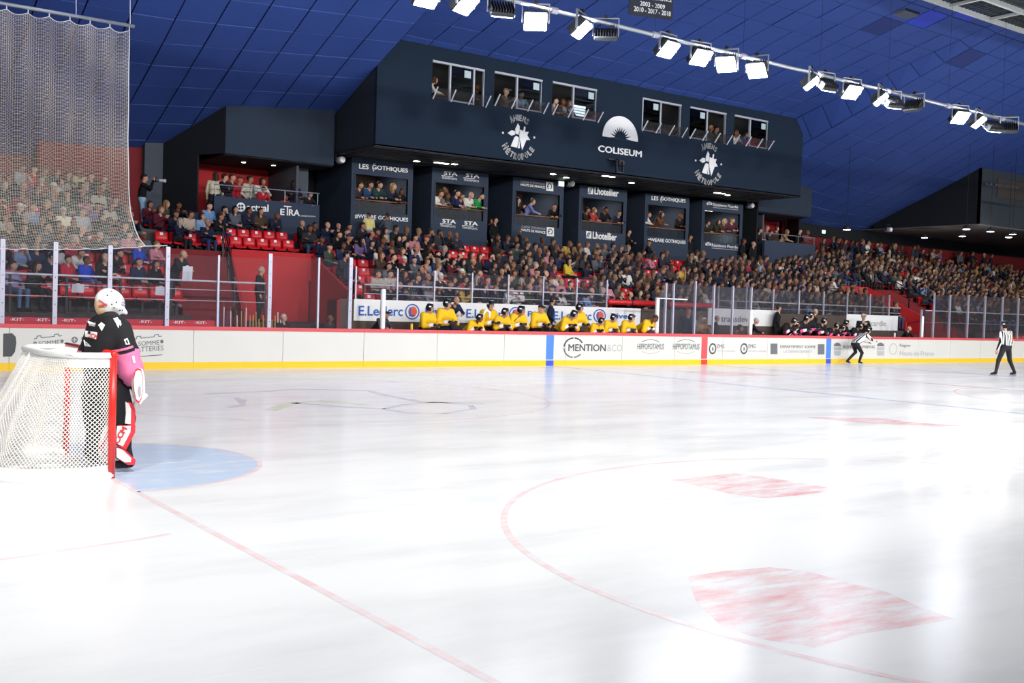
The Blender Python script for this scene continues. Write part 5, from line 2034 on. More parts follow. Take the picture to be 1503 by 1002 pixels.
JEANS = mat('jeans_blue', '#54739a', .85, var=.15, scale=8)
JEANS_L = mat('jeans_pale', '#8fb0c8', .85, var=.1, scale=8)
TR_BLACK = mat('trousers_black', '#14151a', .8, var=.1)
TR_NAVY = mat('trousers_navy', '#1d2740', .8, var=.1)
HC = ['#1c1512', '#2a1f1a', '#3a2a20', '#4a3424', '#6b4a30', '#15110f', '#8a6a48', '#9a938c', '#241a16', '#b89468']
CN = [('#15171d', 'black', 30), ('#1b2338', 'navy', 26), ('#2a2c32', 'charcoal', 12), ('#5b5e66', 'grey', 7), ('#28324f', 'dark blue', 6), ('#dcdad6', 'white', 4), ('#b9b0a0', 'beige', 3), ('#3d4a3c', 'olive', 4),
      ('#5c2030', 'burgundy', 4), ('#4a3a30', 'brown', 5), ('#7d93b4', 'pale blue', 2), ('#a03040', 'red', 2), ('#6d5a86', 'purple', 3), ('#c9a54a', 'mustard', 1), ('#c07a8a', 'pink', 1)]
CW = [c[2] for c in CN]
GARM = ['jacket', 'sweater', 'coat', 'hoodie', 'top']
# ------------------------------------------------------------------ goal
goal = thing('hockey_goal', 'red and white hockey goal with white netting in front of the goalkeeper', 'goal', (0, 0, 0))
G_red = mat('goal_red', '#dd2a22', .35, coat=.2)
G_net = mat('goal_net', '#f2efe8', .8)
obj('goal_post', MB().tube([(0, -.93, 0), (0, -.93, 1.235)], .036, 12), G_red, goal, True)
obj('goal_post', MB().tube([(0, .93, 0), (0, .93, 1.235)], .036, 12), G_red, goal, True)
obj('crossbar', MB().tube([(0, -.965, 1.235), (0, .965, 1.235)], .034, 12), G_red, goal, True)


def smooth_path(pts, n=8):
    P = [Vector(p) for p in pts]
    P = [P[0] * 2 - P[1]] + P + [P[-1] * 2 - P[-2]]
    out = []
    for i in range(1, len(P) - 2):
        for k in range(n):
            t = k / n
            a, b_, c, d = P[i - 1], P[i], P[i + 1], P[i + 2]
            out.append(.5 * ((2 * b_) + (c - a) * t + (2 * a - 5 * b_ + 4 * c - d) * t * t + (3 * b_ - a - 3 * c + d) * t ** 3))
    out.append(P[-2])
    return out


base = smooth_path([(0, -.93, .03), (-.30, -1.02, .03), (-.72, -.92, .03), (-1.05, -.55, .03), (-1.12, 0, .03), (-1.05, .55, .03), (-.72, .92, .03), (-.30, 1.02, .03), (0, .93, .03)])
topp = smooth_path([(0, -.93, 1.22), (-.20, -.93, 1.22), (-.40, -.86, 1.22), (-.54, -.50, 1.22), (-.56, 0, 1.22), (-.54, .50, 1.22), (-.40, .86, 1.22), (-.20, .93, 1.22), (0, .93, 1.22)])
obj('base_frame', MB().tube(base, .040, 8), M['white'], goal, True)
obj('top_frame', MB().tube(topp, .030, 8), M['white'], goal, True)
obj('back_bar', MB().tube([(-.56, 0, 1.22), (-.86, 0, .62), (-1.12, 0, .05)], .022, 8), M['white'], goal, True)
ctr = MB()
ctr.tube([(0, 0, .02), (-1.12, 0, .02)], .02, 6)
obj('base_bar', ctr, M['white'], goal, True)
# skirt pad round the foot of the frame
sk = MB()
n = len(base)
V0 = [(p.x, p.y, .0) for p in base] + [(p.x * .985, p.y * .985, .13) for p in base]
sk.add(V0, [(i, i + 1, n + i + 1, n + i) for i in range(n - 1)])
obj('foot_skirt', sk, M['white'], goal)
# top shelf cloth strip along the rear frame
tp = MB()
n = len(topp)
V0 = [(p.x, p.y, 1.215) for p in topp] + [(p.x * 1.02, p.y * 1.005, 1.10) for p in topp]
tp.add(V0, [(i, i + 1, n + i + 1, n + i) for i in range(n - 1)])
obj('top_skirt', tp, M['white'], goal)


def resample(path, n):
    d = [0]
    for a, c in zip(path[:-1], path[1:]):
        d.append(d[-1] + (c - a).length)
    out = []
    for k in range(n + 1):
        t = d[-1] * k / n
        i = min(max(np.searchsorted(d, t) - 1, 0), len(path) - 2)
        f = (t - d[i]) / max(d[i + 1] - d[i], 1e-6)
        out.append(path[i].lerp(path[i + 1], f))
    return out


NU, NV = 84, 27
B0, T0 = resample(base, NU), resample(topp, NU)


def netp(i, j):
    s = j / NV
    p = B0[i].lerp(T0[i], s)
    bulge = math.sin(math.pi * s) * .05
    q = p.copy()
    q.x -= bulge * .6
    q.x += .02 * math.sin(i * .7) * math.sin(math.pi * s)
    q.y *= 1 - .03 * math.sin(math.pi * s)
    q.z = .04 + s * 1.17 - .02 * math.sin(math.pi * s)
    return q


nb_ = MB()
for sgn in (1, -1):
    for i in range(-NV, NU + NV + 1):
        seg = []
        for j in range(NV + 1):
            ii = i + sgn * j
            if 0 <= ii <= NU:
                seg.append(netp(ii, j))
        if len(seg) > 1:
            nb_.tube(seg, .0040, 4, cap=False)
obj('netting', nb_, G_net, goal, kind='stuff')
nb_ = MB()
ntop = 36
for sgn in (1, -1):
    for i in range(-12, ntop + 13):
        seg = []
        for j in range(13):
            ii = i + sgn * j
            if 0 <= ii <= ntop:
                a = Vector((0, -.93 + 1.86 * ii / ntop, 1.23))
                c = resample(topp[4:-4], ntop)[ii] if False else None
                x_back = -.55 + .14 * abs(2 * ii / ntop - 1) ** 3
                seg.append(Vector((x_back * j / 12, a.y, 1.235 - .05 * math.sin(math.pi * j / 12))))
        if len(seg) > 1:
            nb_.tube(seg, .0040, 4, cap=False)
obj('top_netting', nb_, G_net, goal, kind='stuff')

# ------------------------------------------------------------------ goalkeeper
YG = -.42
gp = lambda u, v, dy=0.: np.array(at(u, v, YG)) + np.array((0, dy, 0))
K_blk = mat('jersey_black', '#16161b', .85, var=.15, scale=12)
K_pink = mat('jersey_pink', '#e87aa8', .8, var=.06, scale=12)
K_pant = mat('goalie_pants', '#181a20', .85, var=.12, scale=10)
K_skin = mat('goalie_neck', '#2a2226', .8)
K_white = mat('leather_white', '#f0ede8', .45, var=.04)
K_red = mat('leather_red', '#d8323c', .45)
dn, df = -.20, .22
sp_ = gp
pr = [ell(gp(158, 497), (.205, .27, .27), 0), ell(gp(151, 540), (.185, .25, .24), 0), ell(gp(146, 508), (.14, .22, .24), 0), ell(gp(168, 500), (.17, .22, .22), 0),
      cap(gp(160, 478, -.14), gp(158, 478, .16), .125, None, 0),
      cap(gp(160, 462), gp(160, 478), .075, .09, 3),
      cap(gp(170, 482, -.20), gp(176, 512, -.27), .105, .10, 0),
      cap(gp(177, 519, -.27), gp(181, 540, -.27), .115, .118, 1), cap(gp(181, 540, -.27), gp(186, 552, -.25), .112, .085, 1),
      cap(gp(187, 556, -.25), gp(191, 572, -.24), .058, .045, 0),
      cap(gp(150, 482, .20), gp(140, 520, .27), .105, .10, 0), cap(gp(140, 524, .27), gp(150, 556, .24), .11, .09, 1), cap(gp(150, 556, .24), gp(158, 566, .16), .05, .05, 0),
      ell(gp(152, 566), (.20, .26, .17), 2),
      cap(gp(163, 575, -.12), gp(175, 612, -.14), .150, .125, 2), cap(gp(175, 612, -.14), gp(178, 664, -.14), .095, .06, 2),
      cap(gp(146, 575, .14), gp(148, 618, .2), .150, .12, 2), cap(gp(148, 618, .2), gp(141, 668, .22), .09, .06, 2),
      cap(gp(178, 664, -.14), gp(184, 676, -.16), .06, .05, 2), cap(gp(141, 668, .22), gp(148, 678, .22), .06, .05, 2)]
GPR = pr
V, Q, QM = skin(pr, .0125, .05)
gk = bpy.data.objects.new('person', mesh_of('goalkeeper_body', V, Q, QM, [K_blk, K_pink, K_pant, K_skin]))
COL.objects.link(gk)
tag(gk, 'person in black and pink goalkeeper jersey with white mask standing behind the goal post', 'person')


def surf_y(x, z, y0=-1.1, y1=YG):
    Y = np.arange(y0, y1 + .2, .004)
    X = np.stack([np.full_like(Y, x), Y, np.full_like(Y, z)], -1)
    f, _ = blend(GPR, X, .05)
    k = np.argmax(f < 0)
    return Y[k] if f[k] < 0 else y1


def decal(px, mt, name='jersey_print', lift=.012, n=4):
    """flat print laid on the jersey: quad corners in photo pixels, draped over the body"""
    q = [np.array(at(u, v, YG - .2))[[0, 2]] for u, v in px]
    b = MB()
    vs = []
    for i in range(n + 1):
        for j in range(n + 1):
            a = q[0] + (q[1] - q[0]) * i / n
            c = q[3] + (q[2] - q[3]) * i / n
            p = a + (c - a) * j / n
            vs.append((p[0], surf_y(p[0], p[1]) - lift, p[1]))
    b.add(vs, [(i * (n + 1) + j, i * (n + 1) + j + 1, (i + 1) * (n + 1) + j + 1, (i + 1) * (n + 1) + j) for i in range(n) for j in range(n)])
    return obj(name, b, mt, gk)


def decal_text(s, u0, v0, u1, v1, hpx, mt, lift=.014, name='jersey_print', bold=.03, lean=0.):
    """letters draped over the body; the baseline runs through photo pixels"""
    key = (s, bold)
    if key not in TEXTS:
        TEXTS[key] = text_mb(s, bold)
    t = TEXTS[key]
    L = math.hypot(u1 - u0, v1 - v0)
    ex, ey = np.array((u1 - u0, v1 - v0)), np.array(((v1 - v0) / L + lean, -(u1 - u0) / L)) * hpx
    b = MB()
    vs = []
    for x, z, _ in t.v:
        u, v = np.array((u0, v0)) + ex * x + ey * z
        p = at(u, v, YG - .2)
        vs.append((p.x, surf_y(p.x, p.z) - lift, p.z))
    b.add(vs, t.f)
    return obj(name, b, mt, gk)


WHT = mat('print_white', '#f3f1ee', .7)
decal(((145.5, 477), (149.5, 472.5), (153, 476.5), (148.5, 486)), WHT)
decal(((136.5, 471.5), (144, 474), (143.2, 477), (136, 474.5)), WHT)
decal(((138, 475.6), (142.8, 477.2), (142, 479.6), (137.5, 478)), M['print_l'])
decal(((132, 486), (143.5, 487.5), (141.5, 498), (131.5, 495)), WHT)
decal_text('CCM', 132, 495.5, 141.5, 498, 7.5, K_red, .02)
decal(((129.5, 500), (131, 500), (136, 509), (131.5, 509)), WHT)
decal(((164.5, 467), (171, 465), (173, 471), (169.5, 481)), WHT, n=6)
decal(((171, 467), (174, 470), (174.2, 476), (172, 478)), WHT)
decal(((176, 497), (181, 495), (184, 504), (178, 504.5)), WHT)
decal(((177.8, 498.5), (180, 497.8), (181.6, 502.5), (179.4, 503)), K_blk, lift=.018)
decal(((160, 514.2), (188, 505.5), (188.4, 508.5), (161, 517.4)), K_pink, n=8, lift=.014)
decal(((161.5, 517.6), (190, 509), (190.5, 512.5), (164, 521)), K_blk, n=8, lift=.010)
decal_text('1', 187.2, 531.5, 190.6, 531, 11, WHT, .012, bold=.06)
# mask
mc = gp(162, 441)
mp = [ell(gp(159, 440.5), (.132, .122, .125), 0), cap(gp(170, 449), gp(184.3, 458.6), .075, .022, 0), ell(gp(168, 444), (.098, .110, .105), 0), cap(gp(158, 453), gp(170, 457), .08, .05, 0)]
cut_b = lambda X: np.maximum(((gp(150.5, 441)[0] + .13 * (gp(0, 470)[2] - X[..., 2]) * 1.6 - .05) - X[..., 0]), gp(0, 461.8)[2] - X[..., 2])
V, Q, QM = skin(mp, .0085, .03, cut_b)
mask = bpy.data.objects.new('goalie_mask', mesh_of('goalie_mask', V, Q, QM, [mat('mask_white', '#f4f2f0', .25, coat=.5)]))
COL.objects.link(mask)
mask.parent = gk
WLOC[mask.name] = Vector()
V, Q, QM = skin([ell(gp(150, 446), (.075, .085, .125), 0)], .011, .02, lambda X: X[..., 0] - gp(156, 441)[0])
bp_ = bpy.data.objects.new('mask_backplate', mesh_of('backplate', V, Q, QM, [mat('backplate_tan', '#d9b98e', .5)]))
COL.objects.link(bp_)
bp_.parent = gk
for a, c in (((142, 440), (152, 447)), ((141.5, 449), (153, 446))):
    obj('strap', MB().tube([gp(*a, -.075), gp((a[0] + c[0]) / 2, (a[1] + c[1]) / 2, -.10), gp(*c, -.115)], .008, 6), K_red, bp_)


def msurf(x, z):
    Y = np.arange(YG - .3, YG, .003)
    f, _ = blend(mp, np.stack([np.full_like(Y, x), Y, np.full_like(Y, z)], -1), .03)
    k = np.argmax(f < 0)
    return Y[k] if f[k] < 0 else YG - .05


eye = MB()
ring = [at(u, v, YG) for u, v in ((173.5, 441), (176, 437.5), (179, 438.5), (180.8, 444), (180.5, 447.5), (177.5, 449.2), (174.5, 446.5))]
eye.add([(p.x, msurf(p.x, p.z) - .004, p.z) for p in ring], [tuple(range(7))])
obj('eye_opening', eye, mat('mask_shadow', '#8a5f5c', .7), mask)
cg = MB()
for (a, c) in (((174, 443), (181, 442)), ((174, 446.5), (181, 446.5)), ((176, 438), (177.5, 449)), ((178.8, 438.5), (179.8, 448.5))):
    A, B_ = at(*a, YG), at(*c, YG)
    Mi = (A + B_) / 2
    cg.tube([(p.x, msurf(p.x, p.z) - .008, p.z) for p in (A, Mi, B_)], .0045, 5)
obj('cage', cg, M['alu'], mask)
dots = MB()
for u, v in ((153.5, 433), (160, 427.5), (159.5, 446), (163.5, 451), (166, 443), (173, 455), (177, 455)):
    p = at(u, v, YG)
    dots.lathe([(.009, -.004), (.007, .004)], (p.x, msurf(p.x, p.z), p.z), 8, 0, 'y')
obj('mask_rivet', dots, M['lamphouse'], mask, kind='stuff')
# leg pads


def pad(px, y0, y1, mt, par, name):
    P_ = [at(u, v, (y0 + y1) / 2) for u, v in px]
    b = MB()
    b.plate([(p.x, p.z) for p in P_], y0, y1)
    return obj(name, b, mt, par)


def shrink(px, k):
    cx, cy = sum(p[0] for p in px) / len(px), sum(p[1] for p in px) / len(px)
    return [(cx + (u - cx) * k, cy + (v - cy) * k) for u, v in px]


for sgn, du, ya in ((1, 0, -.70), (-1, -34, .02)):
    lp = None
    thigh = [(183.5 + du, 588), (191 + du, 591), (194.3 + du, 600), (193.8 + du, 623), (183 + du, 622.5), (184.5 + du, 606)]
    shin = [(170.5 + du, 622.5), (194 + du, 622.5), (193.2 + du, 633), (180.2 + du, 658), (169.5 + du, 653), (169 + du, 636)]
    boot = [(169 + du, 654), (180 + du, 658.5), (194.5 + du, 672.5), (193.5 + du, 679.5), (183 + du, 680), (169 + du, 671)]
    lp = pad(shin, ya, ya + .24, K_red, gk, 'leg_pad')
    pad(thigh, ya + .005, ya + .22, K_red, lp, 'knee_roll')
    pad(boot, ya + .002, ya + .22, K_red, lp, 'boot_flap')
    pad(shrink(shin, .84), ya - .008, ya + .01, K_white, lp, 'shin_panel')
    t2 = [(u - 2.0 if u > 188 + du else u, v) for u, v in thigh]
    pad(shrink(t2, .93), ya - .006, ya + .01, K_white, lp, 'knee_panel')
    pad(shrink(boot, .84), ya - .006, ya + .01, K_white, lp, 'boot_panel')
    if sgn == 1:
        A, B_ = at(173.5, 652, ya - .012), at(187.5, 629, ya - .012)
        up = at(170, 648, ya - .012) - at(176.5, 651.5, ya - .012)
        letters('CCM', A, B_, .062, lp, K_red, 'pad_lettering', .05, .003, up=(up.x, 0, up.z))
    sk_ = MB()
    p0, p1 = at(171 + du, 688, ya + .12), at(185 + du, 688, ya + .12)
    sk_.plate([(p0.x - .02, .012), (p1.x + .02, .004), (p1.x + .05, .022), (p1.x, .045), (p0.x, .045)], ya + .115, ya + .121)
    obj('skate_blade', sk_, M['alu'], gk)
    cw = MB()
    cw.bevbox(p0.x - .02, p1.x + .03, ya + .075, ya + .16, .04, .115, .015)
    obj('skate_cowling', cw, M['rubber'], gk)
# blocker on the near hand
bl = [(198.5, 541.5), (203, 539.5), (207, 541), (209.6, 553), (210.2, 572), (207.5, 586), (203.8, 592.5), (199.5, 589), (196.5, 575), (195, 558)]
bk = pad(bl, -.86, -.74, K_white, gk, 'blocker')
pad(shrink(bl, .98), -.865, -.858, K_red, bk, 'blocker_edge')
pad(shrink(bl, .86), -.872, -.860, K_white, bk, 'blocker_face')
pad([(203.5, 566), (206.5, 568), (206.8, 580), (204, 584), (202, 574)], -.878, -.868, mat('blocker_mark', '#9aa0a6', .5), bk, 'blocker_mark')
hp = []
hc = gp(190, 577, -.28)
hp += [cap(hc, hc + (.05, 0, -.01), .05, .045, 0)]
for k in range(4):
    o_ = hc + np.array((.035 - .02 * k, -.045, .018 - .020 * k))
    hp += [cap(o_, o_ + (.03, -.02, -.012), .018, .017, 0), cap(o_ + np.array((.03, -.02, -.012)), o_ + (.05, .02, -.02), .017, .015, 0)]
hp += [cap(hc + (-.02, -.03, .03), hc + (.02, -.05, .055), .02, .017, 0)]
V, Q, QM = skin(hp, .008, .012)
gl_ = bpy.data.objects.new('blocker_glove', mesh_of('blocker_glove', V, Q, QM, [K_white]))
COL.objects.link(gl_)
gl_.parent = gk
# catching glove on the far hand (seen only through the netting)
tg = [cap(gp(156, 566, .12), gp(170, 572, .10), .09, .10, 0), ell(gp(172, 578, .10), (.10, .06, .11), 0)]
for k in range(5):
    o_ = gp(164, 572, .08)
    tg.append(cap(o_, o_ + np.array((.09 * math.cos(.5 * k - .6), -.03, .13 * math.sin(.5 * k - .6))), .028, .022, 0))
V, Q, QM = skin(tg, .014, .02)
tr = bpy.data.objects.new('catching_glove', mesh_of('catching_glove', V, Q, QM, [K_white]))
COL.objects.link(tr)
tr.parent = gk
# goalie stick held in the near hand
k0, k1, k2, k3 = Vector(gp(171.5, 541, -.30)), Vector(gp(190, 577, -.30)), Vector(gp(188, 640, .16)), Vector(gp(187, 683, .22))
gs = thing('goalie_stick', 'grey goalkeeper stick with white taped knob held across the pads', 'stick', k0)
obj('shaft', MB().tube([k0, k0.lerp(k1, .5), k1], .013, 8), M['alu'], gs)
obj('knob', MB().tube([k0 - (k1 - k0) * .07, k0 + (k1 - k0) * .10], .026, 10), K_white, gs, True)
obj('grip_tape', MB().tube([k0 + (k1 - k0) * .11, k0 + (k1 - k0) * .24], .018, 8), K_white, gs)
b = MB()
b.tube([k1, k2, k3], [.022, .035, .035], 6)
obj('paddle', b, K_white, gs)
b = MB()
b.hexa([(k3.x - .03, k3.y, .005), (k3.x + .08, k3.y + .36, .005), (k3.x + .10, k3.y + .36, .005), (k3.x, k3.y, .005), (k3.x - .03, k3.y, .095), (k3.x + .08, k3.y + .36, .09), (k3.x + .10, k3.y + .36, .09), (k3.x, k3.y, .095)])
obj('blade', b, K_white, gs)

# ------------------------------------------------------------------ players, helmets and gloves
hs = [ell((0, .014, .03), (.100, .122, .116), 0), cap((.088, .01, -.01), (.085, .0, -.05), .03, .02, 0), cap((-.088, .01, -.01), (-.085, .0, -.05), .03, .02, 0), cap((0, .06, .115), (0, -.06, .12), .045, .04, 0)]
V, Q, QM = skin(hs, .011, .025, short_cut(.055, -.065, -.035))
HELMET = mesh_of('helmet', V, Q, QM, [object_color_mat('helmet_shell', .3, .05)])
vb = MB()
nn_ = 9
vs = []
for k in range(nn_):
    a = math.radians(-70 + 140 * k / (nn_ - 1))
    for z in (.062, -.005):
        vs.append((.104 * math.sin(a), -.118 * math.cos(a) + .004, z))
vb.add(vs, [(2 * k, 2 * k + 1, 2 * k + 3, 2 * k + 2) for k in range(nn_ - 1)])
VISOR = bpy.data.meshes.new('visor')
VISOR.from_pydata(vb.v, [], vb.f)
VISOR.materials.append(GL)
lg = MB()
for sx in (-1, 1):
    lg.bevbox(sx * .099 - .006, sx * .099 + .006, -.02, .05, .05, .085, .003)
lg.bevbox(-.05, .05, -.075, .02, .158, .165, .003)
HLOGO = bpy.data.meshes.new('helmet_print')
HLOGO.from_pydata(lg.v, [], lg.f)
HLOGO.materials.append(M['white'])


def glove_mesh(nm, mats):
    pr = [cap((0, 0, .02), (0, 0, -.07), .062, .052, 1), rbx((0, -.005, -.12), (.045, .028, .05), .02, 0)]
    for i, ln in enumerate((.07, .085, .08, .06)):
        x = -.036 + .024 * i
        pr += [cap((x, -.008, -.15), (x, -.02, -.15 - ln * .6), .018, .017, 0), cap((x, -.02, -.15 - ln * .6), (x, -.055, -.15 - ln * .75), .017, .014, 0)]
    pr += [cap((.045, -.01, -.10), (.075, -.035, -.15), .02, .016, 0), rbx((0, .022, -.11), (.035, .012, .03), .01, 2)]
    V, Q, QM = skin(pr, .013, .014)
    return mesh_of(nm, V, Q, QM, mats)


GLOVE_K = glove_mesh('glove_black', [M['black'], M['white'], M['black']])
GLOVE_P = glove_mesh('glove_pink', [M['black'], mat('glove_pink', '#f0509a', .6), M['white']])
M_pad = object_color_mat('jersey_cloth', .8, .10, 10)
M_sock = mat('hockey_pants', '#17181d', .8)


def player_proto(nm, J, yaw, pitch=.1, fore=None, bulk=.035):
    mats = [M_skin, M_pad, M_sock, M['black'], fore or M_pad]
    pr, hd = figure(J, yaw, pitch, 0, bulk, mfore=4)
    V, Q, QM = skin(pr, .019, .035)
    return dict(mesh=mesh_of('player_' + nm, V, Q, QM, mats), head=hd, J=J)


def bench_lean(lean, reach=.44, wz=.99, spread=.16):
    J = stand('rail', lean)
    for s, q in ((-1, 'l'), (1, 'r')):
        J['w' + q] = np.array((s * spread, -reach, wz))
        J['e' + q] = np.array((s * .30, -.16 - lean * .2, 1.06 - lean * .05))
    return J


PINKF = mat('sleeve_pink', '#ee4f97', .8)
PL = {}
for tm, fore in (('y', None), ('k', PINKF)):
    PL[tm] = dict(stand=player_proto('stand' + tm, bench_lean(.25, .40, 1.08), .9, fore=fore), lean=player_proto('lean' + tm, bench_lean(.75, .44, 1.08), .8, fore=fore), low=player_proto('low' + tm, bench_lean(1.15, .46, 1.08, .2), 1.0, .2, fore=fore),
                  front=player_proto('front' + tm, bench_lean(.35, .42, 1.08), .1, fore=fore), bow=player_proto('bow' + tm, bench_lean(1.35, .45, 1.08, .1), .4, .7, fore=fore), sit=player_proto('sit' + tm, sit('knees', .55), .9, fore=fore))


def mat_to(d, flip=False):
    """frame whose -z runs along d"""
    d = Vector(d).normalized()
    return (-d).to_track_quat('Z', 'Y').to_matrix().to_4x4()


def player(team, kind, u, v, label, y=15.64, rot=0., col='#edbd22', helmet='#17181c', hair=None, glove=GLOVE_K, group=None, scale=1.):
    p = PL[team][kind]
    hx = Vector(p['head'][0])
    x = at(u, v, y).x
    hz = at(u, v, y + hx.y).z
    dz = 0.0
    z = .15
    scale = min(max((hz - z - .02) / hx.z, .88), 1.10)
    off = Matrix.Rotation(rot, 3, 'Z') @ Vector((hx.x, hx.y, 0)) * scale
    o = person(None, (x - off.x, y, z), rot, col, label, hair or 'none', '#3a2a20', scale, group, True, None, p)
    hm = head_matrix(p['head'])
    if helmet:
        h = put_child('helmet', HELMET, o, hm, (*lin(helmet), 1))
        put_child('visor', VISOR, h, Matrix.Identity(4))
        put_child('helmet_print', HLOGO, h, Matrix.Identity(4))
    for q in 'lr':
        e, w_2 = Vector(p['J']['e' + q]), Vector(p['J']['w' + q])
        put_child('glove', glove, o, Matrix.Translation(w_2 - (w_2 - e).normalized() * .02) @ mat_to(w_2 - e))
    return o


YT = [(627, 452, 'stand', 'turned away at the bench end', 'first'), (652, 446, 'stand', 'upright beside the suited coach', ''), (690, 466, 'low', 'bent low over a white stick end', ''),
      (714, 447, 'front', 'upright with a white towel round the neck', ''), (731, 458, 'lean', 'leaning just right of the white towel', ''), (754, 455, 'lean', 'leaning on the boards with a black stick', ''),
      (826, 461, 'low', 'with striped gloves hanging over the boards', ''), (846, 447, 'stand', 'standing tall behind the blue line mark', ''), (868, 471, 'low', 'crouched lowest behind the ring logo', ''),
      (890, 466, 'lean', 'leaning right of the ring logo', ''), (916, 466, 'lean', 'leaning, last but one before the white post', '')]
for k, (u, v, kd, lb_, _) in enumerate(YT):
    player('y', kd, u, v, 'person in yellow jersey and black helmet, ' + lb_, rot=.25 if k in (0,) else 0., group='yellow team on its bench', y=15.68 if k % 2 else 15.63)
player('y', 'front', 788, 452, 'person in yellow jersey without helmet, patterned cap, beside the navy suit', helmet=None, hair='cap', group='yellow team on its bench')
player('y', 'bow', 942, 466, 'bareheaded person in yellow jersey bowing down beside the white end post', helmet=None, hair='short', group='yellow team on its bench')
for (u0, v0, u1, v1, lb_) in ((741, 484, 764, 462, 'black hockey stick slanting before the leaning yellow player'), (688, 487, 704, 474, 'white taped stick end resting on the boards under the low yellow player'), (1190, 470, 1158, 492, 'white hockey stick tilted among the black bench players')):
    a, c = at(u0, v0, 15.30), at(u1, v1, 15.34)
    stick((a, c), wcol if 'white' in lb_ else M['black'], M['black'], lb_, None, False)
# white towel and stick tape
p = at(712, 460, 15.42)
tw = thing('towel', 'white towel round the neck of the upright yellow player', 'towel', p)
obj('cloth', MB().tube([(p.x - .14, 15.34, p.z - .10), (p.x - .10, 15.30, p.z + .05), (p.x, 15.36, p.z + .12), (p.x + .09, 15.30, p.z + .04), (p.x + .05, 15.26, p.z - .12)], [.035, .04, .04, .04, .03], 8), M['white'], tw, True)
KT = [(1148, 471, 'low'), (1172, 467, 'lean'), (1185, 463, 'stand'), (1198, 471, 'lean'), (1212, 478, 'low'), (1231, 474, 'lean'), (1247, 478, 'low'), (1160, 476, 'lean'), (1222, 480, 'low')]
KT.sort()
for k, (u, v, kd) in enumerate(KT):
    player('k', kd, u, v, 'person in black and pink jersey, %s player from the penalty box along the bench' % ordinal(k + 1), col='#17171c', helmet='#1b1b20', glove=GLOVE_P if k % 2 else GLOVE_K, group='black and pink team on its bench')

# ------------------------------------------------------------------ coaches and staff
def staff(pose, u, v, y, col, label, rot=0., hair='short', hcol='#2a1f1a', zf='auto', scale=1., bottom=TR_BLACK, face=True, group=None):
    p = PROTO[pose]
    h = Vector(p['head'][0])
    off = Matrix.Rotation(rot, 3, 'Z') @ Vector((h.x, h.y, 0)) * scale
    q = at(u, v, y + off.y)
    if zf == 'auto':
        zf = (.45 if y > 16.45 and q.x > 12.6 else (.15 if q.x > 11.2 else 0.)) if y < 16.7 else 1.14
    z = q.z - h.z * scale
    if zf is not None:
        scale = min(max((q.z - zf) / h.z, .62), 1.10)
        z = zf
    return person(pose, (q.x - off.x, y, z), rot, col, label, hair, hcol, scale, group, face, bottom)


staff('stand_rail2', 670, 441, 16.5, '#1b2540', 'balding person in navy suit with pale blue tie leaning behind the yellow players', 0, 'balding', '#8a7a6a', bottom=TR_NAVY)
staff('stand_pocket', 811, 441, 16.5, '#18223a', 'dark haired person in navy suit walking along the bench past the red ring logo', .9, 'short', '#2a2320', bottom=TR_NAVY)
staff('stand_rail2', 568, 462, 15.85, '#3c4048', 'person in grey jacket and dark cap leaning at the white bench end post', .3, 'cap', '#26282e')
staff('stand', 417, 466, 15.9, '#2b2d33', 'grey haired person in dark jacket standing by the stick rack', .3, 'short', '#c9c4be')
staff('stand', 485, 467, 15.9, '#26292f', 'bald person in dark jacket standing in the corridor between the glass posts', .4, 'balding', '#6a5a4c')
staff('stand', 384, 396, 18.9, '#14161a', 'bald person in long black coat walking out of the tunnel', .9, 'balding', '#b9b2aa')
staff('stand_rail', 270, 373, 17.7, '#1a1c22', 'bald person in black vest working standing on the stairs behind a paper sheet', .6, 'balding', '#9a8a7a', zf=1.55)
staff('stand', 1143, 452, 16.5, '#15171b', 'dark haired person in black suit standing at the left end of the black bench', .8, 'short', '#2e2622')
staff('stand', 1197, 457, 16.5, '#14161a', 'bald person in black jacket standing behind the black and pink players', .5, 'balding', '#8a7a6c')
staff('stand_rail', 1111, 471, 15.9, '#121317', 'grey haired person in black jacket sitting first on the black bench', .7, 'short', '#a8a098')
staff('stand_clap', 1268, 453, 16.0, '#14181a', 'person with white cap and black and green gloves standing by the plain banner', -.7, 'cap', '#e6e4e0')
staff('stand_rail', 1336, 482, 15.8, '#151519', 'bald person in black leaning alone beyond the black bench', .1, 'balding', '#a5978a')
staff('stand_rail', 1034, 470, 15.9, '#a9793e', 'person in tan coat with white hair in the penalty box', -.3, 'short', '#e8e6e2')
staff('stand', 1053, 467, 15.9, '#23283a', 'bald person in navy jacket standing in the penalty box', .8, 'balding', '#7a6a5c')
staff('stand', 1011, 441, 16.4, '#1d2740', 'person with reddish hair in navy coat standing behind the penalty box glass', -.6, 'long', '#8a3a2a')
staff('sit_knees', 1085, 480, 16.35, '#6a5236', 'person in brown coat sitting low at the end of the penalty box', .5, 'short')
staff('stand', 1241, 440, 20.6, '#15161b', 'person in black coat standing in front of the far red tunnel', .5, 'short', '#3a3030')

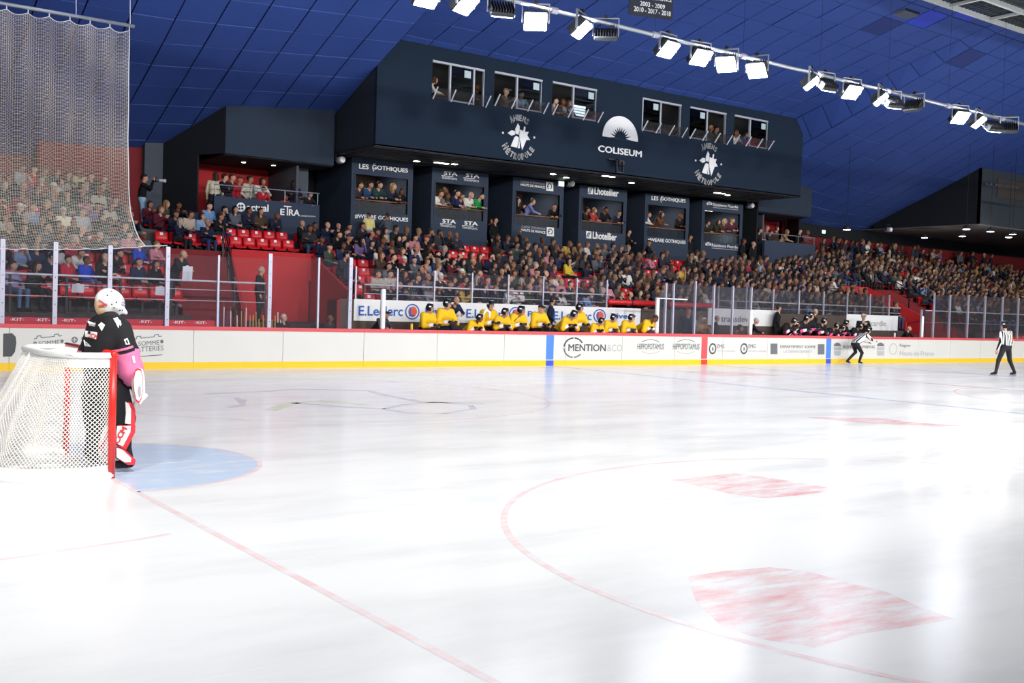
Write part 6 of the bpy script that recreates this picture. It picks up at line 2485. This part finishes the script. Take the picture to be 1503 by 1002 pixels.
# ------------------------------------------------------------------ officials
def stripe_mat(nm, col2, freq):
    mm = bpy.data.materials.new(nm)
    mm.use_nodes = True
    nt = mm.node_tree
    b = nt.nodes['Principled BSDF']
    b.inputs['Roughness'].default_value = .8
    tc = nt.nodes.new('ShaderNodeTexCoord')
    wv = nt.nodes.new('ShaderNodeTexWave')
    wv.bands_direction = 'X'
    wv.inputs['Scale'].default_value = freq
    r = nt.nodes.new('ShaderNodeValToRGB')
    r.color_ramp.interpolation = 'CONSTANT'
    r.color_ramp.elements[0].color = (*lin('#15161a'), 1)
    r.color_ramp.elements[1].position = .5
    r.color_ramp.elements[1].color = (*lin(col2), 1)
    nt.links.new(tc.outputs['Object'], wv.inputs['Vector'])
    nt.links.new(wv.outputs['Fac'], r.inputs[0])
    nt.links.new(r.outputs[0], b.inputs['Base Color'])
    return mm


M_st = stripe_mat('official_stripes', '#f2f2f2', 4.2)
ORG = mat('armband_orange', '#ec5a2a', .7)


def official(nm, J, yaw, pitch, loc, rot, label, armband, fore=1, scale=1.):
    pr, hd = figure(J, yaw, pitch, 0, .012, True, mfore=fore)
    if armband:
        for q in armband:
            S_, E_ = J['s' + q], J['e' + q]
            a, c = np.array(S_) * .62 + np.array(E_) * .38, np.array(S_) * .25 + np.array(E_) * .75
            pr.append(cap(a, c, .069, .064, 5))
    V, Q, QM = skin(pr, .0125, .02)
    me = mesh_of('official_' + nm, V, Q, QM, [mat('official_skin', '#cf9f86', .6), M_st, TR_BLACK, M['black'], M['white'], ORG])
    o = person(None, loc, rot, '#ffffff', label, 'short', '#2a1f1a', scale, None, True, None, dict(mesh=me, head=hd))
    hm = head_matrix(hd)
    h = put_child('helmet', HELMET, o, hm, (*lin('#14151a'), 1))
    put_child('visor', VISOR, h, Matrix.Identity(4))
    put_child('helmet_print', HLOGO, h, Matrix.Identity(4))
    for q in 'lr':
        a, t = Vector(J['a' + q]), Vector(J['t' + q])
        d = (t - a)
        d.z = 0
        d.normalize()
        n_ = Vector((-d.y, d.x, 0)) * .004
        s0, s1 = a - d * .07, a + d * .22
        s0.z = s1.z = 0
        z0, z1 = -.035, .03
        put_child('skate_blade', None or blade_mesh(s0, s1, n_, z0, z1), o, Matrix.Identity(4))
    return o


def blade_mesh(s0, s1, n_, z0, z1):
    me = bpy.data.meshes.new('skate_blade')
    P_ = [s0 + n_ + Vector((0, 0, z0 + .012)), s1 + n_ + Vector((0, 0, z0 + .012)), s1 - n_ + Vector((0, 0, z0 + .012)), s0 - n_ + Vector((0, 0, z0 + .012)), s0 + n_ + Vector((0, 0, z1)), s1 + n_ + Vector((0, 0, z1)), s1 - n_ + Vector((0, 0, z1)), s0 - n_ + Vector((0, 0, z1))]
    me.from_pydata([tuple(p) for p in P_], [], [(0, 3, 2, 1), (4, 5, 6, 7), (0, 1, 5, 4), (1, 2, 6, 5), (2, 3, 7, 6), (3, 0, 4, 7)])
    me.materials.append(M['alu'])
    return me


J = stand('down', .05, .44)
J['pelvis'] = (0, .02, .90)
for s, q in ((-1, 'l'), (1, 'r')):
    J['h' + q] = (s * .10, .02, .88)
    J['k' + q] = (s * .26, -.03, .47)
for k_ in ('chest', 'neck', 'head', 'sl', 'sr', 'el', 'er', 'wl', 'wr'):
    J[k_] = np.array(J[k_]) - (0, 0, .05)
rf = atz(1474, 551.5)
official('referee', J, .35, .05, (rf.x, rf.y, .024), math.pi - .15, 'person in striped referee shirt with orange armbands standing with legs apart on the ice', 'l', scale=1.10)
J = stand('clip', .95, .10, .16)
J.update(kl=(-.12, -.14, .44), al=(-.12, -.02, .09), tl=(-.12, -.15, .045), kr=(.12, -.02, .46), ar=(.14, .36, .10), tr=(.15, .24, .045))
J['wl'], J['el'] = np.array((-.16, -.72, .93)), np.array((-.24, -.48, .97))
J['wr'], J['er'] = np.array((.14, -.62, .86)), np.array((.24, -.40, .93))
official('linesman', J, -.25, .1, (32.95, 14.35, .024), math.pi / 2 - .25, 'crouching person in striped official shirt with white sleeves skating along the far boards', '', 4)
# ------------------------------------------------------------------ spectators with a fixed place
def lodge_folk(lst, y, zf, where, group):
    for k, (u, v, col, pose, hair, hcol, desc, rot) in enumerate(lst):
        staff(pose, u, v, y, col, 'person %s in %s, %s' % ({'s': 'leaning on the rail', 'f': 'standing'}['s' if 'rail' in pose else 'f'], desc, where), rot, hair, hcol, zf=zf, face=False, group=group, bottom=None)


lodge_folk([(529, 271.5, '#3c3038', 'stand_rail', 'short', '#2a1f1a', 'dark plum sweater', .2), (543.5, 271, '#2c4a70', 'stand_rail', 'short', '#241a16', 'blue shirt', .1), (557, 268.5, '#24403e', 'stand_rail', 'short', '#1c1512', 'dark green sweater', .1),
            (577, 273, '#262c40', 'stand_rail', 'long', '#a07a50', 'navy top with fair hair', .3), (589, 281, '#17171b', 'stand_rail2', 'bob', '#15110f', 'black, head low', 0)], 24.75, 4.7, 'in the first tower', 'people in the first lodge tower')
lodge_folk([(647, 284, '#e2ded6', 'stand_rail2', 'short', '#3a2a20', 'white sweater by the window edge', .3), (653.5, 276, '#3a3634', 'stand', 'short', '#6a5a50', 'dark jacket at the back', .2), (657, 287, '#77706a', 'stand_rail2', 'long', '#4a3424', 'grey top', .3),
            (671, 279.5, '#1f2644', 'stand_rail', 'short', '#2a1f1a', 'dark blue sweater', .2), (678, 288, '#232d58', 'stand_rail2', 'short', '#3a2a20', 'navy hoodie, head low', 0), (691, 285.5, '#e4e0d8', 'stand_rail2', 'balding', '#b0a498', 'white sweater, grey haired', .2),
            (706, 287, '#1f9a50', 'stand_rail2', 'short', '#241a16', 'bright green sweater', .3)], 24.75, 4.7, 'in the second tower', 'people in the second lodge tower')
lodge_folk([(760.5, 294, '#1a1a1e', 'stand_clap', 'long', '#1c1512', 'black', .2), (781.5, 294, '#7f86c4', 'stand_rail', 'short', '#5a4a3c', 'lavender blue shirt', .9), (814, 303, '#16171b', 'stand_rail2', 'short', '#15110f', 'black hoodie', -.6)], 24.75, 4.7, 'in the third tower', 'people in the third lodge tower')
lodge_folk([(863, 308, '#2a2426', 'stand_rail', 'short', '#2a1f1a', 'dark brown top', .2), (873, 308.5, '#b03c40', 'stand_rail', 'bob', '#8a6a48', 'red and pale scarf', .3), (889, 307.5, '#151519', 'stand_rail', 'short', '#15110f', 'black sweater', 0), (909.5, 313, '#1b2238', 'stand_rail2', 'short', '#3a2a20', 'navy top', -.3)], 24.75, 4.75, 'in the fourth tower', 'people in the fourth lodge tower')
lodge_folk([(952.6, 315, '#dcd9d4', 'stand_rail2', 'short', '#6b4a30', 'white striped shirt', .4), (971, 314, '#6a4a34', 'stand_rail', 'long', '#4a3424', 'brown jacket', .3), (999, 317, '#1d1e22', 'stand_rail', 'balding', '#6a5a4c', 'black waistcoat', -.3)], 24.75, 4.8, 'in the fifth tower', 'people in the fifth lodge tower')
lodge_folk([(1040, 327, '#2c2a22', 'stand_rail', 'short', '#2a1f1a', 'dark olive jacket', .2), (1054, 325, '#3a3a26', 'stand_rail', 'long', '#3a2a20', 'khaki coat', .3), (1064, 324.5, '#4a3a34', 'stand_rail', 'bob', '#d0b080', 'brown top with blonde hair', .1), (1075, 322, '#5c2a38', 'stand_rail', 'short', '#6b4a30', 'burgundy sweater', -.2)], 24.75, 4.8, 'in the last tower', 'people in the last lodge tower')
lodge_folk([(316, 258, '#d8ccb0', 'stand', 'long', '#3a2a20', 'long cream coat', 2.6), (330, 260, '#1c1c22', 'stand_fold', 'short', '#2a1f1a', 'black jacket', .8), (341, 256, '#2a2630', 'stand', 'short', '#3a2a20', 'charcoal jacket', .5), (352, 264, '#a02230', 'stand', 'cap', '#7a1a22', 'red jacket', .4),
            (367, 259, '#c8c0b0', 'stand_pocket', 'short', '#2a1f1a', 'beige jacket', .4), (385, 263, '#dedad2', 'stand_rail', 'bob', '#2a1f1a', 'white hoodie', .2), (432, 260, '#1d1e30', 'stand_fold', 'long', '#1c1512', 'dark navy coat holding a cup', -.1)], 24.9, 4.4, 'in the actual balcony box', 'people in the open balcony box')
lodge_folk([(388, 278, '#b02030', 'stand_rail', 'short', '#2a1f1a', 'red sweater, small child', .1), (421, 290, '#c02834', 'stand_rail', 'short', '#6b4a30', 'red, small child by ETRA', 0), (456, 285, '#1c1d24', 'stand_rail', 'short', '#2a1f1a', 'black, small child', .1)], 24.45, 4.4, 'in the actual balcony box', 'people in the open balcony box')
lodge_folk([(1116, 338, '#2a2226', 'stand_rail', 'short', '#3a2a20', 'dark plum top', 0), (1126, 334, '#5a4a50', 'stand', 'short', '#6a5a50', 'grey top', .2), (1132, 341, '#3a3a3c', 'stand_rail', 'short', '#2a1f1a', 'charcoal jacket', .2), (1140, 334, '#4a3a38', 'stand', 'bob', '#4a3424', 'brown top', .3),
            (1155, 340, '#b8a080', 'stand_rail', 'long', '#8a6a48', 'beige jacket', .6), (1174, 336, '#17181c', 'stand', 'short', '#2a1f1a', 'black suit', .2), (1185, 341, '#7a4a50', 'stand_rail', 'bob', '#6b4a30', 'rose top', 0)], 24.9, 4.6, 'in the far balcony box', 'people in the far balcony box')
# press gallery windows
for (u, v, col, pose, hair, hc_, desc, rot) in ((637.5, 116, '#d8d2c4', 'stand_rail', 'bob', '#4a3424', 'cream shirt reaching over the first gallery window sill', .9), (701, 116, '#141519', 'stand_rail', 'short', '#4a3424', 'black sweater in the right part of the first gallery window', -.2),
                                            (743, 126, '#6d5c48', 'stand_clap', 'cap', '#8a8078', 'khaki shirt and pale cap in the second gallery window', .6), (765, 137, '#d4dad8', 'stand_rail', 'short', '#2a1f1a', 'white shirt behind the second gallery pane', -.3),
                                            (815, 140, '#77706a', 'stand_rail', 'short', '#2a1f1a', 'grey jacket at the edge of the third gallery window', .1), (826.5, 139, '#14151a', 'stand_rail', 'short', '#6b4a30', 'black suit in the middle of the third gallery window', 0), (835, 143, '#e6e2da', 'stand_rail', 'long', '#6b4a30', 'white blouse in the third gallery window', .1),
                                            (957, 164, '#1f6a72', 'stand_rail', 'short', '#2a1f1a', 'teal jacket behind the fourth gallery pane', .2), (997, 170, '#4a2e26', 'stand_rail', 'long', '#8a5a3a', 'brown top in the fourth gallery window', -.7), (1044, 178, '#3a4440', 'stand', 'short', '#b08a60', 'dark green top behind the fifth gallery pane', .1), (1052, 180, '#1c1d22', 'stand', 'short', '#2a1f1a', 'black top behind the fifth gallery pane', .1),
                                            (1081, 184, '#e0dcd6', 'stand_rail', 'bob', '#6b4a30', 'white top in the sixth gallery window', -.2), (1095, 188, '#3a56a8', 'stand_rail', 'short', '#3a2a20', 'blue shirt in the sixth gallery window', .4)):
    staff(pose, u, v, 21.95, col, 'person in ' + desc, rot, hair, hc_, zf=8.4, face=False, group='people in the press gallery', bottom=None)
for u0, v0, u1, v1, n in ((843, 155, 859, 170, 4),):
    a, c = at(u0, v0, 22.2), at(u1, v1, 22.2)
    o = thing('louvre_lamp', 'white glowing louvre lamp stripes inside the third gallery window', 'lamp', a)
    for k in range(n):
        z = a.z + (c.z - a.z) * k / (n - 1)
        obj('glow_bar', MB().box(a.x, c.x, 22.2, 22.24, z - .04, z + .03), mat('louvre_glow', '#ffffff', emit='#ffffff', strength=3), o)
    obj('lamp_frame', MB().box(a.x - .05, c.x + .05, 22.24, 22.3, c.z - .1, a.z + .1), M['lamphouse'], o)
    obj('lamp_stand', MB().box((a.x + c.x) / 2 - .04, (a.x + c.x) / 2 + .04, 22.26, 22.32, 8.4, c.z), M['black'], o)
# the photographer at the stair head, with a camera at the eye
ph = staff('stand_photo', 212, 258, 24.0, '#121318', 'person in black top and pale jeans aiming a long lens camera beside the grey pilaster', 1.35, 'short', '#1c1512', zf=3.98, bottom=JEANS_L)
p = ph.location + Matrix.Rotation(1.35, 3, 'Z') @ Vector((0, -.40, 1.56)) * ph.scale[0]
yc = p.y
cm = thing('photo_camera', 'black photo camera with pale lens held up by the person in pale jeans', 'camera', p)
obj('camera_body', MB().bevbox(p.x - .06, p.x + .05, yc - .07, yc + .07, p.z - .06, p.z + .07, .015), M['black'], cm)
obj('lens_barrel', MB().lathe([(.045, .02), (.05, .10), (.045, .16), (.06, .20), (.06, .27)], (p.x + .03, yc, p.z), 12, 0, 'x'), M['print_l'], cm, True)
obj('viewfinder', MB().bevbox(p.x - .04, p.x + .02, yc - .04, yc + .04, p.z + .06, p.z + .10, .01), M['black'], cm)
# standing people on the landing
for (u, v, y, col, pose, rot, hair, hc_, desc, bt, zf) in (
        (541, 316, 23.75, '#e4d58a', 'stand_fold', 2.9, 'short', '#3a2a20', 'person in pale yellow sweater and jeans, back turned, before the first tower', JEANS_L, 3.73),
        (568, 317, 23.75, '#4a5058', 'stand_clap', 3.1, 'short', '#2a1f1a', 'person in grey sweater and jeans, back turned, before the first tower', JEANS_L, 3.73),
        (727, 322, 24.9, '#14151a', 'stand', .3, 'short', '#2a1f1a', 'person in black suit and white collar standing in the gap after the second tower', TR_BLACK, 3.73),
        (720, 320, 25.4, '#17181d', 'stand', .3, 'bob', '#2a1f1a', 'person with pale face half hidden in the gap after the second tower', TR_BLACK, 3.73),
        (764, 340, 23.9, '#15171d', 'stand_pocket', 1.1, 'balding', '#8a7a6c', 'bald person in black suit standing against the third tower', TR_BLACK, 3.55),
        (923, 340, 24.6, '#121317', 'stand_fold', .4, 'short', '#1c1512', 'person in black standing in the gap after the Lhotellier tower', JEANS, 3.73),
        (953, 356, 23.7, '#14151a', 'stand_fold', .6, 'cap', '#15110f', 'person in black with folded arms below the fifth tower', TR_BLACK, 3.5),
        (1013, 346, 24.6, '#16181f', 'stand', .2, 'short', '#2a1f1a', 'person in dark suit in the gap after the fifth tower', TR_BLACK, 3.73),
        (1092, 351, 24.2, '#14151a', 'stand', .4, 'short', '#3a2a20', 'person in black suit and white shirt right of the last tower', TR_BLACK, 3.73),
        (1106, 356, 24.0, '#15161b', 'stand', .2, 'balding', '#8a7a6c', 'person in black coat standing by the far balcony box', TR_BLACK, 3.6)):
    staff(pose, u, v, y, col, desc, rot, hair, hc_, zf=zf, bottom=bt, face=False)

# ------------------------------------------------------------------ seats and spectators row by row
SECT = [('left stand', 1.55, 6.75, 0, 10, 'the tunnel', -1), ('balcony rows', 9.75, 12.3, 6, 8, 'the stairs', 1), ('balcony rows', 7.75, 9.6, 6, 8, 'the goal end', 1), ('middle stand', 12.75, 39.8, 0, 7, 'the tunnel', 1), ('far stand', 45.7, 64., 0, 10, 'the far tunnel', 1), ('far balcony rows', 40.1, 45.4, 6, 10, 'the middle stand', 1)]
EMPTY = [(640, 722, 362, 386, 0), (512, 548, 384, 428, 0), (812, 872, 396, 432, .1), (938, 1002, 380, 408, .2), (768, 792, 366, 398, .3), (688, 706, 396, 410, 0), (322, 436, 336, 368, .0), (88, 130, 320, 350, .1), (160, 190, 386, 416, .2), (1030, 1050, 380, 392, .2), (1310, 1350, 395, 415, .4),
         (485, 500, 365, 378, 0), (226, 256, 334, 350, 0), (1430, 1470, 404, 420, .4), (905, 925, 425, 440, .3), (696, 712, 410, 424, .2)]
SPEC = [('left stand', 0, 24, '#a79bc0', 'sit_lap', 'short', '#4a3424', 'lavender hoodie and jeans', JEANS, .5), ('left stand', 0, 50, '#33302e', 'sit_phone', 'long', '#3a2a20', 'dark waistcoat over cream sleeves', None, .6),
        ('left stand', 1, 71, '#1b2138', 'sit_side', 'short', '#1c1512', 'dark navy hoodie', None, .2), ('left stand', 1, 101, '#c02840', 'sit_lap', 'short', '#2a1f1a', 'red jacket over purple shirt', None, .5), ('left stand', 1, 117, '#1f46c8', 'sit_lap', 'short', '#2a1f1a', 'bright blue hoodie', JEANS, .5),
        ('left stand', 1, 143, '#16171c', 'sit_fold', 'balding', '#8a7a6c', 'black sweater, bald', None, .3), ('left stand', 1, 210, '#1e2a4a', 'sit_lap', 'crop', '#1c1512', 'navy suit and white shirt', None, .3), ('left stand', 1, 232, '#17171c', 'sit_lap', 'long', '#241a16', 'black coat with long hair', None, .4),
        ('left stand', 3, 211, '#2446b8', 'sit_lap', 'short', '#2a1f1a', 'blue tracksuit top', None, .5), ('left stand', 2, 85, '#b9b7b8', 'sit_lap', 'bob', '#4a3424', 'pale grey coat', None, .3), ('left stand', 6, 101, '#ece4c8', 'sit_front', 'cap', '#efece4', 'cream jersey and white cap', None, .1), ('left stand', 6, 125, '#b8bcc0', 'sit_lap', 'short', '#3a2a20', 'grey and white top', None, .2),
        ('balcony rows', 8, 292, '#6f94c0', 'sit_lap', 'short', '#2a1f1a', 'light blue top', None, .3), ('balcony rows', 7, 305, '#86a0c8', 'sit_lap', 'bob', '#3a2a20', 'pale blue jacket', None, .4), ('middle stand', 0, 612, '#8f969e', 'sit_knees', 'short', '#5a4030', 'grey shirt leaning on the rail', None, .3), ('middle stand', 0, 735, '#e4e2de', 'sit_phone', 'short', '#15110f', 'white sweater and black hair', None, .5),
        ('middle stand', 4, 826, '#d8b83a', 'sit_lap', 'long', '#1c1512', 'yellow sweater', None, .4), ('middle stand', 4, 555, '#d9d2c6', 'sit_lap', 'long', '#2a1f1a', 'cream sweater', None, .6), ('middle stand', 4, 585, '#c02848', 'sit_lap', 'long', '#6b4a30', 'crimson top', None, .4), ('middle stand', 0, 853, '#6f94c0', 'sit_knees', 'short', '#2a1f1a', 'light blue shirt', JEANS, .4),
        ('middle stand', 7, 660, '#191a20', 'sit_fold', 'balding', '#7a6a5c', 'black jacket with a white badge', None, .5), ('middle stand', 2, 805, '#d8c8b8', 'sit_chin', 'cap', '#c82430', 'beige coat and red cap', None, .3)]
spots = []
for sec, x0, x1, r0, r1, ref, dirn in SECT:
    for i in range(r0, r1 + 1):
        n = int((x1 - x0) / .465)
        for k in range(n + 1):
            x = x0 + .465 * k + (.1 if i % 2 else 0)
            y, z = row_y(i), row_z(i)
            u, v, d = project((x, y, z + .7))
            if not (-22 < u < 1518):
                continue
            idx = k + 1 if dirn > 0 else n - k + 1
            spots.append(dict(sec=sec, ref=ref, row=i, k=idx, x=x, y=y, z=z, u=u, v=v, d=d, occ=None, spec=None))
rn = random.Random(5)
for s in spots:
    pr_ = .93 if s['sec'] in ('middle stand',) else (.90 if 'far' in s['sec'] else .86)
    if s['sec'] == 'left stand':
        pr_ = 0. if s['row'] == 0 else (.25 if s['row'] == 1 else .84)
    for u0, u1, v0, v1, q in EMPTY:
        if u0 <= s['u'] <= u1 and v0 <= s['v'] <= v1:
            pr_ = min(pr_, q)
    s['occ'] = rn.random() < pr_
for sp in SPEC:
    c = min((s for s in spots if s['sec'] == sp[0] and s['row'] == sp[1]), key=lambda s: abs(s['u'] - sp[2]), default=None)
    if c is not None:
        c['occ'], c['spec'] = True, sp
for s in spots:                                   # keep seats beside the fixed places clear of doubles
    if s['sec'] == 'left stand' and s['row'] <= 1 and s['spec'] is None:
        s['occ'] = False
names_seen = {}
spots.sort(key=lambda s: (s['spec'] is None, s['d']))
N_IND = 300 - NPEOPLE[0] + 10
ROWN = {}
ppl = 0
seat_ind = []
crowd = []
pose_w = (('sit_lap', 24), ('sit_fold', 16), ('sit_clap', 18), ('sit_knees', 10), ('sit_chin', 8), ('sit_side', 12), ('sit_front', 8), ('sit_phone', 6))
for s in spots:
    if not s['occ']:
        continue
    rowname = ordinal(s['row'] + 1)
    cidx = rn.choices(range(len(CN)), CW)[0]
    col, cname, _ = CN[cidx]
    j = [x / 255. for x in (rn.randint(-8, 8), rn.randint(-8, 8), rn.randint(-8, 8))]
    pose = rn.choices([p[0] for p in pose_w], [p[1] for p in pose_w])[0]
    hair = rn.choices(['short', 'crop', 'balding', 'long', 'bob', 'cap', 'beanie'], [36, 12, 9, 20, 12, 5, 3])[0]
    hcol = rn.choice(HC) if hair not in ('cap', 'beanie') else rn.choice(['#17181c', '#2a3048', '#8a2430', '#d8d6d0'])
    rot = rn.gauss(.22, .18)
    bt, g = None, rn.choice(GARM)
    desc = cname + ' ' + g
    if s['spec']:
        _, _, _, col, pose, hair, hcol, desc, bt, rot = s['spec']
    sc = rn.uniform(.93, 1.05)
    if ppl < N_IND:
        lab = 'seated person in %s, %s row of the %s, %s from %s' % (desc, rowname, s['sec'], ordinal(s['k']), s['ref'])
        if s['spec']:
            lab = 'seated person in %s, %s row of the %s' % (desc, rowname, s['sec'])
        person(pose, (s['x'], s['y'] - .16, s['z']), rot, col, lab, hair, hcol, sc, 'spectators in the ' + s['sec'], s['d'] < 36, bt)
        ppl += 1
        s['ind'] = True
        seat_ind.append(s)
    else:
        crowd.append((s, pose, rot, col, rn.choice(HC[:7]), sc, hair))
empt = [s for s in spots if not s['occ']]
empt.sort(key=lambda s: s['d'])
seat_ind.sort(key=lambda s: s['d'])
chosen = empt[:150]
chosen += seat_ind[:296 - len(chosen)]
chosen_id = set(id(s) for s in chosen)
for s in chosen:
    place_seat(s['x'], s['y'], s['z'], '%s red plastic seat, %s row of the %s, %s from %s' % ('empty' if not s['occ'] else 'occupied', ordinal(s['row'] + 1), s['sec'], ordinal(s['k']), s['ref']), 'red seats of the ' + s['sec'])
sb = MB()
for s in spots:
    if id(s) not in chosen_id:
        x, y, z = s['x'], s['y'], s['z']
        sb.box(x - .2, x + .2, y - .42, y, z + .40, z + .44)
        sb.hexa([(x - .2, y, z + .42), (x + .2, y, z + .42), (x + .2, y + .04, z + .42), (x - .2, y + .04, z + .42), (x - .2, y + .06, z + .79), (x + .2, y + .06, z + .79), (x + .2, y + .1, z + .79), (x - .2, y + .1, z + .79)])
        sb.box(x - .03, x + .03, y - .2, y - .15, z, z + .41)
o = obj('stadium_seats', sb, M['seat'], kind='stuff')
tag(o, 'red plastic seats under the distant crowd of the middle and far stands', 'seat')

# the distant crowd: more people standing at the back and every seat past the nearest ones
for k in range(34):
    x = 45.5 + 18 * rn.random()
    y = 25.98 + .6 * rn.random()
    crowd.append((dict(x=x, y=y + .16, z=4.63), rn.choice(['stand', 'stand_clap', 'stand_fold']), rn.gauss(.2, .2), rn.choices([c[0] for c in CN], CW)[0], rn.choice(HC), rn.uniform(.95, 1.05), 'short'))
Vs, Qs, Cs = [], [], []
base_n = 0
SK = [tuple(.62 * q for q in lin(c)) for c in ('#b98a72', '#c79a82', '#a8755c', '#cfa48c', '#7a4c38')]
BT = [lin(c) for c in ('#1d2230', '#23252b', '#2f4468', '#17181c', '#3c5577')]
HLOW = {}
for nm in PROTO:
    V, Q, QM = PROTO[nm]['low']
    Hc, R = PROTO[nm]['head']
    hv, hq, hm_ = skin([ell((0, .022, .05), (.091, .10, .095), 5), cap((0, .06, .0), (0, .06, -.06), .06, .05, 5)], .034, .03)
    hv = hv @ R.T + Hc
    HLOW[nm] = (np.concatenate([V, hv]), np.concatenate([Q, hq + len(V)]), np.concatenate([QM, hm_]))
for s, pose, rot, col, hcol, sc, hair in crowd:
    V, Q, QM = HLOW[pose]
    W2 = (V * sc) @ rotz(rot).T + np.array((s['x'], s['y'] - .16, s['z']))
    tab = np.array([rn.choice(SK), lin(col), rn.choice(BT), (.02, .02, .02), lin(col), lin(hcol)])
    Vs.append(W2)
    Qs.append(Q + base_n)
    Cs.append(np.repeat(tab[QM], 4, axis=0))
    base_n += len(V)
mc_ = bpy.data.materials.new('crowd_cloth')
mc_.use_nodes = True
nt = mc_.node_tree
at_ = nt.nodes.new('ShaderNodeAttribute')
at_.attribute_name = 'Col'
nt.links.new(at_.outputs['Color'], nt.nodes['Principled BSDF'].inputs['Base Color'])
nt.nodes['Principled BSDF'].inputs['Roughness'].default_value = .85
Qa = np.concatenate(Qs)
me = mesh_of('crowd', np.concatenate(Vs), Qa, np.zeros(len(Qa), int), [mc_])
ca = me.color_attributes.new('Col', 'FLOAT_COLOR', 'CORNER')
c4 = np.ones((len(Qa) * 4, 4), np.float32)
c4[:, :3] = np.concatenate(Cs)
ca.data.foreach_set('color', c4.ravel())
o = bpy.data.objects.new('crowd', me)
COL.objects.link(o)
tag(o, 'distant seated crowd filling the back rows and the far stand', 'crowd', kind='stuff')

# spectators standing at the back of the left stand, behind the hanging net
for k, (u, v, col, pose, hair, hc_, desc) in enumerate(((12, 262, '#2c3040', 'stand', 'short', '#2a1f1a', 'dark blue jacket at picture edge'), (33, 246, '#b8b8ba', 'stand_clap', 'short', '#4a3424', 'pale grey sweater'), (50, 248, '#c04434', 'stand', 'short', '#2a1f1a', 'orange red top'),
                                                        (66, 250, '#5a5a48', 'stand_fold', 'cap', '#4a4a3a', 'olive jacket'), (84, 252, '#3a4a40', 'stand', 'bob', '#6b4a30', 'dark green coat'), (101, 256, '#30323a', 'stand_clap', 'short', '#1c1512', 'charcoal jacket'), (118, 252, '#c8b890', 'stand_fold', 'long', '#8a6a48', 'sand coloured coat'),
                                                        (134, 258, '#2a2c30', 'stand', 'short', '#2a1f1a', 'black jacket beside the net edge'), (153, 262, '#6a5a40', 'stand', 'short', '#3a2a20', 'brown coat by the net edge'))):
    staff(pose, u, v, 26.4, col, 'standing person in %s, top of the left stand' % desc, .3, hair, hc_, zf=4.33, face=False, group='people standing behind the net', bottom=None)
print('people', NPEOPLE[0], 'crowd', len(crowd), 'seats', SEAT_N[0], 'spots', len(spots))
